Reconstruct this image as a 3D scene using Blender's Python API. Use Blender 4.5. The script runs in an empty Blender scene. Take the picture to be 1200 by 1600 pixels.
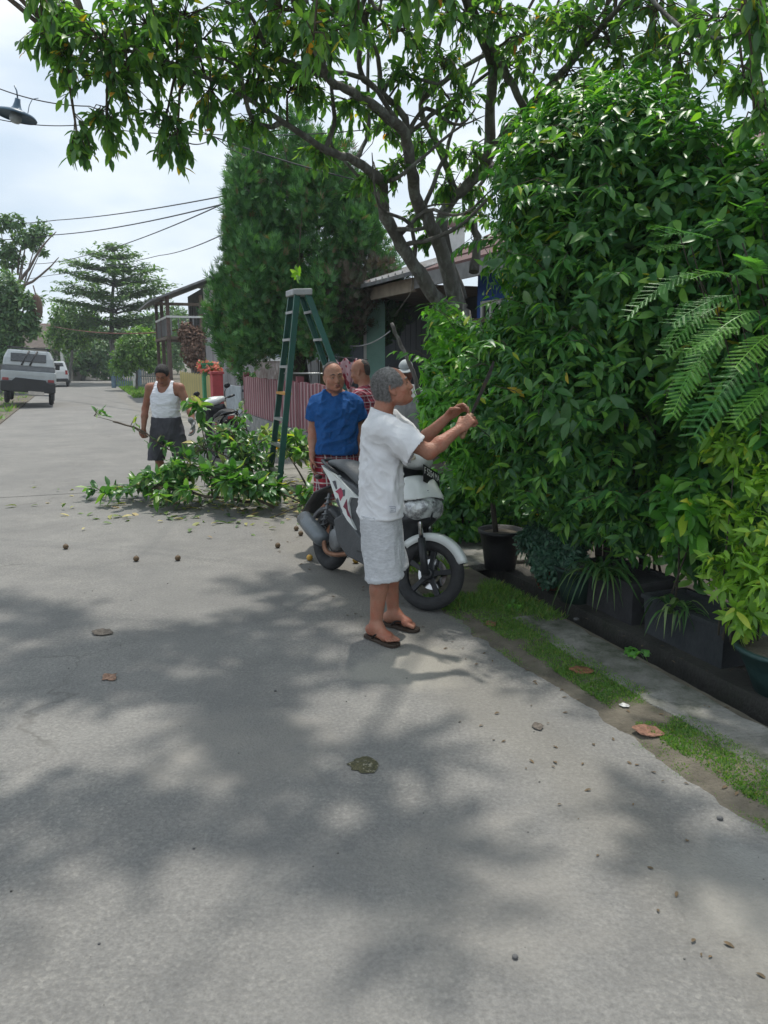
import bpy, bmesh, math, random
import numpy as np
from mathutils import Vector, Matrix, Euler
rng = np.random.default_rng(7); random.seed(7)
R_ = math.radians
SC = bpy.context.scene
C = SC.collection
# ------------------------------------------------------------------ camera
FPX, CH, PITCH = 1208.0, 1.65, R_(11.14)
cam_data = bpy.data.cameras.new("camera")
cam = bpy.data.objects.new("camera", cam_data); C.objects.link(cam)
cam_data.sensor_fit = 'VERTICAL'; cam_data.sensor_height = 36; cam_data.sensor_width = 27
cam_data.lens = 36 * FPX / 1600
cam_data.clip_start = .05; cam_data.clip_end = 3000
cam.location = (0, 0, CH); cam.rotation_euler = (math.pi / 2 - PITCH, 0, 0)
SC.camera = cam
# ------------------------------------------------------------------ sky, sun, exposure
SUN_EL, SUN_AZ = R_(67), R_(8)          # azimuth measured from +Y towards +X
w = bpy.data.worlds.new("World"); SC.world = w; w.use_nodes = True
nt = w.node_tree; nt.nodes.clear()
def N(nt, t, **k):
    n = nt.nodes.new(t)
    for a, b in k.items(): setattr(n, a, b)
    return n
out = N(nt, 'ShaderNodeOutputWorld'); bg1 = N(nt, 'ShaderNodeBackground'); bg2 = N(nt, 'ShaderNodeBackground'); mx = N(nt, 'ShaderNodeMixShader')
sky = N(nt, 'ShaderNodeTexSky', sky_type='NISHITA'); sky.sun_disc = False
sky.sun_elevation = SUN_EL; sky.sun_rotation = SUN_AZ; sky.dust_density = 2.0; sky.air_density = 1.0
bg1.inputs[1].default_value = .10
tc = N(nt, 'ShaderNodeTexCoord'); mp = N(nt, 'ShaderNodeMapping'); mp.inputs['Scale'].default_value = (1.6, 1.6, 4.2)
n1 = N(nt, 'ShaderNodeTexNoise'); n1.inputs['Scale'].default_value = 1.7; n1.inputs['Detail'].default_value = 5; n1.inputs['Roughness'].default_value = .52
n2 = N(nt, 'ShaderNodeTexNoise'); n2.inputs['Scale'].default_value = 3.3; n2.inputs['Detail'].default_value = 4
r1 = N(nt, 'ShaderNodeValToRGB'); r1.color_ramp.elements[0].position = .25; r1.color_ramp.elements[1].position = .62
r1.color_ramp.elements[0].color = (.62, .62, .62, 1); r1.color_ramp.elements[1].color = (.97, .97, .97, 1)
r2 = N(nt, 'ShaderNodeValToRGB'); r2.color_ramp.elements[0].position = .3; r2.color_ramp.elements[1].position = .72
r2.color_ramp.elements[0].color = (.54, .64, .74, 1); r2.color_ramp.elements[1].color = (.78, .83, .87, 1)
L = nt.links.new
L(tc.outputs['Generated'], mp.inputs[0]); L(mp.outputs[0], n1.inputs['Vector']); L(mp.outputs[0], n2.inputs['Vector'])
L(n1.outputs[0], r1.inputs[0]); L(n2.outputs[0], r2.inputs[0]); L(r2.outputs[0], bg2.inputs[0]); bg2.inputs[1].default_value = 1.0
L(sky.outputs[0], bg1.inputs[0]); L(r1.outputs[0], mx.inputs[0]); L(bg1.outputs[0], mx.inputs[1]); L(bg2.outputs[0], mx.inputs[2]); L(mx.outputs[0], out.inputs[0])
sd = bpy.data.lights.new("sun", 'SUN'); sun = bpy.data.objects.new("sun", sd); C.objects.link(sun)
sd.energy = 2.7; sd.angle = R_(1.5); sd.color = (1, .955, .88)
sundir = Vector((math.sin(SUN_AZ) * math.cos(SUN_EL), math.cos(SUN_AZ) * math.cos(SUN_EL), math.sin(SUN_EL)))
sun.rotation_euler = (-sundir).to_track_quat('-Z', 'Y').to_euler(); sun.location = sundir * 50
SC.view_settings.view_transform = 'Standard'; SC.view_settings.look = 'None'
SC.view_settings.exposure = 0.44; SC.view_settings.gamma = 1; SC.view_settings.use_curve_mapping = False
SC.cycles.max_bounces = 8; SC.cycles.transparent_max_bounces = 8
# ------------------------------------------------------------------ geometry of the place
EX, EY, NX, NY = -.36, .933, .933, .36          # road direction and its right hand normal
def S(s, t, z=0.): return Vector((EX * s + NX * t, EY * s + NY * t, z))
ROADROT = math.atan2(EY, EX) - math.pi / 2      # turns local +Y into the road direction
def _ray(u, v):
    x, y = (u - 600) / FPX, (800 - v) / FPX
    return x, y * math.sin(PITCH) + math.cos(PITCH), y * math.cos(PITCH) - math.sin(PITCH)
def at(u, v, Y):
    r = _ray(u, v); k = Y / r[1]; return Vector((r[0] * k, Y, CH + r[2] * k))
def gp(u, v, z=0.):
    r = _ray(u, v); k = (z - CH) / r[2]; return Vector((r[0] * k, r[1] * k, z))
# ------------------------------------------------------------------ materials
MATS = {}
def lk(nt, a, b): nt.links.new(a, b)
def M(name, c1, c2=None, scale=6., rough=.7, bump=0., bscale=30., metal=0., spec=.4, stretch=(1, 1, 1), lo=.35, hi=.65, c3=None, s3=2., p3=(.55, .7), coat=0., tr=0., rough2=None):
    if name in MATS: return MATS[name]
    m = bpy.data.materials.new(name); MATS[name] = m; m.use_nodes = True
    nt = m.node_tree; b = nt.nodes['Principled BSDF']
    b.inputs['Roughness'].default_value = rough; b.inputs['Metallic'].default_value = metal; b.inputs['Specular IOR Level'].default_value = spec
    b.inputs['Coat Weight'].default_value = coat; b.inputs['Coat Roughness'].default_value = .08
    c2 = c2 or tuple(x * .72 for x in c1)
    tcn = N(nt, 'ShaderNodeTexCoord'); mpn = N(nt, 'ShaderNodeMapping'); mpn.inputs['Scale'].default_value = stretch
    lk(nt, tcn.outputs['Object'], mpn.inputs[0])
    nz = N(nt, 'ShaderNodeTexNoise'); nz.inputs['Scale'].default_value = scale; nz.inputs['Detail'].default_value = 7; nz.inputs['Roughness'].default_value = .62
    lk(nt, mpn.outputs[0], nz.inputs['Vector'])
    rp = N(nt, 'ShaderNodeValToRGB'); e = rp.color_ramp.elements
    e[0].position = lo; e[1].position = hi; e[0].color = (*c1, 1); e[1].color = (*c2, 1)
    lk(nt, nz.outputs[0], rp.inputs[0]); col = rp.outputs[0]
    if c3:
        n3 = N(nt, 'ShaderNodeTexNoise'); n3.inputs['Scale'].default_value = s3; n3.inputs['Detail'].default_value = 8; n3.inputs['Roughness'].default_value = .7
        lk(nt, mpn.outputs[0], n3.inputs['Vector'])
        r3 = N(nt, 'ShaderNodeValToRGB'); r3.color_ramp.elements[0].position = p3[0]; r3.color_ramp.elements[1].position = p3[1]
        mm = N(nt, 'ShaderNodeMix', data_type='RGBA'); lk(nt, n3.outputs[0], r3.inputs[0]); lk(nt, r3.outputs[0], mm.inputs[0])
        lk(nt, col, mm.inputs[6]); mm.inputs[7].default_value = (*c3, 1); col = mm.outputs[2]
    lk(nt, col, b.inputs['Base Color'])
    if rough2 is not None:
        mr = N(nt, 'ShaderNodeMapRange'); mr.inputs[1].default_value = .35; mr.inputs[2].default_value = .65; mr.inputs[3].default_value = rough; mr.inputs[4].default_value = rough2
        lk(nt, nz.outputs[0], mr.inputs[0]); lk(nt, mr.outputs[0], b.inputs['Roughness'])
    if bump:
        nb = N(nt, 'ShaderNodeTexNoise'); nb.inputs['Scale'].default_value = bscale; nb.inputs['Detail'].default_value = 6
        lk(nt, mpn.outputs[0], nb.inputs['Vector'])
        bp = N(nt, 'ShaderNodeBump'); bp.inputs['Strength'].default_value = min(1, bump); bp.inputs['Distance'].default_value = .02 * max(1, bump)
        lk(nt, nb.outputs[0], bp.inputs['Height']); lk(nt, bp.outputs[0], b.inputs['Normal'])
    if tr: b.inputs['Transmission Weight'].default_value = tr
    return m
GAIN = 1.38
def leafmat(name, cols, rough=.42, trans=.35, tcol=None, spec=.5):
    if name in MATS: return MATS[name]
    m = bpy.data.materials.new(name); MATS[name] = m; m.use_nodes = True
    nt = m.node_tree; b = nt.nodes['Principled BSDF']; o = nt.nodes['Material Output']
    at_ = N(nt, 'ShaderNodeAttribute', attribute_name='tint'); oi = N(nt, 'ShaderNodeObjectInfo')
    ad = N(nt, 'ShaderNodeMath', operation='ADD'); fr = N(nt, 'ShaderNodeMath', operation='FRACT')
    lk(nt, at_.outputs['Fac'], ad.inputs[0]); lk(nt, oi.outputs['Random'], ad.inputs[1]); lk(nt, ad.outputs[0], fr.inputs[0])
    rp = N(nt, 'ShaderNodeValToRGB'); e = rp.color_ramp.elements
    while len(e) < len(cols): e.new(.5)
    for i, (p, c) in enumerate(cols): e[i].position = p; e[i].color = (*(min(.7, k * GAIN) for k in c), 1)
    lk(nt, fr.outputs[0], rp.inputs[0])
    tcn = N(nt, 'ShaderNodeTexCoord'); nz = N(nt, 'ShaderNodeTexNoise'); nz.inputs['Scale'].default_value = 30; nz.inputs['Detail'].default_value = 3
    lk(nt, tcn.outputs['Object'], nz.inputs['Vector'])
    mr = N(nt, 'ShaderNodeMapRange'); mr.inputs[3].default_value = .7; mr.inputs[4].default_value = 1.3; lk(nt, nz.outputs[0], mr.inputs[0])
    mu = N(nt, 'ShaderNodeMix', data_type='RGBA', blend_type='MULTIPLY'); mu.inputs[0].default_value = 1
    lk(nt, rp.outputs[0], mu.inputs[6]); lk(nt, mr.outputs[0], mu.inputs[7])
    lk(nt, mu.outputs[2], b.inputs['Base Color']); b.inputs['Roughness'].default_value = rough; b.inputs['Specular IOR Level'].default_value = spec
    t = N(nt, 'ShaderNodeBsdfTranslucent'); mx = N(nt, 'ShaderNodeMixShader'); mx.inputs[0].default_value = trans
    g = N(nt, 'ShaderNodeMix', data_type='RGBA', blend_type='MULTIPLY'); g.inputs[0].default_value = 1; g.inputs[7].default_value = (*(tcol or (1.9, 2.1, .6)), 1)
    lk(nt, mu.outputs[2], g.inputs[6]); lk(nt, g.outputs[2], t.inputs[0])
    lk(nt, b.outputs[0], mx.inputs[1]); lk(nt, t.outputs[0], mx.inputs[2]); lk(nt, mx.outputs[0], o.inputs[0])
    return m
# ------------------------------------------------------------------ objects
ROOTLOC = {}
def tag(o, label=None, cat=None, group=None, kind=None):
    if label: o['label'] = label
    if cat: o['category'] = cat
    if group: o['group'] = group
    if kind: o['kind'] = kind
    return o
def thing(name, label, cat, loc=(0, 0, 0), rot=(0, 0, 0), group=None):
    o = bpy.data.objects.new(name, None); C.objects.link(o); o.location = loc; o.rotation_euler = rot
    o.empty_display_size = .1
    ROOTLOC[o.name] = np.array(loc, float); return tag(o, label, cat, group)
def newobj(name, me, parent=None):
    o = bpy.data.objects.new(name, me); C.objects.link(o)
    if parent is not None:
        o.parent = parent
    return o
def rootoff(parent):
    p = parent
    while p is not None and p.parent is not None: p = p.parent
    return ROOTLOC.get(p.name, np.zeros(3)) if p is not None else np.zeros(3)
def np_mesh(name, V, F, smooth=True, tint=None, mats=(), mi=None):
    """F: list of int arrays (n,k)"""
    me = bpy.data.meshes.new(name); V = np.ascontiguousarray(V, np.float32)
    F = [np.asarray(f, np.int32) for f in (F if isinstance(F, (list, tuple)) else [F]) if len(f)]
    me.vertices.add(len(V)); me.vertices.foreach_set('co', V.ravel())
    tot = sum(len(f) for f in F); loops = np.concatenate([f.ravel() for f in F]) if F else np.zeros(0, np.int32)
    ks = np.concatenate([np.full(len(f), f.shape[1], np.int32) for f in F]) if F else np.zeros(0, np.int32)
    me.loops.add(len(loops)); me.loops.foreach_set('vertex_index', loops)
    me.polygons.add(tot); st = np.concatenate([[0], np.cumsum(ks)[:-1]]).astype(np.int32)
    me.polygons.foreach_set('loop_start', st); me.polygons.foreach_set('loop_total', ks)
    for m in mats: me.materials.append(m)
    if mi is not None: me.polygons.foreach_set('material_index', np.asarray(mi, np.int32))
    me.polygons.foreach_set('use_smooth', np.full(tot, bool(smooth)))
    if tint is not None:
        a = me.attributes.new('tint', 'FLOAT', 'POINT'); a.data.foreach_set('value', np.asarray(tint, np.float32))
    me.update(calc_edges=True); me.validate(); return me
class MB:
    def __init__(s): s.V = []; s.F = []; s.mi = []; s.sm = []; s.m = 0; s.T = Matrix.Identity(4); s.smooth = False
    def v(s, p): s.V.append(tuple(s.T @ Vector(p))); return len(s.V) - 1
    def f(s, ix, smooth=None): s.F.append(tuple(ix)); s.mi.append(s.m); s.sm.append(s.smooth if smooth is None else smooth)
    def box(s, c, d, rot=None, bev=0.):
        R = Euler(rot).to_matrix() if rot is not None else Matrix.Identity(3); c = Vector(c)
        hx, hy, hz = d[0] / 2, d[1] / 2, d[2] / 2
        if bev <= 0:
            ix = [s.v(c + R @ Vector((x * hx, y * hy, z * hz))) for z in (-1, 1) for y in (-1, 1) for x in (-1, 1)]
            for q in ((0, 2, 3, 1), (4, 5, 7, 6), (0, 1, 5, 4), (2, 6, 7, 3), (0, 4, 6, 2), (1, 3, 7, 5)): s.f([ix[i] for i in q])
        else:
            b = min(bev, hx * .9, hy * .9, hz * .9); ring = []
            for z, ins in ((-hz, b), (-hz + b, 0), (hz - b, 0), (hz, b)):
                X, Y = hx - ins, hy - ins; bb = b * .6
                pts = [(-X + bb, -Y), (X - bb, -Y), (X, -Y + bb), (X, Y - bb), (X - bb, Y), (-X + bb, Y), (-X, Y - bb), (-X, -Y + bb)]
                ring.append([s.v(c + R @ Vector((x, y, z))) for x, y in pts])
            s.f(ring[0][::-1]); s.f(ring[-1])
            for a, bq in zip(ring, ring[1:]):
                for i in range(8): s.f((a[i], a[(i + 1) % 8], bq[(i + 1) % 8], bq[i]))
        return s
    def loft(s, rings, cap=True, smooth=True, closed=True):
        ids = [[s.v(p) for p in r] for r in rings]; n = len(ids[0])
        for a, b in zip(ids, ids[1:]):
            for i in range(n if closed else n - 1): s.f((a[i], a[(i + 1) % n], b[(i + 1) % n], b[i]), smooth)
        if cap: s.f(ids[0][::-1], False); s.f(ids[-1], False)
        return s
    def tube(s, pts, rad, seg=8, cap=True, flat=1.):
        pts = [Vector(p) for p in pts]; n = len(pts)
        if not hasattr(rad, '__len__'): rad = [rad] * n
        rings = []; prev = None
        for i, p in enumerate(pts):
            t = (pts[min(i + 1, n - 1)] - pts[max(i - 1, 0)]).normalized()
            if prev is None: a = t.orthogonal().normalized()
            else:
                a = prev - t * prev.dot(t); a = a.normalized() if a.length > 1e-6 else t.orthogonal().normalized()
            prev = a; b = t.cross(a)
            rings.append([p + (a * math.cos(k * 2 * math.pi / seg) + b * math.sin(k * 2 * math.pi / seg) * flat) * rad[i] for k in range(seg)])
        return s.loft(rings, cap)
    def lathe(s, prof, c=(0, 0, 0), axis='Z', seg=24, smooth=True, cap=False):
        c = Vector(c); rings = []
        for r, h in prof:
            ring = []
            for k in range(seg):
                a = 2 * math.pi * k / seg; x, y = r * math.cos(a), r * math.sin(a)
                ring.append(c + {'Z': Vector((x, y, h)), 'Y': Vector((y, h, x)), 'X': Vector((h, x, y))}[axis])
            rings.append(ring)
        return s.loft(rings, cap, smooth)
    def prism(s, poly, axis, a0, a1, bev=0.):
        """poly of 2D points extruded along an axis name: 'Y' uses (x,z)"""
        mk = {'Y': lambda p, h: (p[0], h, p[1]), 'X': lambda p, h: (h, p[0], p[1]), 'Z': lambda p, h: (p[0], p[1], h)}[axis]
        if bev:
            cx = sum(p[0] for p in poly) / len(poly); cy = sum(p[1] for p in poly) / len(poly)
            q = [(cx + (p[0] - cx) * (1 - bev), cy + (p[1] - cy) * (1 - bev)) for p in poly]
            d = (a1 - a0) * .18; rr = [(q, a0), (poly, a0 + d), (poly, a1 - d), (q, a1)]
        else: rr = [(poly, a0), (poly, a1)]
        return s.loft([[mk(p, h) for p in pl] for pl, h in rr], True, False)
    def sphere(s, c, r, seg=12, rings=8, sc=(1, 1, 1)):
        c = Vector(c); rr = []
        for i in range(rings + 1):
            a = -math.pi / 2 + math.pi * i / rings; rad = max(1e-4, math.cos(a))
            rr.append([c + Vector((rad * math.cos(2 * math.pi * k / seg) * sc[0], rad * math.sin(2 * math.pi * k / seg) * sc[1], math.sin(a) * sc[2])) * r for k in range(seg)])
        return s.loft(rr, True, True)
    def build(s, name, mats, parent=None, world=True, bevel=0.):
        V = np.array(s.V, float).reshape(-1, 3)
        if world and parent is not None: V = V - rootoff(parent)
        me = bpy.data.meshes.new(name)
        me.from_pydata([tuple(p) for p in V], [], s.F)
        for m in (mats if isinstance(mats, (list, tuple)) else [mats]): me.materials.append(m)
        me.polygons.foreach_set('material_index', s.mi); me.polygons.foreach_set('use_smooth', s.sm); me.update()
        bm = bmesh.new(); bm.from_mesh(me); bmesh.ops.recalc_face_normals(bm, faces=bm.faces); bm.to_mesh(me); bm.free()
        o = newobj(name, me, parent)
        if bevel:
            md = o.modifiers.new('bevel', 'BEVEL'); md.width = bevel; md.segments = 2; md.limit_method = 'ANGLE'; md.angle_limit = R_(40)
        return o
def vnoise(P, seed=0):
    """value noise, P (n,3) -> 0..1"""
    P = np.asarray(P, float); i = np.floor(P).astype(np.int64); f = P - i; f = f * f * (3 - 2 * f)
    def h(x, y, z):
        n = (x * 374761393 + y * 668265263 + z * 2147483647 + seed * 1274126177) & 0xffffffff
        n = ((n ^ (n >> 13)) * 1274126177) & 0xffffffff; return ((n ^ (n >> 16)) & 0xffff) / 65535.
    r = 0
    for dx in (0, 1):
        for dy in (0, 1):
            for dz in (0, 1):
                wgt = (f[:, 0] if dx else 1 - f[:, 0]) * (f[:, 1] if dy else 1 - f[:, 1]) * (f[:, 2] if dz else 1 - f[:, 2])
                r = r + wgt * h(i[:, 0] + dx, i[:, 1] + dy, i[:, 2] + dz)
    return r
def fbm(P, oct=4, seed=0):
    r = 0; a = .5; P = np.asarray(P, float)
    for k in range(oct): r = r + a * vnoise(P * 2 ** k, seed + k); a *= .5
    return r
# ------------------------------------------------------------------ leaves
def leaf_tmpl(w=.42, st=(.25, .55, .82), prof=(.85, 1., .55), fold=.14, droop=.22):
    V = [(0, 0, 0)]; F = []
    for y, p in zip(st, prof):
        z = -droop * y * y; V += [(-w / 2 * p, y, z + fold * p * .5), (0, y, z), (w / 2 * p, y, z + fold * p * .5)]
    n = len(st); V.append((0, 1, -droop)); tip = len(V) - 1
    T3 = [(0, 2, 1), (0, 3, 2)]; Q = []
    for k in range(n - 1):
        a = 1 + 3 * k; b = a + 3; Q += [(a, a + 1, b + 1, b), (a + 1, a + 2, b + 2, b + 1)]
    a = 1 + 3 * (n - 1); T3 += [(a, a + 1, tip), (a + 1, a + 2, tip)]
    return np.array(V, float), [np.array(T3), np.array(Q).reshape(-1, 4)] if Q else [np.array(T3)]
def basis(D, Nn):
    D = D / (np.linalg.norm(D, axis=1, keepdims=True) + 1e-9)
    X = np.cross(D, Nn); X /= (np.linalg.norm(X, axis=1, keepdims=True) + 1e-9)
    Z = np.cross(X, D); return X, D, Z
def scatter_mesh(name, P, D, Nn, Sz, tmpl, mats, W=None, tint=None, off=None):
    V, F = tmpl; X, Y, Z = basis(D, Nn); n = len(P); nv = len(V); W = np.ones(n) if W is None else W
    A = (V[None, :, 0:1] * X[:, None, :] * W[:, None, None] + V[None, :, 1:2] * Y[:, None, :] + V[None, :, 2:3] * Z[:, None, :]) * Sz[:, None, None] + P[:, None, :]
    if off is not None: A = A - off
    Fs = [(f[None] + (np.arange(n) * nv)[:, None, None]).reshape(-1, f.shape[1]) for f in F]
    t = np.repeat(rng.random(n) if tint is None else tint, nv)
    return np_mesh(name, A.reshape(-1, 3), Fs, True, t, mats)
def in_frame(P):
    d = P[:, 1] * math.cos(PITCH) + (CH - P[:, 2]) * math.sin(PITCH)
    upv = P[:, 1] * math.sin(PITCH) + (P[:, 2] - CH) * math.cos(PITCH)
    u = 600 + FPX * P[:, 0] / d; v = 800 - FPX * upv / d
    return u, v, d
def leaves(root, P, D, Nn, Sz, tmpl_hi, tmpl_lo, mat, nparts=250, name='leaf', mass='foliage', avoid=None):
    P, D, Nn, Sz = (np.asarray(a, float) for a in (P, D, Nn, Sz))
    u, v, d = in_frame(P); ok = (u > 5) & (u < 1195) & (v > 5) & (v < 1595) & (d > .3)
    sc = np.where(ok, Sz / np.maximum(d, .3), -1); idx = np.argsort(-sc)[:nparts] if nparts else np.zeros(0, int)
    idx = idx[sc[idx] > 0]; off = rootoff(root)
    if len(idx):
        vs = []
        for k in range(4):
            V = tmpl_hi[0].copy(); V[:, 2] += .05 * np.sin(V[:, 1] * (4 + k) + k) * (1 + .5 * k); V[:, 0] += .06 * (k - 1.5) * V[:, 1] ** 2 * .5
            vs.append(np_mesh(name, V, tmpl_hi[1], True, np.full(len(V), 0.), [mat]))
        X, Y, Z = basis(D[idx], Nn[idx])
        for j, i in enumerate(idx):
            o = newobj(name, vs[j % 4], root); s_ = Sz[i]
            o.matrix_local = Matrix(((X[j, 0] * s_, Y[j, 0] * s_, Z[j, 0] * s_, P[i, 0] - off[0]), (X[j, 1] * s_, Y[j, 1] * s_, Z[j, 1] * s_, P[i, 1] - off[1]), (X[j, 2] * s_, Y[j, 2] * s_, Z[j, 2] * s_, P[i, 2] - off[2]), (0, 0, 0, 1)))
    rest = np.setdiff1d(np.arange(len(P)), idx)
    if len(rest):
        me = scatter_mesh(mass, P[rest], D[rest], Nn[rest], Sz[rest], tmpl_lo, [mat], off=off)
        o = newobj(mass, me, root); o['kind'] = 'stuff'
def unit(n):
    a = rng.normal(size=(n, 3)); return a / np.linalg.norm(a, axis=1, keepdims=True)
LEAF_HI = leaf_tmpl(.42, (.12, .3, .5, .7, .88), (.55, .9, 1., .8, .42)); LEAF_LO = leaf_tmpl()
LANCE_HI = leaf_tmpl(.3, (.12, .3, .5, .7, .88), (.6, .95, 1., .75, .35), .1, .3); LANCE_LO = leaf_tmpl(.3, (.25, .6), (.9, .95), .1, .3)
def ellipsoid_rosettes(ells, n, per, size, spread=.9, depth=.3, droop=.35, up=.4, seed=1):
    """rosettes of leaves over the outer shells of a union of ellipsoids; returns P,D,N,S"""
    ells = [(np.array(c, float), np.array(r if hasattr(r, '__len__') else (r, r, r), float)) for c, r in ells]
    wts = np.array([(r[0] * r[1] * r[2]) ** (2 / 3.) for _, r in ells]); wts /= wts.sum()
    out = []
    for (c, r), wt in zip(ells, wts):
        m = int(n * wt * 1.6); d = unit(m); k = 1 - depth * rng.random(m) ** 1.6
        lump = .74 + .36 * vnoise(d * 2.6 + c * 3, seed) + .26 * (vnoise(d * 6.5 + c * 5, seed + 9) - .3); p = c + d * r * (k * lump)[:, None]
        nrm = d / r; nrm /= np.linalg.norm(nrm, axis=1, keepdims=True)
        keep = np.ones(m, bool)
        for c2, r2 in ells:
            if c2 is c: continue
            keep &= (((p - c2) / (r2 * (1 - depth * .9))) ** 2).sum(1) > 1
        out.append((p[keep], nrm[keep]))
    P = np.concatenate([a for a, _ in out]); Nr = np.concatenate([b for _, b in out])
    if len(P) > n:
        ix = rng.choice(len(P), n, replace=False); P, Nr = P[ix], Nr[ix]
    m = len(P); axis = Nr * 1. + unit(m) * .55 + np.array([0, 0, up]); axis /= np.linalg.norm(axis, axis=1, keepdims=True)
    PP = np.repeat(P, per, 0); A = np.repeat(axis, per, 0); rv = unit(len(PP)); rv -= A * (rv * A).sum(1, keepdims=True); rv /= np.linalg.norm(rv, axis=1, keepdims=True)
    D = A * rng.uniform(.1, .9, (len(PP), 1)) + rv * spread + np.array([0, 0, -droop]) * rng.random((len(PP), 1)) * 1.6
    PP = PP + A * rng.uniform(-.5, .3, (len(PP), 1)) * size + rv * size * .08
    Nn = A + np.array([0, 0, .6]) + unit(len(PP)) * .25
    return PP, D, Nn, size * rng.uniform(.65, 1.25, len(PP))
def limb(pts, sub=4, wob=.02, seed=0):
    """smooth a radius-carrying polyline [(x,y,z,r)]"""
    P = np.array(pts, float); n = len(P); t = np.linspace(0, n - 1, (n - 1) * sub + 1); out = []
    for k in t:
        i = min(int(k), n - 2); f = k - i; p0 = P[max(i - 1, 0)]; p1 = P[i]; p2 = P[i + 1]; p3 = P[min(i + 2, n - 1)]
        out.append(.5 * (2 * p1 + (p2 - p0) * f + (2 * p0 - 5 * p1 + 4 * p2 - p3) * f * f + (3 * p1 - p0 - 3 * p2 + p3) * f ** 3))
    out = np.array(out); g = np.random.default_rng(seed + 5); out[1:-1, :3] += g.normal(size=(len(out) - 2, 3)) * wob * out[1:-1, 3:4] * 6
    return out
def limb_mesh(mb, pts, seg=8, **k):
    q = limb(pts, **k); mb.tube(q[:, :3], np.maximum(q[:, 3], .003) * (1 + .06 * np.sin(np.arange(len(q)) * 1.9)), seg); return q
# ------------------------------------------------------------------ ground, road, drain
def struct(o): o['kind'] = 'structure'; return o
def grid(name, t0, t1, s0, s1, nt_, ns, zf, mat, kind='structure'):
    tt = np.linspace(t0, t1, nt_); ss = np.linspace(s0, s1, ns); T, Sx = np.meshgrid(tt, ss); T = T.ravel(); Sx = Sx.ravel()
    z = zf(T, Sx); V = np.stack([EX * Sx + NX * T, EY * Sx + NY * T, z], 1)
    i = np.arange(nt_ - 1)[None] + (np.arange(ns - 1) * nt_)[:, None]; i = i.ravel()
    F = np.stack([i, i + 1, i + 1 + nt_, i + nt_], 1)
    o = newobj(name, np_mesh(name, V, [F], True, None, [mat])); o['kind'] = kind; return o
def slab(name, t0, t1, s0, s1, z0, z1, mat):
    mb = MB(); p = [S(s0, t0), S(s0, t1), S(s1, t1), S(s1, t0)]
    mb.prism([(q.x, q.y) for q in p], 'Z', z0, z1); return struct(mb.build(name, mat))
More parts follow.
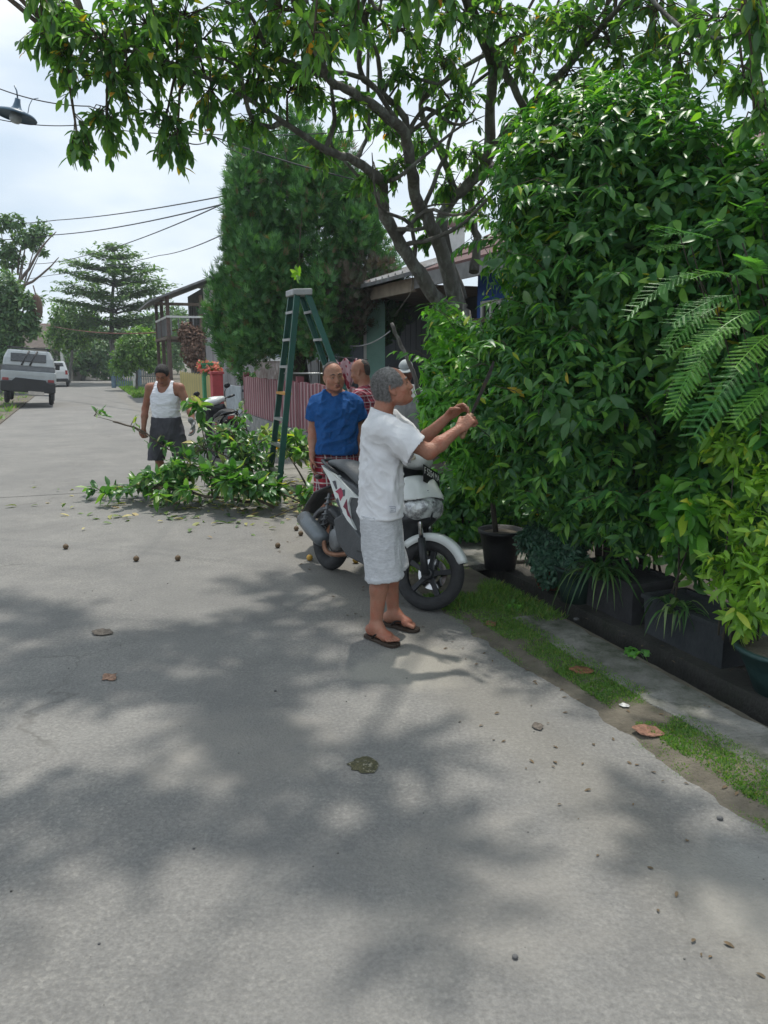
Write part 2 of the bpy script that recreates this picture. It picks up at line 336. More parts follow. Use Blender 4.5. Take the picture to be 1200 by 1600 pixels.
# road concrete material
def roadmat():
    m = bpy.data.materials.new('road_concrete'); m.use_nodes = True; nt = m.node_tree; b = nt.nodes['Principled BSDF']
    tcn = N(nt, 'ShaderNodeTexCoord'); V = tcn.outputs['Object']
    def noise(sc, det=6, rough=.6, dist=0.):
        n = N(nt, 'ShaderNodeTexNoise'); n.inputs['Scale'].default_value = sc; n.inputs['Detail'].default_value = det; n.inputs['Roughness'].default_value = rough; n.inputs['Distortion'].default_value = dist
        lk(nt, V, n.inputs['Vector']); return n.outputs[0]
    def ramp(x, p0, p1, c0, c1):
        r = N(nt, 'ShaderNodeValToRGB'); r.color_ramp.elements[0].position = p0; r.color_ramp.elements[1].position = p1
        r.color_ramp.elements[0].color = (*c0, 1); r.color_ramp.elements[1].color = (*c1, 1); lk(nt, x, r.inputs[0]); return r.outputs[0]
    def mix(a, b_, f, mode='MIX'):
        n = N(nt, 'ShaderNodeMix', data_type='RGBA', blend_type=mode)
        if isinstance(f, (int, float)): n.inputs[0].default_value = f
        else: lk(nt, f, n.inputs[0])
        for k, x in ((6, a), (7, b_)):
            if isinstance(x, tuple): n.inputs[k].default_value = (*x, 1)
            else: lk(nt, x, n.inputs[k])
        return n.outputs[2]
    base = ramp(noise(.9, 8, .65), .32, .68, (.178, .178, .174), (.295, .289, .272))
    base = mix(base, ramp(noise(4.5, 8, .7), .3, .7, (.72, .72, .73), (1.12, 1.11, 1.08)), .8, 'MULTIPLY')
    base = mix(base, ramp(noise(60, 3, .7), .3, .7, (.55, .55, .55), (1.35, 1.35, 1.35)), .85, 'MULTIPLY')
    # exposed aggregate
    vo = N(nt, 'ShaderNodeTexVoronoi'); vo.inputs['Scale'].default_value = 95; lk(nt, V, vo.inputs['Vector'])
    ag = ramp(vo.outputs['Color'], .55, .95, (.8, .8, .8), (1.4, 1.38, 1.32)); base = mix(base, ag, ramp(noise(1.4, 5), .42, .62, (.15,) * 3, (.75,) * 3), 'MULTIPLY')
    dk = ramp(vo.outputs['Distance'], .02, .16, (.45,) * 3, (1.,) * 3); base = mix(base, dk, ramp(noise(2.1, 5), .5, .7, (0,) * 3, (.7,) * 3), 'MULTIPLY')
    # old stains and oil spots
    base = mix(base, (.12, .117, .11), ramp(noise(1.7, 9, .72, .6), .56, .72, (0,) * 3, (.6,) * 3))
    base = mix(base, (.40, .385, .34), ramp(noise(2.3, 9, .75, .4), .60, .76, (0,) * 3, (.6,) * 3))
    v2 = N(nt, 'ShaderNodeTexVoronoi'); v2.inputs['Scale'].default_value = 4.2; v2.inputs['Randomness'].default_value = 1; lk(nt, V, v2.inputs['Vector'])
    base = mix(base, (.11, .105, .10), ramp(v2.outputs['Distance'], .03, .075, (.5,) * 3, (0,) * 3))
    # pale worn aggregate patch near the right road edge and a darker repair
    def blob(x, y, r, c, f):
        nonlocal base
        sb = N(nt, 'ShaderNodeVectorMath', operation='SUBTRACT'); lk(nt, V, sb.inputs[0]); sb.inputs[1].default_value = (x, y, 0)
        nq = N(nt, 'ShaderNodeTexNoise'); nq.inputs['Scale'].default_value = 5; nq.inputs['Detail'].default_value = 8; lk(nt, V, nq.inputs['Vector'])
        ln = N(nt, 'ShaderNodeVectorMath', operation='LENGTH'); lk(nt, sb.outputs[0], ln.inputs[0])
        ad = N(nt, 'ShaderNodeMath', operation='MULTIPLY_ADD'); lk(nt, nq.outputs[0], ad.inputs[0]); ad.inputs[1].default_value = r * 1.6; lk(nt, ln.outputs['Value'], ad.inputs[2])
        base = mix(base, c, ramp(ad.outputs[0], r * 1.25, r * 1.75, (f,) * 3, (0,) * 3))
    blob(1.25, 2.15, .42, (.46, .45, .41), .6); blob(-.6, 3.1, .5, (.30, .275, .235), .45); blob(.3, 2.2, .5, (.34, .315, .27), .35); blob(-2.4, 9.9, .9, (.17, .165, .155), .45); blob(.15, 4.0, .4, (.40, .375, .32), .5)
    # faint wheel tracks and a darker seam along the lane
    sp = N(nt, 'ShaderNodeSeparateXYZ'); lk(nt, V, sp.inputs[0])
    def lin(a, b_): m1 = N(nt, 'ShaderNodeMath', operation='MULTIPLY'); m1.inputs[1].default_value = a; lk(nt, sp.outputs[0], m1.inputs[0]); m2 = N(nt, 'ShaderNodeMath', operation='MULTIPLY_ADD'); m2.inputs[1].default_value = b_; lk(nt, sp.outputs[1], m2.inputs[0]); lk(nt, m1.outputs[0], m2.inputs[2]); return m2.outputs[0]
    tcoord = lin(NX, NY)
    def track(t0, wdt, f, c):
        nonlocal base
        a1 = N(nt, 'ShaderNodeMath', operation='MULTIPLY_ADD'); lk(nt, noise(1.3, 6, .7), a1.inputs[0]); a1.inputs[1].default_value = .35; lk(nt, tcoord, a1.inputs[2]); a2 = N(nt, 'ShaderNodeMath', operation='SUBTRACT'); lk(nt, a1.outputs[0], a2.inputs[0]); a2.inputs[1].default_value = t0 + .17; a3 = N(nt, 'ShaderNodeMath', operation='ABSOLUTE'); lk(nt, a2.outputs[0], a3.inputs[0])
        base = mix(base, c, ramp(a3.outputs[0], wdt * .3, wdt, (f,) * 3, (0,) * 3))
    track(-.95, .26, .28, (.17, .168, .16)); track(.55, .26, .25, (.17, .168, .16)); track(1.75, .3, .35, (.20, .185, .155)); track(-.2, .010, .2, (.15, .145, .135))
    # hairline cracks
    v3 = N(nt, 'ShaderNodeTexVoronoi', feature='DISTANCE_TO_EDGE'); v3.inputs['Scale'].default_value = .55
    mpn = N(nt, 'ShaderNodeVectorMath', operation='ADD'); nn = N(nt, 'ShaderNodeTexNoise'); nn.inputs['Scale'].default_value = 2.5; nn.inputs['Detail'].default_value = 6
    lk(nt, V, nn.inputs['Vector']); sc = N(nt, 'ShaderNodeVectorMath', operation='SCALE'); sc.inputs['Scale'].default_value = .5; lk(nt, nn.outputs['Color'], sc.inputs[0])
    lk(nt, V, mpn.inputs[0]); lk(nt, sc.outputs[0], mpn.inputs[1]); lk(nt, mpn.outputs[0], v3.inputs['Vector'])
    cr = ramp(v3.outputs['Distance'], .0015, .006, (.75,) * 3, (0,) * 3)
    cm = N(nt, 'ShaderNodeMath', operation='MULTIPLY'); lk(nt, cr, cm.inputs[0]); lk(nt, ramp(noise(.7, 3), .5, .6, (0,) * 3, (1,) * 3), cm.inputs[1])
    base = mix(base, (.12, .115, .105), cm.outputs[0])
    lk(nt, base, b.inputs['Base Color']); b.inputs['Roughness'].default_value = .86; b.inputs['Specular IOR Level'].default_value = .3
    bp = N(nt, 'ShaderNodeBump'); bp.inputs['Strength'].default_value = .55; bp.inputs['Distance'].default_value = .006
    hh = N(nt, 'ShaderNodeMath', operation='ADD'); lk(nt, noise(45, 6, .7), hh.inputs[0]); lk(nt, vo.outputs['Distance'], hh.inputs[1]); lk(nt, hh.outputs[0], bp.inputs['Height']); lk(nt, bp.outputs[0], b.inputs['Normal'])
    return m
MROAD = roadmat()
MSOIL = M('soil', (.085, .075, .057), (.165, .145, .112), 5, .95, .8, 60, c3=(.075, .085, .04), s3=3)
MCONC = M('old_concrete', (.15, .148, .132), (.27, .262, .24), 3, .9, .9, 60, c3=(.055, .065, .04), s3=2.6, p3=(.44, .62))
MYARD = M('yard_concrete', (.16, .155, .14), (.27, .26, .23), 2, .9, .6, 50, c3=(.08, .085, .06), s3=1.3)
ground_mb = MB(); ground_mb.prism([(-700, -200), (700, -200), (700, 1200), (-700, 1200)], 'Z', -.8, -.62); struct(ground_mb.build('ground', MSOIL))
def redge(s): return 2.15 + .09 * (fbm(np.stack([s * 1.1, s * 0, s * 0], 1), 4, 3) - .47) * 2 + .05 * (fbm(np.stack([s * 6, s * 0, s * 0 + 2], 1), 4, 8) - .47) * 2
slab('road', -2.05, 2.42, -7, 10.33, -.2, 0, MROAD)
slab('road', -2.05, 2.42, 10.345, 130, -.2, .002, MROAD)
slab('road_joint', -2.05, 2.42, 10.33, 10.345, -.2, -.012, MSOIL)
grid('verge', 1.9, 2.80, -2, 9, 40, 420, lambda t, s: np.clip((t - redge(s)) * .16, -.03, .016) + .016 * (fbm(np.stack([t * 7, s * 7, s * 0], 1), 4, 5) - .45), MSOIL)
slab('verge_soil', 2.42, 2.79, -4, 9, -.58, -.004, MSOIL)
slab('verge_soil', 2.42, 3.45, 9, 60, -.58, -.004, MYARD)
# concrete lip along the drain, broken at its far end
lip = MB()
for s0, s1, tl in ((-2.0, 1.6, 2.44), (1.615, 4.15, 2.47)):
    ns_ = max(3, int((s1 - s0) / .09)); sv = [s0 + (s1 - s0) * k / ns_ for k in range(ns_ + 1)]; p = [S(x, tl + .05 * (fbm(np.array([[x * 3.1, 0, 1.]]), 4, 21)[0] - .4) * 2) for x in sv] + [S(x, 2.785 - .022 * abs(fbm(np.array([[x * 7, 3., 0]]), 3, 5)[0] - .4) * 4) for x in reversed(sv)]; m_ = MB(); q = m_.prism([(a.x, a.y) for a in p], 'Z', -.5, .022)
    struct(m_.build('drain_kerb', MCONC, bevel=.012))
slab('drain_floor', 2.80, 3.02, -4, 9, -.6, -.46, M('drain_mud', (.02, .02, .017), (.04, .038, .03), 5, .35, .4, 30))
slab('drain_kerb', 3.0, 3.20, -3, 9, -.6, .02, M('shade_toned_concrete', (.03, .03, .027), (.065, .063, .056), 4, .9, .6, 50, c3=(.02, .028, .016)))  # moss tone over near-black concrete that paints in the drain slot's shade
slab('yard_ground', 3.20, 60, -12, 9, -.6, .0, M('shade_toned_yard', (.06, .055, .045), (.11, .10, .085), 2, .9, .6, 50, c3=(.03, .035, .02), s3=1.3))  # ground colour darkened to stand in for shadow under the shrubs
slab('yard_ground', 3.45, 60, 9, 130, -.6, .0, MSOIL)
slab('verge_left', -60, -2.05, -12, 130, -.6, .03, MSOIL)
# slab bridging the drain beside the black pot
for s0, s1, t0, t1, z in ((5.35, 6.1, 2.66, 3.62, .035), (6.13, 6.95, 2.6, 3.7, .05)):
    mb = MB(); p = [S(s0, t0), S(s0, t1), S(s1, t1), S(s1, t0)]; mb.prism([(a.x, a.y) for a in p], 'Z', z - .06, z)
    tag(mb.build('drain_cover', MCONC, bevel=.012), None, None, None, 'structure')
# grass and moss on the verge
def blades(name, n, trange, srange, hmax, thr, mat, seed, zf=.0, wide=.006):
    t = rng.uniform(*trange, n); s = rng.uniform(*srange, n)
    d = fbm(np.stack([t * 2.2, s * 2.2, t * 0], 1), 4, seed); keep = d > thr + .1 * rng.random(n); t, s, d = t[keep], s[keep], d[keep]; m = len(t)
    P = np.stack([EX * s + NX * t, EY * s + NY * t, np.full(m, zf)], 1); D = unit(m) * .75; D[:, 2] = rng.uniform(.35, 1, m)
    me = scatter_mesh(name, P, D, unit(m), hmax * rng.uniform(.35, 1, m) * np.clip((d - thr) * 6, .35, 1.3), (np.array([(-.5, 0, 0), (.5, 0, 0), (.3, .6, 0), (-.3, .6, 0), (0, 1, -.15)], float), [np.array([(0, 1, 2, 3)]), np.array([(3, 2, 4)])]), [mat], W=np.full(m, wide / hmax * 1.6))
    o = newobj(name, me); o['kind'] = 'stuff'; return o
MGRASS = leafmat('grass_blade', [(0, (.05, .11, .025)), (.5, (.075, .16, .03)), (.9, (.12, .20, .04)), (1, (.20, .19, .07))], .6, .35)
tag(blades('grass', 60000, (2.26, 2.54), (1.2, 4.6), .026, .16, MGRASS, 11, .004), 'low green grass along the concrete drain edge')
tag(blades('grass', 26000, (2.12, 2.45), (1.2, 5), .022, .45, MGRASS, 31, .004), 'thin moss and grass on the dirt beside the road')
tag(blades('grass', 24000, (2.15, 2.8), (4.0, 6.6), .06, .36, MGRASS, 13, .004), 'taller weeds beside the scooter wheel')
tag(blades('grass', 9000, (-6, -2.1), (17, 60), .16, .42, MGRASS, 17, .03, .03), 'grass verge beside the parked truck')
tag(blades('grass', 7000, (2.1, 3.4), (36, 60), .22, .36, MGRASS, 19, .0, .04), 'grass verge at the far end of the street')

# ------------------------------------------------------------------ houses, walls and fences on the right
MBLUE = M('blue_wall', (.03, .11, .42), (.025, .085, .33), 3, .75, .3, 40)
MWHITE = M('white_paint', (.74, .74, .72), (.6, .6, .58), 8, .6, .2, 50)
MROOFR = M('red_roof', (.13, .065, .06), (.085, .05, .048), 4, .8, .4, 30)
MZINC = M('zinc_roof', (.22, .23, .24), (.12, .115, .11), 5, .6, .2, 30, metal=.3, c3=(.16, .08, .05), s3=3)
MGLASS = M('dark_glass', (.015, .02, .025), (.02, .025, .03), 3, .08, spec=.8)
MDARK = M('dark_door', (.035, .045, .065), (.025, .032, .045), 3, .6, .2, 30)
MGREEN = M('green_pillar', (.25, .44, .37), (.20, .36, .30), 3, .8, .2, 40)
MBEIGE = M('beige_board', (.30, .25, .19), (.2, .165, .13), 4, .8, .2, 40)
MWOODD = M('weathered_wood', (.16, .12, .09), (.085, .065, .05), 10, .85, .5, 50, stretch=(1, 1, .2))
MGREYP = M('grey_plank', (.25, .25, .245), (.15, .15, .15), 12, .85, .4, 50, stretch=(1, 1, .15))
def sbox(mb, s0, s1, t0, t1, z0, z1):
    p = [S(s0, t0), S(s0, t1), S(s1, t1), S(s1, t0)]; mb.prism([(a.x, a.y) for a in p], 'Z', z0, z1); return mb
def sprt(mb, s0, s1, pr):
    """prism along the road from profile points (t,z)"""
    mb.loft([[S(s0, t, z) for t, z in pr], [S(s1, t, z) for t, z in pr]], True, False); return mb
def window(root, s0, s1, t, z0, z1, nx=2, nz=1, frame=None, name='window'):
    """window on a wall facing the road whose face is at t"""
    f = MB(); fw = .07
    sbox(f, s0, s1, t - .05, t - .004, z0, z0 + fw); sbox(f, s0, s1, t - .05, t - .004, z1 - fw, z1)
    for k in range(nx + 1):
        c = s0 + (s1 - s0 - fw) * k / nx; sbox(f, c, c + fw, t - .048, t - .004, z0 + fw, z1 - fw)
    for k in range(1, nz): c = z0 + (z1 - z0) * k / nz; sbox(f, s0 + fw, s1 - fw, t - .044, t - .006, c - .03, c + .03)
    fo = f.build(name, frame or MWHITE, root)
    for k in range(nx):
        a = s0 + (s1 - s0 - fw) * k / nx + fw; b = s0 + (s1 - s0 - fw) * (k + 1) / nx; g = MB(); sbox(g, a + .001, b - .001, t - .02, t - .006, z0 + fw, z1 - fw)
        g.build('pane', MGLASS, fo)
    return fo
# blue house behind the shrubs
bh = thing('blue_house', 'blue walled house with white framed windows and red roof behind the tall shrubs', 'house', S(8, 6))
sbox(MB(), 3.2, 11.4, 6, 12, 0, 3.05).build('wall', MBLUE, bh)
sbox(MB(), 3.15, 11.45, 5.95, 6.2, 0, .6).build('plinth', M('brick_plinth', (.30, .14, .08), (.2, .10, .07), 8, .9, .5, 30), bh)
for a, b in ((9.55, 10.35), (10.55, 11.2), (4.3, 5.6), (6.4, 7.7)): window(bh, a, b, 6, 1.25, 2.55, 2, 2)
d_ = sbox(MB(), 8.2, 9.1, 5.95, 5.995, .02, 2.1).build('door', MWHITE, bh)
rf = sprt(MB(), 2.2, 12.1, [(5.2, 3.0), (9.0, 4.9), (12.8, 3.0), (12.8, 2.92), (9.0, 4.8), (5.2, 2.92)]).build('roof', MROOFR, bh)
sprt(MB(), 2.3, 12.0, [(5.19, 2.78), (5.19, 3.0), (5.15, 3.0), (5.15, 2.78)]).build('fascia', M('grey_fascia', (.22, .22, .22)), bh)
for k in range(9):
    sprt(MB(), 2.2, 12.1, [(5.2 + .42 * k, 3.01 + .21 * k), (5.62 + .42 * k, 3.215 + .21 * k), (5.62 + .42 * k, 3.235 + .21 * k), (5.2 + .42 * k, 3.05 + .21 * k)]).build('tile_course', MROOFR, rf)
sbox(MB(), 3.4, 3.5, 6.4, 11.6, 3.05, 3.06).build('ceiling_board', MWHITE, bh)
wl = sbox(MB(), 3.25, 3.3, 6.0, 12.0, 3.05, 3.08); wl.loft([[S(3.25, 6, 3.08), S(3.25, 9, 4.6), S(3.25, 12, 3.08)], [S(3.3, 6, 3.08), S(3.3, 9, 4.6), S(3.3, 12, 3.08)]], True, False); wl.build('gable', M('gable_grey', (.26, .27, .28)), bh)
sbox(MB(), 9.4, 11.3, 5.6, 5.95, 2.2, 2.26).build('shelf', MWOODD, bh)
# house with the green pillar
gh = thing('green_pillar_house', 'low house with dark doors, green porch pillar and grey roof behind the fence', 'house', S(15, 6))
sbox(MB(), 12.2, 20.2, 6.9, 13, 0, 2.95).build('wall', M('slate_wall', (.06, .075, .09), (.045, .055, .07), 3, .8, .2, 30), gh)
for k in range(9): sbox(MB(), 14.6 + k * .3, 14.88 + k * .3, 6.84, 6.9 - .002, .05, 2.5).build('door_panel', MDARK, gh)
window(gh, 12.6, 13.9, 6.9, .9, 2.1, 3, 2, M('grey_frame', (.3, .32, .34)))
px = S(14.62, 5.47); pm = MB(); pm.box((px.x, px.y, 1.4), (.36, .36, 2.8)); pm.build('pillar', MGREEN, gh)
pm = MB(); pm.box((px.x - .21, px.y - .1, 1.4), (.06, .06, 2.8)); pm.build('drainpipe', MWHITE, gh)
px2 = S(19.6, 5.47); pm = MB(); pm.box((px2.x, px2.y, 1.4), (.36, .36, 2.8)); pm.build('pillar', MGREEN, gh)
sbox(MB(), 12.0, 20.4, 5.2, 6.88, 2.80, 2.86).build('soffit', MBEIGE, gh)
sbox(MB(), 12.0, 20.4, 5.12, 5.2, 2.74, 2.96).build('fascia', MBEIGE, gh)
rfg = sprt(MB(), 11.8, 20.6, [(4.9, 3.0), (9.8, 4.5), (13.5, 3.1), (13.5, 3.04), (9.8, 4.44), (4.9, 2.94)]).build('roof', MZINC, gh)
rb_ = MB()
for k in range(30): rb_.loft([[S(11.85 + k * .3, 4.9, 3.005), S(11.93 + k * .3, 4.9, 3.005), S(11.89 + k * .3, 4.9, 3.05)], [S(11.85 + k * .3, 9.8, 4.505), S(11.93 + k * .3, 9.8, 4.505), S(11.89 + k * .3, 9.8, 4.55)]], True, False)
rb_.build('roof_rib', MZINC, rfg)
q = S(12.6, 6.2); ch = MB(); ch.box((q.x, q.y, 3.55), (.26, .26, .62)); ch.build('vent_box', MWHITE, gh); ch = MB(); ch.lathe([(.24, 3.87), (.02, 4.14)], (q.x, q.y, 0), 'Z', 4, False, True); ch.build('vent_cap', MROOFR, gh)
# pale blue house further on
ph = thing('pale_blue_house', 'pale blue house with a zinc roof seen under the cypress', 'house', S(24, 6.5))
sbox(MB(), 20.9, 29, 6.5, 12, 0, 2.5).build('wall', M('pale_blue', (.42, .50, .56), (.33, .4, .46), 2, .8, .2, 30), ph)
sprt(MB(), 20.5, 29.3, [(5.9, 2.45), (9.3, 3.6), (12.6, 2.45), (12.6, 2.39), (9.3, 3.53), (5.9, 2.39)]).build('roof', MZINC, ph)
for a in (22.4, 25.4): window(ph, a, a + 1.2, 6.5, .95, 1.95, 2, 2)
sbox(MB(), 24, 24.85, 6.45, 6.495, .02, 2.0).build('door', MWOODD, ph)
# grey plank fence in the yard
pf = thing('plank_fence', 'grey weathered plank fence standing behind the maroon fence', 'fence', S(17, 5.0))
for k in range(19):
    sbox(MB(), 15.2 + k * .21, 15.395 + k * .21, 5.0 + .008 * (k % 3), 5.025 + .008 * (k % 3), 0, 1.66 + .05 * math.sin(k * 2.1)).build('plank', MGREYP, pf)
for z in (.4, 1.3): sbox(MB(), 15.2, 19.2, 5.045, 5.09, z, z + .08).build('rail', MGREYP, pf)
# maroon board fence on a stone base
mf = thing('board_fence', 'maroon and pale pink board fence on a grey stone base behind the ladder', 'fence', S(13, 3.55))
MMAR = [M('maroon_a', (.26, .085, .10), (.19, .06, .075), 9, .8, .3, 50, stretch=(1, 1, .2)), M('maroon_b', (.31, .12, .135), (.22, .08, .09), 9, .8, .3, 50, stretch=(1, 1, .2))]
MPINK = M('pink_batten', (.46, .31, .32), (.36, .23, .24), 9, .8, .3, 50, stretch=(1, 1, .2))
MSTONE = M('stone_base', (.18, .185, .18), (.30, .30, .29), 7, .92, 1.2, 14, c3=(.09, .10, .085), s3=4)
sbox(MB(), 8.6, 18.25, 3.5, 3.74, -.02, .42).build('base_wall', MSTONE, mf)
for k in range(44):
    s0 = 8.7 + k * .216; h = 1.26 + .012 * math.sin(k * 1.7)
    sbox(MB(), s0, s0 + .148, 3.56, 3.59, .425, h).build('board', MMAR[(k * 7) % 3 % 2], mf)
    sbox(MB(), s0 + .15, s0 + .214, 3.545, 3.588, .425, h + .004).build('batten', MPINK, mf)
for z in (.55, 1.05): sbox(MB(), 8.7, 18.2, 3.592, 3.64, z, z + .07).build('rail', MWOODD, mf)
for s0 in (8.62, 13.4, 18.22): sbox(MB(), s0, s0 + .12, 3.54, 3.66, .42, 1.36).build('post', M('maroon_post', (.22, .07, .08)), mf)
# gate, red post, green post, yellow fence
gt = thing('sheet_gate', 'pale grey metal gate beside the parked black motorbike', 'gate', S(19.6, 3.5))
for k in range(4): sbox(MB(), 18.5 + k * .52, 19.0 + k * .52, 3.5, 3.53, .08, 1.02).build('panel', M('gate_grey', (.36, .41, .44), (.25, .28, .3), 5, .6, .2, 30), gt)
for z in (.2, .9): sbox(MB(), 18.45, 20.6, 3.532, 3.57, z, z + .06).build('rail', MDARK, gt)
yw = thing('garden_wall', 'mottled brown and grey garden wall behind the metal gate', 'wall', S(21, 5))
sbox(MB(), 18.4, 22.5, 4.7, 4.95, 0, 1.62).build('wall', M('mottled_wall', (.34, .31, .30), (.16, .11, .09), 2.5, .9, .8, 20, c3=(.5, .48, .45), s3=4), yw)
sbox(MB(), 18.35, 22.55, 4.65, 5.0, 1.62, 1.70).build('coping', MWHITE, yw)
for nm, lab, s0, wdt, h, mt in (('gate_post', 'red painted gate post at the end of the yellow fence', 20.9, .42, 1.28, M('red_post', (.48, .075, .085), (.36, .06, .065), 6, .7, .3, 40)), ('gate_post', 'green painted gate post under the pink flowers', 22.6, .26, 1.5, M('green_post', (.05, .27, .13), (.04, .2, .10), 6, .7, .3, 40))):
    r_ = thing(nm, lab, 'post', S(s0, 3.35)); sbox(MB(), s0, s0 + wdt, 3.22, 3.5, 0, h).build('shaft', mt, r_, bevel=.01); sbox(MB(), s0 - .03, s0 + wdt + .03, 3.19, 3.53, h, h + .06).build('cap', mt, r_)
yf = thing('picket_fence', 'yellow wooden picket fence behind the man in the tank top', 'fence', S(26, 3.3))
MYEL = [M('yellow_a', (.50, .42, .16), (.38, .32, .13), 9, .8, .3, 50, stretch=(1, 1, .2)), M('yellow_b', (.42, .37, .17), (.3, .27, .13), 9, .8, .3, 50, stretch=(1, 1, .2))]
for k in range(40): sbox(MB(), 21.5 + k * .185, 21.62 + k * .185, 3.3, 3.325, .1, 1.22 + .03 * math.sin(k * 2.3)).build('picket', MYEL[k % 3 % 2], yf)
for z in (.35, 1.0): sbox(MB(), 21.45, 29, 3.327, 3.37, z, z + .07).build('rail', MYEL[1], yf)
# two storey wooden house
wh = thing('wooden_house', 'two storey weathered wooden house with an open balcony under a lean-to roof', 'house', S(36, 5))
sbox(MB(), 34, 39, 5.0, 11, 0, 2.5).build('lower_wall', MWOODD, wh)
sbox(MB(), 34, 39, 5.0, 11, 2.62, 4.6).build('upper_wall', M('grey_wood', (.20, .21, .22), (.11, .115, .12), 6, .85, .4, 30, stretch=(1, 1, .3)), wh)
for k in range(8): sbox(MB(), 33.93, 33.99, 5.0 + k * .3, 5.28 + k * .3, .0, 4.6).build('plank', M('pale_plank', (.42, .40, .40), (.30, .29, .29), 8, .85, .3, 40, stretch=(1, 1, .2)), wh)
sbox(MB(), 33.8, 39, 3.4, 4.98, 2.48, 2.6).build('balcony_floor', MWOODD, wh)
for s0, t0 in ((33.9, 3.45), (36.4, 3.45), (38.9, 3.45), (33.9, 4.8)):
    sbox(MB(), s0, s0 + .14, t0, t0 + .14, 0, 4.3).build('post', M('rust_post', (.15, .10, .085), (.10, .075, .065), 8, .85, .3, 40), wh)
for k in range(16): sbox(MB(), 33.95 + k * .3, 34.0 + k * .3, 3.47, 3.52, 2.65, 3.35).build('baluster', MGREYP, wh)
sbox(MB(), 33.9, 39, 3.45, 3.55, 3.36, 3.44).build('rail', MWHITE, wh)
for k in range(4): sbox(MB(), 33.86, 33.9, 3.6 + k * .3, 3.65 + k * .3, 2.65, 3.35).build('baluster', MGREYP, wh)
sbox(MB(), 33.84, 33.92, 3.45, 4.95, 3.36, 3.44).build('rail', MWHITE, wh)
sprt(MB(), 33.2, 39.6, [(2.75, 4.0), (5.6, 5.15), (11.5, 3.6), (11.5, 3.53), (5.6, 5.06), (2.75, 3.92)]).build('roof', MZINC, wh)
sbox(MB(), 33.9, 33.96, 3.0, 5.4, 3.85, 3.97).build('barge_board', MWOODD, wh)
for a in (34.6, 36.9): window(wh, a, a + 1.3, 5.0, 3.1, 4.2, 2, 1, MGREYP)
window(wh, 35.2, 36.6, 5.0, .9, 1.9, 2, 1, MGREYP)
sbox(MB(), 37.2, 38.1, 4.95, 4.995, .02, 1.95).build('door', MDARK, wh)
# houses at the far left end
for nm, lab, u, Y, wx, wy, h, rh in (('roadside_house', 'cream house with a grey pitched roof beyond the parked truck', 72, 66, 7, 6, 2.6, 4.6), ('roadside_house', 'low grey house half hidden by trees at the street end', 150, 84, 9, 6, 2.6, 4.2)):
    b0 = at(u, 600, Y); h_ = thing(nm, lab, 'house', (b0.x, Y, 0))
    m_ = MB(); m_.box((b0.x, Y, h / 2), (wx, wy, h)); m_.build('wall', M('cream_wall', (.42, .38, .32), (.32, .29, .25), 2, .85, .2, 20), h_)
    m_ = MB(); m_.loft([[(b0.x - wx / 2 - .5, Y - wy / 2 - .5, h), (b0.x + wx / 2 + .5, Y - wy / 2 - .5, h), (b0.x + wx / 2 + .5, Y + wy / 2 + .5, h), (b0.x - wx / 2 - .5, Y + wy / 2 + .5, h)], [(b0.x - wx / 2 + 2, Y - .2, rh), (b0.x + wx / 2 - 2, Y - .2, rh), (b0.x + wx / 2 - 2, Y + .2, rh), (b0.x - wx / 2 + 2, Y + .2, rh)]], True, False); m_.build('roof', M('brown_roof', (.14, .11, .095), (.09, .075, .065), 5, .85, .3, 20), h_)
    for k in (-1, 1):
        m_ = MB(); m_.box((b0.x + k * wx * .25, Y - wy / 2 - .02, 1.4), (1.3, .08, 1.1)); f_ = m_.build('window', MWHITE, h_)
        m_ = MB(); m_.box((b0.x + k * wx * .25, Y - wy / 2 - .045, 1.4), (1.05, .08, .85)); m_.build('pane', MGLASS, f_)
    for k in (-1, 1): m_ = MB(); m_.box((b0.x + k * (wx / 2 - .3), Y - wy / 2 - 1.0, h / 2), (.25, .25, h)); m_.build('porch_post', MWHITE, h_)
# metal gates and railings at the street end
for j, (u, Y, lab) in enumerate(((198, 47, 'blue grey metal gate under the small round tree'), (232, 46, 'grey steel railing gate right of the blue grey gate'))):
    b0 = at(u, 600, Y); g_ = thing('street_gate', lab, 'gate', (b0.x, Y, 0)); mt = M('gate_blue%d' % j, ((.16, .24, .32), (.24, .27, .29))[j])
    for k in range(11): m_ = MB(); m_.box((b0.x - .65 + k * .13, Y, .75), (.05, .05, 1.4)); m_.build('bar', mt, g_)
    for z in (.15, .7, 1.4): m_ = MB(); m_.box((b0.x, Y + .06, z), (1.4, .05, .07)); m_.build('rail', mt, g_)
    for k in (-.78, .78): m_ = MB(); m_.box((b0.x + k, Y, .85), (.2, .2, 1.7)); m_.build('post', MWHITE if j else mt, g_)
# ------------------------------------------------------------------ foliage materials
L_MAIN = leafmat('leaf_main', [(0, (.038, .095, .042)), (.45, (.065, .145, .052)), (.8, (.10, .20, .055)), (.97, (.13, .22, .04)), (.99, (.40, .28, .03)), (1, (.35, .13, .04))], .42, .46)
L_SHRUB = leafmat('leaf_shrub', [(0, (.024, .085, .03)), (.45, (.048, .145, .04)), (.8, (.085, .21, .045)), (.975, (.15, .30, .045)), (.992, (.16, .26, .04)), (1, (.45, .32, .03))], .42, .34)
L_VINE = leafmat('leaf_vine', [(0, (.03, .085, .035)), (.6, (.05, .13, .04)), (.98, (.10, .20, .04)), (1, (.40, .26, .04))], .42, .36)
L_POT = leafmat('leaf_bright', [(0, (.045, .14, .03)), (.5, (.075, .21, .036)), (.85, (.12, .30, .045)), (.97, (.20, .38, .05)), (1, (.42, .36, .04))], .40, .36)
L_YEL = leafmat('leaf_yellowgreen', [(0, (.07, .15, .02)), (.5, (.13, .25, .03)), (.9, (.21, .34, .045)), (1, (.36, .38, .05))], .42, .38)
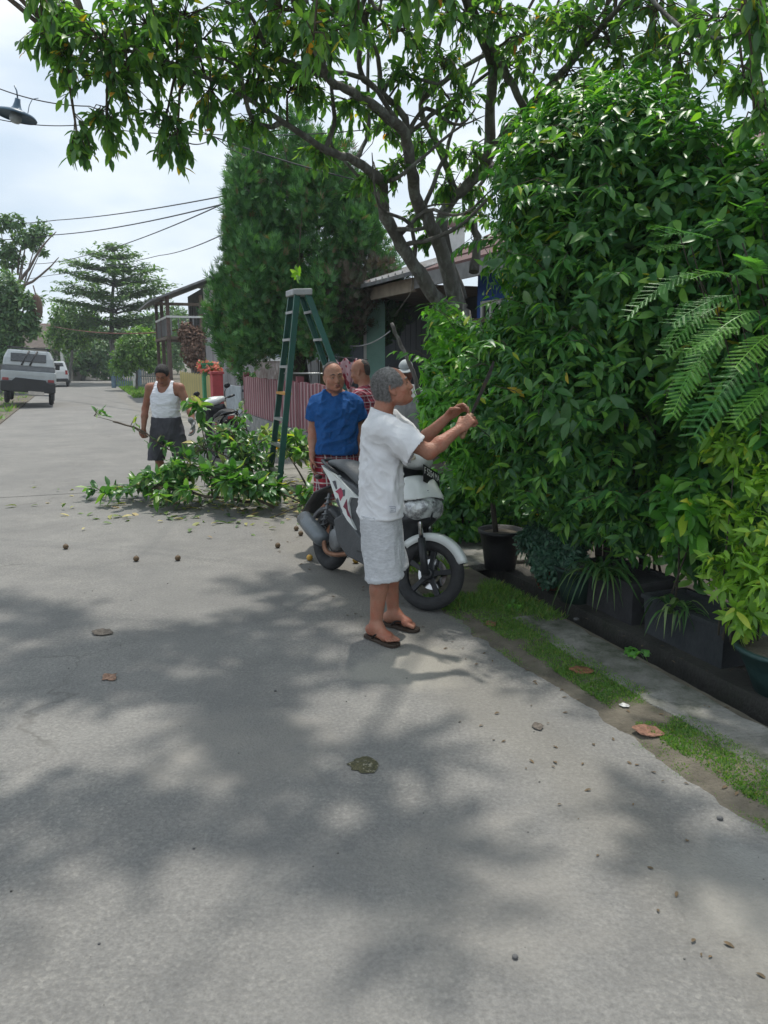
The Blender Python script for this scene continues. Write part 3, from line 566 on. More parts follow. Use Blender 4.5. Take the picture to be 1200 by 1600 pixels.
L_BLUE = leafmat('leaf_bluegreen', [(0, (.025, .065, .045)), (.6, (.045, .11, .07)), (1, (.08, .16, .10))], .5, .25, (1.4, 1.9, 1.0))
L_CON = leafmat('cypress_spray', [(0, (.026, .08, .03)), (.5, (.046, .13, .042)), (.93, (.085, .20, .055)), (.96, (.10, .075, .04)), (1, (.13, .09, .05))], .6, .22)
L_FERN = leafmat('frond_leaf', [(0, (.06, .18, .06)), (.6, (.10, .25, .06)), (1, (.18, .36, .06))], .45, .36)
L_FAR = leafmat('leaf_far', [(0, (.04, .085, .04)), (.6, (.065, .13, .05)), (1, (.11, .18, .06))], .55, .25)
L_FARL = leafmat('leaf_far_light', [(0, (.045, .10, .03)), (.6, (.085, .17, .04)), (1, (.15, .25, .06))], .5, .3)
L_STRAP = leafmat('strap_leaf', [(0, (.02, .06, .02)), (.7, (.045, .11, .03)), (1, (.16, .22, .08))], .42, .28)
L_CUT = leafmat('leaf_cut', [(0, (.022, .075, .024)), (.5, (.045, .125, .03)), (.82, (.10, .21, .05)), (.93, (.20, .27, .10)), (1, (.34, .30, .13))], .36, .30)
MBARK = M('bark', (.085, .08, .072), (.16, .152, .14), 9, .95, 1.3, 26, stretch=(1, 1, .35), c3=(.24, .25, .23), s3=7, p3=(.5, .64))
MTWIG = M('twig', (.075, .06, .045), (.12, .10, .075), 12, .9, .5, 40)
MSTEM = M('dark_stem', (.045, .04, .03), (.075, .065, .05), 9, .9, .6, 40)
def P4(u, v, Y, r): a = at(u, v, Y); return (a.x, a.y, a.z, r)
# ------------------------------------------------------------------ big roadside tree
mt = thing('roadside_tree', 'large spreading tree with dark forked trunk arching over the road above the scooter', 'tree', (.76, 7.85, 0))
tr = MB(); tr.smooth = True
limb_mesh(tr, [(.80, 7.95, -.1, .20), (.78, 7.9, .5, .165), (.76, 7.85, 1.2, .15), (.76, 7.85, 1.8, .16), P4(706, 470, 7.85, .17)], 14)
trunk = tr.build('trunk', MBARK, mt)
LIMBS = [
 [P4(716, 505, 7.85, .16), P4(700, 485, 7.82, .135), P4(655, 425, 7.6, .115), P4(622, 372, 7.4, .10), P4(600, 325, 7.2, .092), P4(596, 285, 7.0, .085), P4(555, 252, 6.7, .062), P4(510, 233, 6.4, .05), P4(450, 195, 6.1, .036), P4(380, 150, 5.8, .027), P4(300, 112, 5.5, .02), P4(200, 80, 5.35, .013), P4(105, 75, 5.2, .007)],
 [P4(716, 480, 7.85, .15), P4(680, 365, 7.6, .115), P4(655, 320, 7.4, .10), P4(643, 265, 7.1, .088), P4(631, 210, 6.85, .08), P4(598, 178, 6.55, .07), P4(550, 143, 6.25, .058), P4(517, 125, 6.0, .052), P4(493, 80, 5.6, .045), P4(468, 20, 5.2, .036), P4(430, -70, 4.8, .028), (-1.15, 4.1, 4.6, .02), (-1.9, 3.4, 4.8, .01)],
 [P4(718, 470, 7.9, .15), P4(690, 355, 7.9, .11), P4(712, 305, 7.8, .10), P4(758, 258, 7.6, .09), P4(768, 165, 7.3, .08), P4(768, 100, 7.0, .07), P4(737, 22, 6.6, .06), P4(705, -60, 6.2, .05), (.25, 5.3, 4.6, .04), (-.1, 4.4, 4.9, .025), (-.4, 3.4, 4.9, .01)],
 [P4(638, 232, 6.95, .06), P4(632, 185, 6.85, .052), P4(597, 147, 6.7, .046), P4(563, 116, 6.5, .04), P4(566, 60, 6.3, .03), P4(575, -20, 6.0, .022), (-.3, 5.4, 4.5, .01)],
 [P4(713, 302, 7.8, .062), P4(684, 228, 7.6, .054), P4(658, 176, 7.4, .045), P4(668, 130, 7.2, .03), P4(690, 60, 7.0, .02), P4(700, -10, 6.8, .01)],
 [P4(758, 258, 7.6, .07), P4(790, 205, 7.35, .066), P4(832, 162, 7.05, .056), P4(895, 95, 6.6, .046), P4(960, 18, 6.1, .036), P4(1040, -60, 5.6, .026), (2.2, 4.6, 4.4, .015)],
 [P4(820, 172, 7.1, .055), P4(793, 117, 7.0, .06), P4(752, 38, 6.7, .05), P4(725, -30, 6.4, .035)],
 [P4(740, 425, 7.9, .09), P4(745, 370, 8.0, .07), P4(735, 330, 8.1, .05), P4(750, 290, 8.2, .035), P4(790, 240, 8.2, .02)],
 [P4(1000, -20, 5.8, .03), P4(1060, 40, 5.4, .022), P4(1120, 60, 4.9, .016), P4(1190, 40, 4.3, .01)],
 [P4(612, 505, 8.6, .034), P4(627, 540, 8.55, .038), P4(645, 580, 8.5, .042), P4(660, 640, 8.45, .048), P4(668, 720, 8.4, .05)],
]
limbpts = []
for i, l in enumerate(LIMBS):
    l = [(a, b_, c_, r_ * .57) for a, b_, c_, r_ in l]; b = MB(); q = limb_mesh(b, l, 9 if l[0][3] > .07 else 7, wob=.03, seed=i); b.build('branch', MBARK, mt)
    if i != 9: limbpts.append(q)
LP = np.concatenate(limbpts)
CL = [(90,25,5.2,.32),(160,70,5.2,.4),(230,40,5.4,.45),(110,110,5.2,.2),(180,150,5.35,.34),(250,120,5.4,.42),(320,60,5.6,.5),(165,205,5.3,.22),(125,240,5.2,.10),(255,205,5.4,.22),(275,245,5.45,.11),(330,150,5.6,.4),(400,50,5.8,.5),(400,135,5.9,.42),(390,205,6.0,.2),(470,65,5.7,.45),(455,140,6.1,.35),(560,30,6.1,.35),(640,50,6.5,.42),(695,110,6.8,.4),(715,175,7.1,.33),(625,130,6.7,.28),(660,225,7.4,.28),(730,250,7.6,.25),(600,215,7.0,.25),(540,175,6.5,.3),(830,55,6.7,.5),(885,120,6.7,.45),(955,70,6.2,.5),(1025,25,5.8,.45),(1065,105,5.7,.4),(1125,50,5.1,.38),(1175,25,4.6,.3),(1165,140,4.5,.1),(800,110,7.1,.38),(785,25,6.6,.35),(650,340,7.6,.2),(735,335,8.0,.25),(575,290,7.0,.22),(690,290,7.7,.2),(830,200,7.2,.3),(500,250,6.6,.2),(620,270,7.1,.2),(480,130,6.2,.25),(70,60,5.1,.16),(290,20,5.3,.4),(200,110,5.2,.3),(720,40,6.5,.35),(900,40,6.3,.4),(980,130,6.3,.35),(730,300,7.9,.2),(660,380,7.8,.12),(520,60,5.6,.3),(440,20,5.2,.35)]
NEARCL = [(490,62,3.9,.16),(240,22,4.2,.15),(650,8,3.7,.13),(65,25,4.3,.12),(1175,85,3.5,.14),(560,15,3.8,.12),(700,20,3.9,.12),(1180,205,3.7,.10)]
clumps = [(np.array(at(u, v, Y)), r) for u, v, Y, r in CL + NEARCL]; nin = len(clumps)
for _ in range(105):
    y = rng.uniform(3.9, 8.4); x = rng.uniform(-4.0 if y > 5 else -1.6, 2.7); z = CH + .42 * y + .5 + rng.uniform(0, .8)
    if fbm(np.array([[x * .9, y * .9, 3.]]), 2, 8)[0] > .36: clumps.append((np.array((x, y, z)), rng.uniform(.3, .5)))
tw = MB(); tw.smooth = True; P, D, Nn, Sz = [], [], [], []
for j, (c, r) in enumerate(clumps):
    d2 = ((LP[:, :3] - c) ** 2).sum(1); b0 = LP[np.argmin(d2)]; b0 = b0[:3]
    if nin - len(NEARCL) <= j < nin: b0 = c + np.array([rng.uniform(-.2, .2), .1, 1.0])
    mid = (b0 + c) / 2 + np.array([0, 0, .10]) + unit(1)[0] * .06; L_ = np.linalg.norm(c - b0)
    tw.tube([b0, mid, c], [min(.016, .009 + .006 * L_), min(.012, .008 + .003 * L_), .005], 5)
    nsub = max(6, int(8 + r * 27))
    if nin - len(NEARCL) <= j < nin: nsub = 5
    for k in range(nsub):
        f = rng.uniform(.35, 1); st = mid * (1 - f) + c * f if f < 1 else c
        e = c + unit(1)[0] * r * rng.uniform(.5, 1.05) * np.array([1, 1, .8]); L2 = np.linalg.norm(e - st); m2 = (st + e) / 2 + np.array([0, 0, .05])
        e = e - np.array([0, 0, .06 * L2]); tw.tube([st, m2, e], [.005, .0035, .002], 4)
        nl = int(7 + L2 * 24)
        for q in range(nl):
            g = .25 + .75 * (q + rng.random()) / nl; p = (1 - g) ** 2 * st + 2 * g * (1 - g) * m2 + g * g * e; td = (e - st) / (L2 + 1e-6)
            sd = unit(1)[0]; dd = td * rng.uniform(.3, 1) + sd * .8 + np.array([0, 0, -.42]); P.append(p); D.append(dd); Nn.append(np.array([0, 0, 1.]) + sd * .5 + unit(1)[0] * .3); Sz.append(rng.uniform(.05, .108))
t_ = tw.build('twig', MTWIG, mt); t_['kind'] = 'stuff'
leaves(mt, P, D, Nn, Sz, LEAF_HI, LEAF_LO, L_MAIN, 290)
# bare vines and dead twigs in the fork
for k in range(34):
    a = LP[rng.integers(len(LP))]
    if a[1] > 7.7 or a[3] < .015: continue
    d = unit(1)[0] * np.array((1, .7, .5)) + np.array((0, -.25, .55)); L_ = rng.uniform(.6, 1.5); w1 = unit(1)[0] * .12; b = MB(); b.smooth = True
    limb_mesh(b, [(*a[:3], .022), (*(a[:3] + d * L_ * .3 + w1), .018), (*(a[:3] + d * L_ * .65 - w1), .012), (*(a[:3] + d * L_), .004)], 6, wob=.06, seed=k); b.build('branch', MBARK, mt)
vn = MB(); vn.smooth = True
for k in range(46):
    a = LP[rng.integers(len(LP))][:3]
    if not (6.2 < a[1] < 8): continue
    e = a + unit(1)[0] * rng.uniform(.2, .6) - np.array([0, 0, rng.uniform(0, .4)]); vn.tube([a, (a + e) / 2 + unit(1)[0] * .08, e], [.006, .004, .002], 4)
v_ = vn.build('dead_twig', M('dead_twig', (.16, .15, .13), (.09, .08, .07), 9, .9), mt); v_['kind'] = 'stuff'
# ------------------------------------------------------------------ cypress
cp = thing('cypress_tree', 'big dense dark green cypress with feathery sprays behind the green ladder', 'tree', (-1.72, 16.1, 0))
SPR = []
SV = [(0, 0, 0)]; SF3 = []
for a, l in ((-50, .55), (-25, .85), (0, 1.), (25, .85), (50, .55)):
    a = R_(a * .8); dx, dy = math.sin(a), math.cos(a); n0 = len(SV)
    SV += [(dx * l * .5 - dy * .055, dy * l * .5 + dx * .055, .02), (dx * l * .5 + dy * .055, dy * l * .5 - dx * .055, .02), (dx * l, dy * l, -.08)]
    SF3 += [(0, n0 + 1, n0), (n0, n0 + 1, n0 + 2)]
SPRAY = (np.array(SV, float), [np.array(SF3)])
cc = np.array((-1.72, 16.1, 0.))
lobes = [(cc + np.array((x, y, z)), (a, a, b)) for x, y, z, a, b in ((0, 0, 3.6, 1.05, 2.3), (-1.0, -.3, 2.7, .75, 1.25), (-.7, -.5, 3.6, .7, 1.4), (.8, -.4, 2.9, .75, 1.1), (1.3, 0, 3.3, .65, 1.3), (.6, -.5, 4.1, .7, 1.2), (-.3, -.8, 2.6, .8, .95), (.2, 0, 5.2, .6, 1.0), (-1.35, -.2, 2.3, .45, .85), (-.45, -.2, 4.6, .6, 1.1), (1.75, .1, 2.9, .5, .9), (.3, -.7, 3.2, .7, 1.0), (1.05, -.2, 4.4, .55, .9), (-.9, .3, 4.0, .6, 1.1), (1.5, -.1, 2.45, .55, .55), (.9, -.5, 2.3, .5, .5))]
for k in range(40):
    a = rng.uniform(0, 6.28); z = rng.uniform(2.1, 5.6); rr = 1.95 * math.sqrt(max(.05, 1 - ((z - 3.0) / 3.2) ** 2)) * rng.uniform(.66, .92); lobes.append((cc + np.array((math.cos(a) * rr * .92, math.sin(a) * rr * .8 - .1, z)), (rng.uniform(.22, .36),) * 2 + (rng.uniform(.4, .75),)))
P, D, Nn, Sz = ellipsoid_rosettes(lobes, 17000, 2, .18, .32, .42, -.25, 1.3, 4)
leaves(cp, P, D, Nn + unit(len(P)), Sz, SPRAY, SPRAY, L_CON, 220, 'spray', 'foliage')
P, D, Nn, Sz = ellipsoid_rosettes([(cc + np.array((x, y, z)), r) for x, y, z, r in ((1.1, -1.0, 2.9, .5), (1.5, -.8, 3.2, .45), (.7, -1.1, 3.0, .4), (1.2, -1.0, 2.45, .35))], 700, 2, .17, .32, .5, -.25, 1., 9)
o = newobj('dead_foliage', scatter_mesh('dead_foliage', P, D, Nn + unit(len(P)), Sz, SPRAY, [leafmat('dead_spray', [(0, (.06, .05, .035)), (.5, (.085, .07, .05)), (1, (.03, .07, .03))], .8, .2, (1.3, 1.1, .9))], off=rootoff(cp)), cp); o['kind'] = 'stuff'
b = MB(); b.smooth = True; limb_mesh(b, [(-1.72, 16.1, -.1, .2), (-1.72, 16.1, 1.2, .16), (-1.70, 16.1, 3, .12), (-1.70, 16.1, 5.2, .04)], 10); b.build('trunk', M('cypress_bark', (.07, .06, .05), (.11, .095, .08), 10, .95, 1., 30, stretch=(1, 1, .3)), cp)
b = MB(); b.smooth = True; limb_mesh(b, [(-1.25, 16.0, -.1, .1), (-1.22, 15.9, 1.2, .09), (-1.12, 15.9, 2.6, .06), (-1.0, 15.9, 3.6, .03)], 8); b.build('trunk', M('mossy_bark', (.13, .12, .03), (.10, .09, .04), 10, .95, 1., 30), cp)
b = MB(); b.smooth = True
for k in range(70):
    z = rng.uniform(2.0, 5.0); a = rng.uniform(0, 6.28); r = rng.uniform(.6, 1.5); p = cc + np.array((0, 0, z)); e = p + np.array((math.cos(a) * r, math.sin(a) * r - .2, r * .5)); b.tube([p, (p + e) / 2 + np.array((0, 0, -.05)), e], [.022, .014, .005], 4)
t_ = b.build('dead_branch', M('dead_twig', (.16, .15, .13)), cp); t_['kind'] = 'stuff'
# ------------------------------------------------------------------ shrubs by the drain
def shrub(name, label, base, ells, n, per, size, mat, nparts=280, hi=LANCE_HI, lo=LANCE_LO, stems=5, srad=.02, group=None, depth=.34, droop=.4, up=.35, stemmat=None, seed=1, spread=.9, shoots=0):
    r = thing(name, label, 'shrub', base, group=group)
    P, D, Nn, Sz = ellipsoid_rosettes(ells, n, per, size, spread, depth, droop, up, seed)
    if stems:
        for k in range(stems):
            c, rr = ells[k % len(ells)]; c = np.array(c); b0 = np.array(base, float) + np.array((rng.uniform(-1, 1) * .05 * stems ** .6, rng.uniform(-1, 1) * .05 * stems ** .6, 0.0))
            m = (b0 + c) / 2; m[:2] = b0[:2] * .65 + c[:2] * .35; m += unit(1)[0] * .03; b = MB(); b.smooth = True
            limb_mesh(b, [(*b0, srad), (*m, srad * .8), (*c, srad * .35)], 7, seed=k); b.build('stem', stemmat or MSTEM, r)
    if shoots:
        ax_ = unit(shoots); i = rng.choice(len(P), shoots); b = MB(); b.smooth = True; ap = [], [], [], []
        for k in range(shoots):
            p = P[i[k]]; c = np.array(base, float) * np.array((1, 1, 0)) + np.array((0, 0, p[2] - .1)); o_ = p - c; o_ /= np.linalg.norm(o_) + 1e-6; d = o_ * .8 + ax_[k] * .5 + np.array((0, -.25, .35)); L_ = rng.uniform(.16, .42); e = p + d * L_; e[2] -= .18 * L_; m = p + d * L_ * .5 + np.array((0, 0, .03)); b.tube([p - d * .1, m, e], [.004, .003, .0015], 4); nl = int(7 + L_ * 26)
            for j in range(nl):
                g = .1 + .9 * j / nl; q = (1 - g) ** 2 * p + 2 * g * (1 - g) * m + g * g * e; sd = np.cross(d, (0, 0, 1)) * (1 if j % 2 else -1) / (np.linalg.norm(d) + 1e-6) + unit(1)[0] * .35
                ap[0].append(q); ap[1].append(d * .5 + sd * .9 + np.array((0, 0, -.45))); ap[2].append(np.array((0, 0, 1.)) + unit(1)[0] * .4); ap[3].append(size * rng.uniform(.8, 1.35))
        t_ = b.build('twig', MTWIG, r); t_['kind'] = 'stuff'
        P, D, Nn, Sz = [np.concatenate([a, np.array(c)]) for a, c in zip((P, D, Nn, Sz), ap)]
    leaves(r, P, D, Nn, Sz, hi, lo, mat, nparts)
    return r, P
def E_(u, v, Y, r, k=1.): a = at(u, v, Y); return ((a.x, a.y, a.z), (r * k, r * k, r))
shrub('tall_shrub', 'tall dense dark green shrub with drooping narrow leaves right of the man in white', (1.75, 5.45, 0),
      [E_(930, 290, 5.5, .66), E_(858, 285, 5.85, .46), E_(1010, 250, 5.3, .5), E_(885, 400, 5.55, .54), E_(965, 440, 5.2, .62), E_(845, 540, 5.5, .42), E_(915, 590, 5.15, .5), E_(860, 690, 5.2, .42), E_(950, 720, 5.1, .40), E_(850, 440, 5.75, .26), E_(860, 340, 5.8, .28), E_(800, 640, 5.6, .36), E_(900, 230, 5.7, .4), E_(860, 225, 6.0, .22), E_(815, 560, 5.6, .26), E_(900, 800, 5.3, .26), E_(990, 810, 4.9, .26)], 5600, 6, .095, L_SHRUB, 300, stems=9, srad=.026, seed=2, shoots=230, depth=.62)
shrub('tall_shrub', 'dark leafy shrub at the right edge of the photo behind the feathery fronds', (2.55, 4.85, 0),
      [E_(1100, 320, 5.0, .46), E_(1190, 370, 4.6, .42), E_(1090, 440, 4.9, .5), E_(1190, 480, 4.5, .5), E_(1070, 620, 5.4, .36), E_(1180, 640, 4.4, .45), E_(1060, 730, 5.1, .36), E_(1150, 770, 4.4, .4), E_(1250, 420, 4.5, .6), E_(1260, 620, 4.4, .55), E_(1090, 840, 4.6, .25), E_(1170, 860, 4.5, .25)], 3600, 6, .105, L_SHRUB, 220, stems=7, srad=.024, seed=5, shoots=120, depth=.6, hi=LEAF_HI, lo=LEAF_LO)
shrub('climbing_vine', 'broad leafed climber hanging over the face of the tall dark shrub', (1.85, 5.2, 0), [E_(905, 420, 5.1, .5), E_(960, 600, 4.75, .42), E_(880, 620, 5.0, .36), E_(1000, 330, 5.0, .4), E_(850, 300, 5.5, .3)], 260, 3, .125, L_VINE, 150, LEAF_HI, LEAF_LO, 4, .01, seed=33, depth=.25, droop=.9)
bp_, _ = shrub('potted_shrub', 'bright green bushy shrub in the black pot being trimmed by the man in white', (.92, 5.93, .30),
      [E_(728, 590, 6.2, .30), E_(722, 600, 6.3, .20), E_(725, 645, 5.95, .33), E_(785, 640, 5.85, .36), E_(752, 570, 6.2, .28), E_(755, 715, 5.8, .26), E_(800, 720, 5.8, .26), E_(705, 665, 6.0, .2), E_(722, 530, 6.4, .15)], 1900, 6, .10, L_POT, 300, stems=1, srad=.022, seed=8, shoots=40)
shrub('leafy_sprout', 'leafy sprout growing from the side of the big forked trunk', (.70, 7.72, 1.65), [((.56, 7.3, 2.0), .16), ((.50, 7.25, 1.82), .12)], 70, 6, .10, L_POT, 50, stems=2, srad=.01, seed=41)
# yellow green shrub, right bottom
shrub('yellow_green_shrub', 'yellow green leafy shrub rising from the long planter at the right edge', (1.86, 3.75, .25),
      [E_(1150, 890, 3.75, .16), E_(1190, 840, 3.75, .17), E_(1185, 930, 3.6, .16), E_(1130, 800, 3.95, .11), E_(1150, 700, 4.0, .14), E_(1195, 760, 3.8, .14), E_(1170, 960, 3.65, .13), E_(1230, 880, 3.65, .25), E_(1120, 690, 4.05, .10)], 260, 6, .085, L_YEL, 260, stems=8, srad=.006, seed=11, depth=.8)
shrub('small_bush', 'small blue green bush in the low red pot beside the black pot', (1.22, 5.45, .18),
      [E_(862, 868, 5.35, .17), E_(835, 845, 5.45, .12), E_(890, 850, 5.3, .14), E_(860, 890, 5.3, .12), E_(900, 880, 5.2, .1)], 800, 6, .045, L_BLUE, 200, LEAF_HI, LEAF_LO, 5, .007, seed=14)
shrub('broadleaf_plant', 'broad bright green leaf cluster hanging in front of the dark shrub', (1.72, 4.5, .0), [E_(1060, 795, 4.2, .16), E_(1085, 830, 4.2, .10)], 16, 6, .13, L_POT, 90, LEAF_HI, LEAF_LO, 2, .008, seed=19, depth=.8)
shrub('low_bush', 'dark low bush at the foot of the big tree behind the scooter', (.78, 7.1, 0), [((.75, 7.0, .3), .34), ((1.1, 7.0, .35), .36), ((.5, 7.4, .28), .3), ((1.35, 6.8, .3), .3)], 700, 6, .10, L_SHRUB, 60, LEAF_HI, LEAF_LO, 5, .012, seed=23)
# strap leaved clump
def strapclump(name, label, base, n, ln, mat, wid=.022):
    r = thing(name, label, 'plant', base)
    vs = []
    for k in range(3):
        m = MB(); rows = []
        for i in range(8):
            f = i / 7; x = f * (.55 + .12 * k); z = .75 * f - (.75 + .25 * k) * f ** 2.4; ww = wid * (1 - f ** 3) + .001
            rows.append([(x, -ww / 2 / ln, z + .006), (x, 0, z), (x, ww / 2 / ln, z + .006)])
        m.loft(rows, False, True, False); o = m.build(name, mat); vs.append(o.data); bpy.data.objects.remove(o)
    for i in range(n):
        o = newobj('leaf', vs[i % 3], r); s_ = ln * rng.uniform(.6, 1.15); o.scale = (s_, s_, s_ * rng.uniform(.7, 1.4)); o.rotation_euler = (rng.uniform(-.2, .2), rng.uniform(-.3, .2), rng.uniform(0, 6.28)); o.location = (rng.uniform(-.05, .05), rng.uniform(-.05, .05), 0)
    return r
strapclump('strap_leaf_plant', 'arching strap leaved plant spilling over the dark planter', (1.40, 4.78, .27), 70, .42, L_STRAP)
strapclump('strap_leaf_plant', 'smaller strap leaved tuft in the planter right of the first one', (1.68, 4.25, .22), 40, .30, L_STRAP)
strapclump('fern_tuft', 'small green weed growing on the drain edge', (1.42, 4.12, .02), 16, .10, L_POT, .03)
strapclump('fern_tuft', 'leafy weed in the grass just right of the scooter wheel', (.88, 5.0, .01), 22, .12, L_POT, .03)
# ------------------------------------------------------------------ feathery fronds
def frond_mesh(name, npair, ln, plen, seed, curve):
    g = np.random.default_rng(seed); V, F = [], []
    def quad(a, b, c, d): n = len(V); V.extend([a, b, c, d]); F.append((n, n + 1, n + 2, n + 3))
    def rach(f): return np.array((0, ln * f, -curve * f * f * ln))
    for i in range(12):
        a, b = rach(i / 12), rach((i + 1) / 12); x = np.array((.0025, 0, 0)); quad(a - x, a + x, b + x, b - x)
    for i in range(npair):
        f = (i + 1.2) / (npair + .6); p = rach(f); L_ = plen * (1 - .45 * abs(f - .5) * 1.6)
        for sg in (-1, 1):
            dr = np.array((sg * .86, .5, -.05 + g.uniform(-.1, .1))); dr /= np.linalg.norm(dr); sd = np.array((-dr[1] * sg, dr[0] * sg, 0)) ; nl = 20
            e = p + dr * L_ + np.array((0, 0, -.12 * L_)); x = sd * .0012; quad(p - x, p + x, e + x, e - x)
            for k in range(1, nl + 1):
                h = k / nl; c = p + (e - p) * h; ll = .0105 * (1 - .4 * h); wd = L_ / nl * .36
                for s2 in (-1, 1):
                    d2 = sd * s2 * ll + dr * ll * .35 + np.array((0, 0, -.002)); w2 = dr * wd; quad(c - w2 * .7, c + w2 * .7, c + d2 + w2 * .5, c + d2 - w2 * .6)
    return np_mesh(name, np.array(V), [np.array(F)], False, np.full(len(V), 0.), [L_FERN])
fr = thing('feathery_shrub', 'feathery shrub with light green divided fronds at the right edge', 'shrub', (2.35, 4.2, 0))
fm = [frond_mesh('frond', 13, .30, .095, 3, .35), frond_mesh('frond', 15, .36, .10, 5, .5), frond_mesh('frond', 11, .25, .08, 9, .25)]
FR = [(1120, 375, 4.2, (-.9, -.25, .35), 1.), (1090, 425, 4.1, (-1, -.1, -.15), 1.), (1165, 400, 4.1, (.9, -.2, .2), .95), (1150, 460, 4.0, (-1, -.3, -.1), 1.15), (1185, 485, 3.9, (-.9, -.5, -.05), 1.), (1200, 455, 3.95, (.6, -.5, .3), 1.), (1130, 520, 4.0, (-.8, -.3, -.6), 1.1), (1180, 560, 3.9, (-.9, -.4, -.5), 1.2), (1205, 520, 3.9, (-.7, -.5, -.3), 1.2), (1190, 430, 4.0, (-.5, -.6, .5), .8), (1140, 430, 4.1, (.7, -.4, .3), .9), (1210, 600, 3.85, (-.8, -.3, -.45), 1.1), (1060, 360, 4.3, (-.6, -.4, .2), .6), (1200, 380, 4.1, (.2, -.5, .7), .9), (1080, 385, 4.2, (-.9, -.3, .1), .8), (1150, 430, 4.05, (-.8, -.4, .2), .9), (1120, 480, 4.05, (-.9, -.3, -.3), .9), (1190, 350, 4.15, (-.6, -.3, .5), .8), (1160, 510, 3.95, (-.9, -.2, -.1), 1.), (1100, 560, 4.0, (-.7, -.4, -.6), .8)]
st = MB(); st.smooth = True
for k, (u, v, Y, d, sc) in enumerate(FR):
    a = at(u, v, Y); o = newobj('frond', fm[k % 3], fr); dv = Vector(d).normalized(); up = Vector((0, -.35, 1)); x = dv.cross(up).normalized(); z = x.cross(dv)
    Mx = Matrix((x, dv, z)).transposed().to_4x4(); o.matrix_local = Matrix.Translation(a - Vector((2.35, 4.2, 0))) @ Mx @ Matrix.Scale(sc, 4)
    st.tube([a, a + Vector((.12, .15, -.15)), (2.2, 4.2, 1.45 - .03 * k)], [.003, .004, .006], 5)
st.tube([(2.35, 4.2, 0), (2.3, 4.2, .8), (2.2, 4.2, 1.5), at(1160, 380, 4.1)], [.016, .013, .01, .004], 6); st.build('stem', MSTEM, fr)
# ------------------------------------------------------------------ pots and planters
MPOT = M('black_plastic', (.018, .018, .02), (.03, .03, .032), 5, .5, .2, 40, c3=(.09, .08, .07), s3=4, p3=(.6, .8))
MTEAL = M('teal_glaze', (.02, .05, .05), (.035, .08, .075), 4, .5, .3, 30, c3=(.16, .18, .16), s3=6, p3=(.58, .7))
MTERR = M('terracotta', (.28, .08, .045), (.2, .06, .04), 5, .8, .3, 40)
def pot(name, label, c, r0, r1, h, mat, cat='pot'):
    r = thing(name, label, cat, c); b = MB(); b.smooth = True
    b.lathe([(.02, 0), (r0, 0), (r0 + (r1 - r0) * .5, h * .5), (r1, h * .9), (r1 + .015, h * .91), (r1 + .018, h), (r1 - .008, h), (r1 - .015, h * .88), (.01, h * .87)], c, 'Z', 28); b.build('body', mat, r)
    b = MB(); b.lathe([(r1 - .012, h * .9), (.005, h * .93)], c, 'Z', 20, True); b.build('potting_soil', MSOIL, r); return r
pot('flower_pot', 'black plastic pot holding the bright shrub on the drain slab', (.92, 5.93, .035), .12, .165, .31, MPOT)
pot('flower_pot', 'low red clay pot under the small blue green bush', (1.22, 5.45, .02), .10, .14, .17, MTERR)
pot('flower_pot', 'dark green plastic pot between the red pot and the first planter', (1.32, 5.12, .02), .10, .135, .24, M('dark_green_pot', (.02, .05, .04)))
pot('bowl_pot', 'round teal glazed bowl pot at the right edge beside the drain', (1.99, 3.62, .02), .13, .23, .24, MTEAL)
def planter(label, s0, s1, t0, t1, h, mat):
    r = thing('planter_box', label, 'planter', S((s0 + s1) / 2, (t0 + t1) / 2, .02)); sl = .015
    b = MB(); b.loft([[S(s0 + sl, t0 + sl, .02), S(s0 + sl, t1 - sl, .02), S(s1 - sl, t1 - sl, .02), S(s1 - sl, t0 + sl, .02)], [S(s0, t0, h), S(s0, t1, h), S(s1, t1, h), S(s1, t0, h)]], True, False); b.build('body', mat, r)
    b = MB(); sbox(b, s0 - .012, s1 + .012, t0 - .012, t0 + .02, h, h + .025); sbox(b, s0 - .012, s1 + .012, t1 - .02, t1 + .012, h, h + .025); sbox(b, s0 - .012, s0 + .02, t0 + .02, t1 - .02, h, h + .025); sbox(b, s1 - .02, s1 + .012, t0 + .02, t1 - .02, h, h + .025); b.build('rim', mat, r)
MPLN = M('planter_grey', (.03, .03, .033), (.055, .055, .058), 4, .8, .4, 40, c3=(.03, .035, .03), s3=5)
planter('dark grey planter box under the arching strap leaved plant', 3.72, 4.35, 3.08, 3.42, .27, MPLN)
planter('dark grey planter box between the strap plant and the teal bowl', 2.98, 3.62, 3.08, 3.40, .24, M('planter_slate', (.025, .03, .034), (.05, .055, .06), 4, .8, .4, 40))
# low wall and dark screen behind the shrubs
gw = thing('yard_wall', 'low weathered brick yard wall hidden behind the tall shrubs', 'wall', S(4, 4.9))
k_ = 0; brk = M('yard_brick', (.22, .10, .065), (.15, .075, .05), 8, .9, .5, 40)
sbox(MB(), 1.2, 6.6, 4.92, 5.02, 0, .95).build('mortar_core', MCONC, gw)
b0 = MB(); b0.box((0, 0, 0), (.2, .05, .07)); pb = b0.build('brick', brk, gw, world=False); bm_ = pb.data
for row in range(12):
    for i in range(24):
        if row == 0 and i == 0: o = pb
        else: o = newobj('brick', bm_, gw)
        s_ = 1.35 + i * .22 + (.11 if row % 2 else 0); q = S(s_, 4.905 - .004 * ((row * 7 + i * 3) % 3), .045 + row * .078); l = S(4, 4.9); o.location = q - l; o.rotation_euler = (0, 0, ROADROT + math.pi / 2)
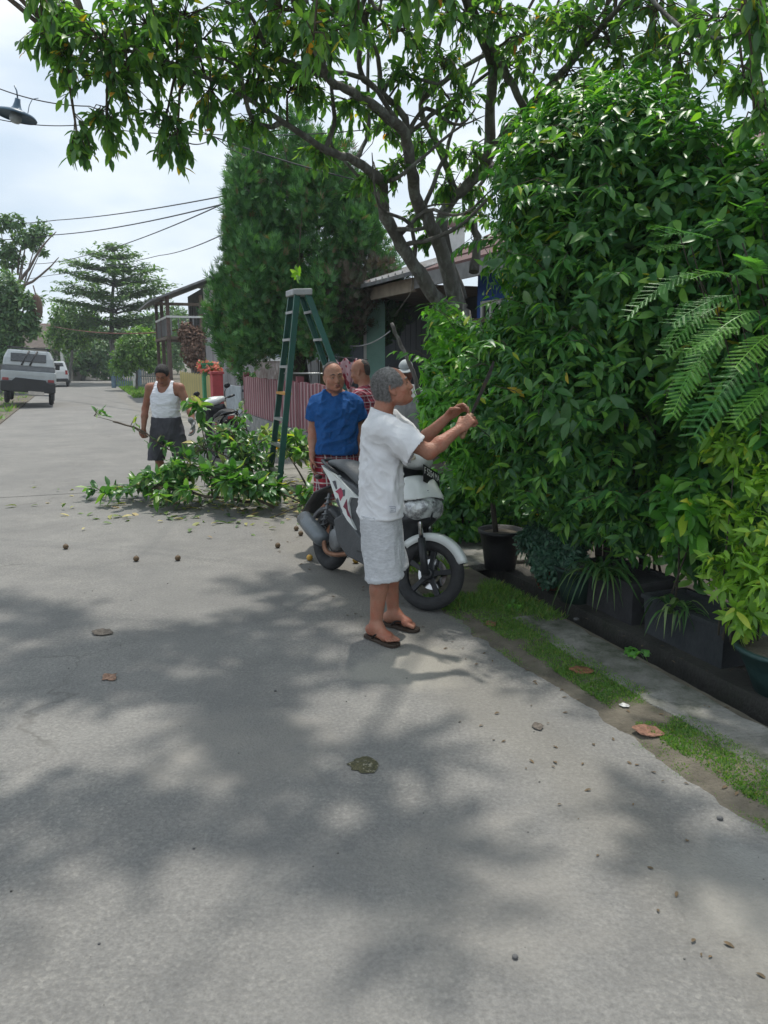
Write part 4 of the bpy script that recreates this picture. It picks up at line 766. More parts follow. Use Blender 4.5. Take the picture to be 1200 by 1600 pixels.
# ------------------------------------------------------------------ trees and bushes further away
CLUMPQ = (np.array([(-.5, 0, 0), (.5, 0, 0), (.42, .7, .12), (0, 1, -.1), (-.42, .7, .12)], float), [np.array([(0, 1, 2, 3, 4)])])
def far_tree(name, label, base, ells, n, size, mat, trunk_r=.12, top=None, limbs=6, group=None, cat='tree', bark=None, per=4, depth=.5, nparts=0):
    r = thing(name, label, cat, base, group=group); base = np.array(base, float)
    P, D, Nn, Sz = ellipsoid_rosettes(ells, n, per, size, .8, depth, .3, .3, int(abs(base[0]) * 7) + 3)
    top = np.array(top if top is not None else np.mean([c for c, _ in ells], 0), float); b = MB(); b.smooth = True
    limb_mesh(b, [(*base, trunk_r), (*(base * .6 + top * .4), trunk_r * .8), (*top, trunk_r * .4)], 8); b.build('trunk', bark or MBARK, r)
    if limbs:
        for k in range(limbs):
            c = np.array(ells[k % len(ells)][0]); f = rng.uniform(.35, .8); p = base * (1 - f) + top * f; b = MB(); limb_mesh(b, [(*p, trunk_r * .5), (*((p + c) / 2 + np.array((0, 0, .1))), trunk_r * .3), (*c, trunk_r * .1)], 6, seed=k); b.build('limb', bark or MBARK, r)
    leaves(r, P, D, Nn, Sz, LEAF_HI, LEAF_LO if size > .25 else LEAF_LO, mat, nparts, 'leaf', 'crown'); return r
def base_(u, Y, z=0): a = at(u, 600, Y); return (a.x, Y, z)
def EF(u, v, Y, ru, rv): a = at(u, v, Y); k = Y / FPX; return ((a.x, a.y, a.z), (ru * k, ru * k, rv * k))
tb = base_(180, 55); r = thing('tiered_tree', 'tall tiered tree with flat layered branches beyond the parked truck', 'tree', tb)
P, D, Nn, Sz = [], [], [], []; b = MB(); b.smooth = True; tops = at(178, 385, 55)
limb_mesh(b, [(*tb, .22), (tb[0], 55, 4, .16), (tops.x, 55, 8, .07), (*tops, .02)], 8); b.build('trunk', MBARK, r)
for v, ru, nn in ((386, 22, 5), (402, 42, 7), (420, 62, 9), (440, 80, 10), (462, 92, 11), (482, 85, 10), (505, 70, 9), (525, 55, 8)):
    for k in range(nn):
        c = np.array(at(178, v + rng.uniform(-4, 4), 55)); a = 6.283 * k / nn + rng.uniform(-.3, .3); R1 = ru / 22. * rng.uniform(.75, 1.1); e = c + np.array((math.cos(a) * R1, math.sin(a) * R1, .12 * R1 + rng.uniform(-.1, .15)))
        bb = MB(); bb.smooth = True; s0 = np.array((tb[0] + (tops.x - tb[0]) * .8, 55, c[2] - .25)); bb.tube([s0, (s0 + e) / 2 + np.array((0, 0, .1)), e], [.05, .035, .012], 5); bb.build('bough', MBARK, r)
        m = int(55 * R1); f = rng.uniform(.25, 1.05, m); pp = s0 + (e - s0) * f[:, None] + rng.normal(size=(m, 3)) * np.array((.3, .3, .07)); P.append(pp); D.append(unit(m) * np.array((1, 1, .25)) + np.array((0, 0, .1))); Nn.append(np.array((0, 0, 1.)) + unit(m) * .35); Sz.append(rng.uniform(.22, .42, m))
leaves(r, np.concatenate(P), np.concatenate(D), np.concatenate(Nn), np.concatenate(Sz), LEAF_HI, LEAF_LO, L_FAR, 0, 'leaf', 'crown')
far_tree('round_tree', 'small round light green tree in front of the metal gates', base_(213, 43), [EF(215, 545, 43, 30, 26), EF(200, 560, 43, 22, 20), EF(235, 558, 43, 22, 20), EF(218, 525, 43, 20, 14), EF(190, 575, 43, 20, 14)], 900, .24, L_FARL, .08, at(214, 555, 43))
far_tree('leafy_tree', 'light green bushy tree in front of the grey roofed house', base_(108, 58), [EF(108, 500, 58, 28, 30), EF(125, 520, 58, 22, 25), EF(95, 525, 58, 22, 22), EF(140, 500, 58, 16, 18)], 800, .34, L_FARL, .14)
far_tree('dark_tree', 'broad dark grey green tree shading the end of the street', base_(130, 64), [EF(125, 555, 64, 42, 30), EF(155, 550, 64, 30, 28), EF(100, 560, 64, 25, 26), EF(165, 575, 64, 22, 18)], 1100, .36, L_FAR, .2)
far_tree('street_end_tree', 'dark tree closing the end of the street behind the others', base_(165, 95), [EF(150, 540, 95, 70, 40), EF(220, 530, 95, 60, 40), EF(90, 550, 95, 60, 35), EF(260, 545, 90, 40, 35)], 1800, .6, L_FAR, .3)
far_tree('street_end_tree', 'tree mass behind the wooden house on its left side', base_(255, 70), [EF(255, 530, 70, 30, 40), EF(235, 520, 70, 25, 30), EF(275, 510, 70, 25, 30)], 1000, .4, L_FAR, .2)
far_tree('dead_shrub', 'dry brown dead shrub in front of the wooden house balcony', base_(300, 31.5), [EF(300, 545, 31.5, 17, 30), EF(292, 520, 31.5, 12, 16), EF(310, 530, 31.5, 10, 20)], 520, .16, M('dead_leaf', (.22, .13, .09), (.15, .095, .07), 8, .9), .05, cat='shrub', limbs=5)
far_tree('bare_tree', 'nearly bare twiggy tree left of the wooden house', base_(262, 45), [EF(258, 510, 45, 20, 40), EF(270, 490, 45, 14, 22)], 130, .2, L_FAR, .07, cat='tree', limbs=16, bark=M('grey_twig', (.2, .16, .14)))
far_tree('flowering_shrub', 'shrub with pink and orange flowers above the yellow fence', base_(328, 22.5), [EF(327, 576, 22.5, 17, 9), EF(318, 570, 22.5, 9, 7), EF(338, 580, 22.5, 9, 8)], 260, .10, leafmat('flower', [(0, (.62, .10, .09)), (.5, (.68, .16, .08)), (.75, (.7, .2, .2)), (.8, (.10, .2, .04)), (1, (.12, .24, .05))], .6, .35, (1.3, 1.2, 1.1)), .03, cat='shrub')
far_tree('roadside_bush', 'dark bush beside the yellow fence under the cypress', base_(395, 21), [EF(372, 548, 21, 16, 14), EF(358, 540, 21, 13, 13), EF(385, 590, 21, 12, 10)], 420, .12, L_CON, .05, cat='shrub')
# left side trees
lt = [EF(18, 405, 41, 20, 12), EF(42, 372, 41, 22, 13), EF(62, 360, 41, 14, 14), EF(5, 390, 41, 20, 14), EF(55, 470, 41, 12, 8), EF(20, 345, 41, 16, 10), EF(0, 350, 41, 18, 12), EF(65, 390, 41, 9, 8)]
far_tree('sparse_tree', 'sparse tree with thin bare branches above the parked truck', base_(14, 41), lt, 520, .26, L_FAR, .13, at(25, 440, 41), 10, bark=M('grey_twig', (.2, .16, .14)))
b_ = [P4(22, 450, 41, .1), P4(45, 420, 40.5, .07), P4(66, 385, 40, .05), P4(88, 362, 40, .02)]
rt = bpy.data.objects['sparse_tree']
for bl in (b_, [P4(20, 452, 41, .1), P4(50, 440, 40.5, .06), P4(75, 420, 40, .045), P4(92, 402, 40, .02)], [P4(28, 430, 41, .06), P4(30, 400, 41, .05), P4(40, 370, 41, .03)]):
    m_ = MB(); m_.smooth = True; limb_mesh(m_, bl, 6); m_.build('limb', M('grey_twig', (.2, .16, .14)), rt)
far_tree('dense_tree', 'dense dark green tree at the left edge behind the parked truck', base_(-5, 38), [EF(10, 455, 38, 26, 30), EF(35, 490, 38, 26, 30), EF(5, 510, 38, 30, 34), EF(-25, 470, 38, 34, 40), EF(45, 470, 38, 14, 14), EF(52, 515, 38, 12, 14), EF(15, 545, 38, 24, 22)], 1500, .26, L_FAR, .2)
m_ = MB(); m_.smooth = True; q = at(58, 480, 38); m_.sphere((q.x, q.y, q.z), .32, 10, 8, (.8, .8, 1.9)); m_.tube([(q.x, q.y, q.z + .5), (q.x - .1, q.y, q.z + 1.0)], .03, 5)
tag(m_.build('hanging_nest', M('brown_nest', (.14, .09, .06), (.09, .06, .05), 8, .95, 1., 20)), 'brown elongated nest hanging from the sparse tree branch', 'nest')
# ------------------------------------------------------------------ signed distance bodies
class Sdf:
    def __init__(s, lo, hi, h):
        s.lo = np.array(lo, float); s.h = h; s.n = np.ceil((np.array(hi) - s.lo) / h).astype(int) + 1; s.D = np.full(s.n, 1., np.float32); s.cuts = []
    def blk(s, lo, hi, pad):
        a = np.clip(np.floor((np.array(lo) - pad - s.lo) / s.h).astype(int), 0, s.n); b = np.clip(np.ceil((np.array(hi) + pad - s.lo) / s.h).astype(int) + 1, 0, s.n)
        X, Y, Z = [s.lo[i] + s.h * np.arange(a[i], b[i]) for i in range(3)]
        return tuple(slice(a[i], b[i]) for i in range(3)), (X[:, None, None], Y[None, :, None], Z[None, None, :])
    def op(s, fn, lo, hi, k, mode):
        sl, (X, Y, Z) = s.blk(lo, hi, max(k, 0) + 4 * s.h)
        if 0 in s.D[sl].shape: return
        d = fn(X, Y, Z); c = s.D[sl]
        if mode == 'add':
            if k > 0: e = np.maximum(k - np.abs(c - d), 0) / k; s.D[sl] = np.minimum(c, d) - e * e * k * .25
            else: s.D[sl] = np.minimum(c, d)
        else:
            d = -d
            if k > 0: e = np.maximum(k - np.abs(c - d), 0) / k; s.D[sl] = np.maximum(c, d) + e * e * k * .25
            else: s.D[sl] = np.maximum(c, d)
    def cone(s, a, b, ra, rb, k=.02, mode='add', flat=None):
        a = np.array(a, float); b = np.array(b, float); ab = b - a; L2 = (ab * ab).sum() + 1e-12; r = max(ra, rb)
        def fn(X, Y, Z):
            px, py, pz = X - a[0], Y - a[1], Z - a[2]; t = np.clip((px * ab[0] + py * ab[1] + pz * ab[2]) / L2, 0, 1)
            qx, qy, qz = px - t * ab[0], py - t * ab[1], pz - t * ab[2]
            if flat is not None:
                n, f = flat; dn = qx * n[0] + qy * n[1] + qz * n[2]; g = (1 / f - 1); qx, qy, qz = qx + dn * n[0] * g, qy + dn * n[1] * g, qz + dn * n[2] * g
                return (np.sqrt(qx * qx + qy * qy + qz * qz) - (ra + (rb - ra) * t)) * (f if f < 1 else 1)
            return np.sqrt(qx * qx + qy * qy + qz * qz) - (ra + (rb - ra) * t)
        f_ = max(1, flat[1]) if flat else 1
        s.op(fn, np.minimum(a, b) - r * f_, np.maximum(a, b) + r * f_, k, mode)
    def chain(s, pts, rads, k=.02, **kw):
        for i in range(len(pts) - 1): s.cone(pts[i], pts[i + 1], rads[i], rads[i + 1], k, **kw)
    def ell(s, c, r, R=None, k=.02, mode='add'):
        c = np.array(c, float); r = np.array(r if hasattr(r, '__len__') else (r, r, r), float); R = np.eye(3) if R is None else np.array(R)
        def fn(X, Y, Z):
            px, py, pz = X - c[0], Y - c[1], Z - c[2]; q = [(R[0][i] * px + R[1][i] * py + R[2][i] * pz) / r[i] for i in range(3)]
            k0 = np.sqrt(q[0] ** 2 + q[1] ** 2 + q[2] ** 2); k1 = np.sqrt((q[0] / r[0]) ** 2 + (q[1] / r[1]) ** 2 + (q[2] / r[2]) ** 2) + 1e-9
            return k0 * (k0 - 1) / k1
        m = r.max(); s.op(fn, c - m, c + m, k, mode)
    def loft(s, st, k=.03, ex=2.4, mode='add'):
        """st rows: z, half width, half depth, cx, cy"""
        st = np.array(st, float)
        def fn(X, Y, Z):
            z = np.clip(Z, st[0, 0], st[-1, 0]); a, b, cx, cy = [np.interp(z, st[:, 0], st[:, i]) for i in range(1, 5)]
            q = (np.abs((X - cx) / a) ** ex + np.abs((Y - cy) / b) ** ex) ** (1 / ex); d = (q - 1) * np.minimum(a, b)
            dz = np.maximum(np.maximum(st[0, 0] - Z, Z - st[-1, 0]), -1)
            return np.where(dz > 0, np.sqrt(np.maximum(d, 0) ** 2 + dz ** 2), np.maximum(d, np.maximum(dz, -.5)))
        lo = (st[:, 3] - st[:, 1]).min(), (st[:, 4] - st[:, 2]).min(), st[0, 0]; hi = (st[:, 3] + st[:, 1]).max(), (st[:, 4] + st[:, 2]).max(), st[-1, 0]
        s.op(fn, lo, hi, k, mode)
    def cut(s, fn):
        """remove where fn>0 and leave an opening there"""
        sl, (X, Y, Z) = s.blk(s.lo, s.lo + s.n * s.h, 0); f = np.broadcast_to(fn(X, Y, Z), s.D.shape)
        if not s.cuts: s.cuts.append(s.D.copy())
        s.D = np.maximum(s.D, f).astype(np.float32)
    def plane(s, p, n):
        p = np.array(p, float); n = np.array(n, float) / np.linalg.norm(n); s.cut(lambda X, Y, Z: (X - p[0]) * n[0] + (Y - p[1]) * n[1] + (Z - p[2]) * n[2])
    def sample(s, D, P):
        g = (P - s.lo) / s.h; i = np.clip(np.floor(g).astype(int), 0, s.n - 2); f = g - i; r = 0
        for dx in (0, 1):
            for dy in (0, 1):
                for dz in (0, 1): r = r + D[i[:, 0] + dx, i[:, 1] + dy, i[:, 2] + dz] * (f[:, 0] if dx else 1 - f[:, 0]) * (f[:, 1] if dy else 1 - f[:, 1]) * (f[:, 2] if dz else 1 - f[:, 2])
        return r
    def nets(s):
        D = s.D; S_ = D < 0; c = np.zeros(np.array(D.shape) - 1, np.int8)
        for dx in (0, 1):
            for dy in (0, 1):
                for dz in (0, 1): c += S_[dx:D.shape[0] - 1 + dx, dy:D.shape[1] - 1 + dy, dz:D.shape[2] - 1 + dz]
        mask = (c > 0) & (c < 8); idx = np.argwhere(mask); vid = np.full(mask.shape, -1, np.int32); vid[mask] = np.arange(len(idx))
        acc = np.zeros((len(idx), 3)); cnt = np.zeros(len(idx)); cor = [(x, y, z) for x in (0, 1) for y in (0, 1) for z in (0, 1)]
        for i, a in enumerate(cor):
            for ax in range(3):
                if a[ax]: continue
                b = list(a); b[ax] = 1; d0 = D[idx[:, 0] + a[0], idx[:, 1] + a[1], idx[:, 2] + a[2]]; d1 = D[idx[:, 0] + b[0], idx[:, 1] + b[1], idx[:, 2] + b[2]]
                m = (d0 < 0) != (d1 < 0); t = np.where(m, d0 / (d0 - d1 + 1e-12), 0); p = np.tile(np.array(a, float), (len(idx), 1)); p[:, ax] += t; acc += p * m[:, None]; cnt += m
        V = s.lo + (idx + acc / np.maximum(cnt, 1)[:, None]) * s.h; F = []
        for ax in range(3):
            o1, o2 = [(1, 2), (2, 0), (0, 1)][ax]; sl0 = [slice(1, -1)] * 3; sl0[ax] = slice(0, -1); sl1 = list(sl0); sl1[ax] = slice(1, None)
            A, B = S_[tuple(sl0)], S_[tuple(sl1)]
            for sgn, m in ((1, A & ~B), (-1, ~A & B)):
                e = np.argwhere(m); off = np.ones(3, int); off[ax] = 0; e = e + off; q = []
                for da, db in ((-1, -1), (0, -1), (0, 0), (-1, 0)):
                    g = e.copy(); g[:, o1] += da; g[:, o2] += db; q.append(vid[g[:, 0], g[:, 1], g[:, 2]])
                q = np.stack(q, 1); F.append(q if sgn > 0 else q[:, ::-1])
        F = np.concatenate(F); F = F[(F >= 0).all(1)]
        if s.cuts:
            cen = V[F].mean(1); F = F[s.sample(s.cuts[0], cen) > -.7 * s.h]
            used = np.unique(F); mp = np.full(len(V), -1); mp[used] = np.arange(len(used)); V = V[used]; F = mp[F]; V = smooth_rim(V, F)
        return V, F
def smooth_rim(V, F, it=14):
    e = np.concatenate([F[:, [0, 1]], F[:, [1, 2]], F[:, [2, 3]], F[:, [3, 0]]]); k = np.sort(e, 1); key = k[:, 0].astype(np.int64) * (len(V) + 1) + k[:, 1]
    u, inv, c = np.unique(key, return_inverse=True, return_counts=True); b = k[c[inv] == 1]
    if not len(b): return V
    V = V.copy(); n = np.bincount(b.ravel(), minlength=len(V)).astype(float); m = n >= 2
    for _ in range(it):
        a = np.zeros_like(V)
        for i in range(3): a[:, i] = np.bincount(b[:, 0], V[b[:, 1], i], len(V)) + np.bincount(b[:, 1], V[b[:, 0], i], len(V))
        V[m] = V[m] * .5 + .5 * a[m] / n[m, None]
    return V
def smooth_mesh(V, F, it=2, lam=.5):
    e = np.concatenate([F[:, [0, 1]], F[:, [1, 2]], F[:, [2, 3]], F[:, [3, 0]]])
    for _ in range(it):
        a = np.zeros_like(V); c = np.zeros(len(V))
        for i in range(3): a[:, i] = np.bincount(e[:, 0], V[e[:, 1], i], len(V)) + np.bincount(e[:, 1], V[e[:, 0], i], len(V))
        c = np.bincount(e[:, 0], minlength=len(V)) + np.bincount(e[:, 1], minlength=len(V)); V = V + lam * (a / np.maximum(c, 1)[:, None] - V)
    return V
def vnormals(V, F):
    n = np.cross(V[F[:, 2]] - V[F[:, 0]], V[F[:, 3]] - V[F[:, 1]]); a = np.zeros_like(V)
    for k in range(4):
        for i in range(3): a[:, i] += np.bincount(F[:, k], n[:, i], len(V))
    return a / (np.linalg.norm(a, axis=1, keepdims=True) + 1e-12)
def rot3(yaw=0, pitch=0, roll=0): return np.array(Euler((pitch, roll, yaw), 'XYZ').to_matrix())
def wrinkle(V, F, amp, freq, direc, seed, warp=.5, mask=None):
    """soft cloth folds running along direc"""
    d = np.array(direc, float); d /= np.linalg.norm(d); a = np.cross(d, (0.3, .9, .2)); a /= np.linalg.norm(a); b = np.cross(d, a)
    Q = np.stack([V @ a * freq, V @ b * freq, V @ d * freq * .28], 1); Q = Q + warp * np.stack([vnoise(V * 9, seed), vnoise(V * 9, seed + 1), vnoise(V * 9, seed + 2)], 1)
    r = np.maximum(0, 1 - np.abs(vnoise(Q, seed + 3) * 2 - 1) * 1.15) ** 2.6 + .55 * np.maximum(0, 1 - np.abs(vnoise(Q * 1.9 + 7, seed + 4) * 2 - 1) * 1.2) ** 3 - .25
    return V + vnormals(V, F) * (amp * r * (1 if mask is None else mask))[:, None]
# ------------------------------------------------------------------ people (local: x right, y forward, z up)
def head_sdf(s, c, R, sc=1., fat=1., mouth=0):
    W = lambda p: np.array(c) + R @ (np.array(p) * sc)
    E = lambda p, r, k, mode='add', rr=None: s.ell(W(p), np.array(r) * sc, R if rr is None else R @ rr, k, mode)
    E((0, -.012, .035), (.075, .094, .082), .0); E((0, .012, .0), (.068, .082, .09), .03); E((0, .035, -.05), (.056 * fat, .056, .068), .03)
    E((0, .05, -.085), (.040 * fat, .040, .030), .03); E((0, .078, -.098), (.019, .015, .015), .02)
    for q in (-1, 1):
        E((q * .046 * fat, .052, -.035), (.022, .022, .024), .025); E((q * .05 * fat, .01, -.07), (.016, .03, .022), .03)
        s.cone(W((q * .012, .089, .020)), W((q * .045, .072, .022)), .010 * sc, .008 * sc, .014)
        E((q * .031, .092, -.002), (.018, .014, .011), .012, 'sub'); E((q * .031, .076, -.001), (.015, .012, .010), .006)
        s.cone(W((q * .017, .089, .007)), W((q * .044, .078, .006)), .0035 * sc, .003 * sc, .005)
        E((q * .013, .094, -.040), (.009, .010, .008), .008)
        E((q * .074, -.012, -.008), (.009, .020, .033), .008, 'add', rot3(q * .35, .15)); E((q * .082, -.006, -.006), (.006, .010, .018), .006, 'sub')
        E((q * .074, -.004, -.036), (.007, .009, .011), .008)
        s.cone(W((q * .021, .094, -.047)), W((q * .034, .082, -.068)), .003 * sc, .003 * sc, .008, 'sub')
    s.cone(W((0, .090, .012)), W((0, .106, -.034)), .0095 * sc, .0135 * sc, .014); E((0, .105, -.039), (.011, .010, .009), .008)
    E((0, .093, -.062), (.022, .011, .0065), .008); E((0, .091, -.0745), (.019, .011, .0075), .008); s.cone(W((-.022, .094, -.0678)), W((.022, .094, -.0678)), .0028 * sc, .0028 * sc, .004, 'sub')
    E((0, .090, -.086), (.02, .008, .005), .01, 'sub')
def hand_sdf(s, w, d, n, side, curl=(.25, .35, .3), sc=1., thumb=.35, spread=.1):
    """w wrist, d finger direction, n palm direction, side = +1/-1 chooses the thumb side along d x n"""
    w = np.array(w, float); d = np.array(d, float); d /= np.linalg.norm(d); n = np.array(n, float); n -= d * (n @ d); n /= np.linalg.norm(n); t = np.cross(d, n) * side
    for o in (-.026, -.009, .009, .026): s.cone(w + d * .008 * sc + t * o * .7 * sc, w + d * .085 * sc + t * o * sc, .0135 * sc, .0105 * sc, .012)
    s.ell(w + d * .045 * sc + n * .006 * sc, np.array((.036, .048, .014)) * sc, np.stack([t, d, n], 1), .012)
    for i, (o, ln) in enumerate(((.030, .9), (.010, 1.0), (-.010, .95), (-.028, .78))):
        p = w + d * .088 * sc + t * o * sc; a = 0; dd = d + t * o * spread * 6; dd /= np.linalg.norm(dd)
        for L_, r0, r1, c_ in ((.042, .0098, .0088, curl[0]), (.026, .0088, .008, curl[1]), (.021, .008, .0066, curl[2])):
            a += c_ * (1 + .08 * i); q = p + (dd * math.cos(a) + n * math.sin(a)) * L_ * ln * sc; s.cone(p, q, r0 * sc, r1 * sc, .004); p = q
    p = w + d * .02 * sc + t * .026 * sc; dv = d * .62 + t * .70 + n * (.25 + thumb * .3); dv /= np.linalg.norm(dv); q = p + dv * .045 * sc; s.cone(p, q, .0145 * sc, .0115 * sc, .012)
    dv = d * .8 + t * (.45 - thumb) + n * (.25 + thumb); dv /= np.linalg.norm(dv); r = q + dv * .032 * sc; s.cone(q, r, .0108 * sc, .0095 * sc, .005); dv = d * .85 + t * (.15 - thumb) + n * (.3 + thumb); dv /= np.linalg.norm(dv); s.cone(r, r + dv * .025 * sc, .0095 * sc, .0075 * sc, .005)
def foot_sdf(s, an, toe, sole=0.0, sc=1., side=1):
    """an = ankle point, toe = horizontal direction"""
    an = np.array(an, float); d = np.array((toe[0], toe[1], 0.)); d /= np.linalg.norm(d); l = np.array((-d[1], d[0], 0)) * side; g = np.array((an[0], an[1], sole))
    s.cone(g + d * -.045 + np.array((0, 0, .032)), g + d * .0 + np.array((0, 0, .045)), .033, .036, .02)
    s.cone(an, g + d * .02 + np.array((0, 0, .06)), .036, .034, .025)
    s.cone(g + d * .01 + np.array((0, 0, .055)), g + d * .115 + np.array((0, 0, .026)), .036, .022, .025, flat=None)
    s.cone(g + d * .10 + l * .022 + np.array((0, 0, .021)), g + d * .10 - l * .022 + np.array((0, 0, .019)), .022, .019, .02)
    s.cone(g + d * -.03 + np.array((0, 0, .022)), g + d * .09 - l * .02 + np.array((0, 0, .018)), .024, .018, .02)
    for i, (o, L_, r) in enumerate(((.030, .165, .0135), (.011, .163, .0095), (-.005, .156, .009), (-.019, .148, .0085), (-.032, .138, .008))):
        s.cone(g + d * .11 + l * o * .9 + np.array((0, 0, .019)), g + d * (L_ - .005) + l * o + np.array((0, 0, .010)), r, r * .9, .005)
def skin_mat(name, c):
    return M(name, c, tuple(x * .78 for x in c), 14, .52, .25, 90, spec=.35, c3=(c[0] * .9, c[1] * .58, c[2] * .52), s3=11, p3=(.45, .72))
MLIP = M('lip', (.22, .085, .07), (.18, .07, .06), 10, .5)
MEYEW = M('eye_white', (.55, .52, .48), (.5, .46, .42), 10, .25); MIRIS = M('iris', (.012, .008, .006), (.01, .007, .005), 10, .12)
def add_obj(name, V, F, mats, parent, mi=None, smooth=True, tint=None):
    return newobj(name, np_mesh(name, V, [F], smooth, tint, mats if isinstance(mats, (list, tuple)) else [mats], mi), parent)
def head_details(root, V, F, c, R, sc, hairmat, hairfn, h=.004, strands=0, brow=True, strand_len=.011, hscale=1.045):
    """eyes, eyebrows and hair as children"""
    W = lambda p: np.array(c) + R @ (np.array(p) * sc)
    for q in (-1, 1):
        b = MB(); b.smooth = True; b.sphere(W((q * .031, .0765, -.0015)), .0115 * sc, 12, 8); fcs = len(b.F); b.m = 1
        b.sphere(W((q * .031, .0865, -.0015)), .0052 * sc, 8, 6); b.build('eye', [MEYEW, MIRIS], root, world=False)
        if brow:
            b = MB(); b.smooth = True; b.tube([W((q * .012, .0985, .020)), W((q * .028, .0955, .026)), W((q * .048, .079, .021))], [.0035 * sc, .0042 * sc, .002 * sc], 6, True); b.build('eyebrow', hairmat, root, world=False)
    if hairfn is None: return
    g = Sdf(np.array(c) - .14, np.array(c) + .14, h)
    g.ell(W((0, -.012, .035)), np.array((.075, .094, .082)) * sc * hscale, R, 0); g.ell(W((0, .012, .0)), np.array((.068, .082, .09)) * sc * hscale, R, .03); g.ell(W((0, -.045, -.02)), np.array((.06, .055, .06)) * sc * hscale, R, .03)
    Ri = np.linalg.inv(R)
    def cutf(X, Y, Z):
        p = [(Ri[i, 0] * (X - c[0]) + Ri[i, 1] * (Y - c[1]) + Ri[i, 2] * (Z - c[2])) / sc for i in range(3)]; return hairfn(*p) * sc
    g.cut(cutf); HV, HF = g.nets(); HV = smooth_mesh(HV, HF, 2); n = vnormals(HV, HF); HV = HV + n * ((fbm(HV * 90, 2, 3) - .4) * .006)[:, None]
    add_obj('hair', HV, HF, hairmat, root)
    if strands:
        i = rng.integers(0, len(HV), strands); P = HV[i]; nn = n[i]; down = R @ np.array((0, -.5, -.85)); D = nn * .55 + down * .8 + unit(strands) * .35
        T_ = (np.array([(-.5, 0, 0), (.5, 0, 0), (0, 1, -.12)], float), [np.array([(0, 1, 2)])])
        me = scatter_mesh('hair_strand', P - nn * .002, D, nn + unit(strands) * .3, strand_len * rng.uniform(.6, 1.3, strands), T_, [hairmat], W=np.full(strands, .13)); o = newobj('hair_strand', me, root); o['kind'] = 'stuff'
def cloth(root, name, s, mats, folds=(), thick=.004, sm=2, mi=None):
    V, F = s.nets(); V = smooth_mesh(V, F, sm)
    for f in folds: V = wrinkle(V, F, **f) if not callable(f) else f(V, F)
    o = add_obj(name, V, F, mats, root)
    if thick: md = o.modifiers.new('thickness', 'SOLIDIFY'); md.thickness = thick; md.offset = -1
    return o
def skin_body(root, s, mat, hc, hR, hs):
    V, F = s.nets(); V = smooth_mesh(V, F, 1, .4); cen = (V[F].mean(1) - np.array(hc)) @ hR / hs
    lip = (((cen[:, 0] / .021) ** 2 + ((cen[:, 2] + .0685) / .0115) ** 2) < 1) & (cen[:, 1] > .085)
    return add_obj('body', V, F, [mat, MLIP], root, lip.astype(np.int32)), V, F
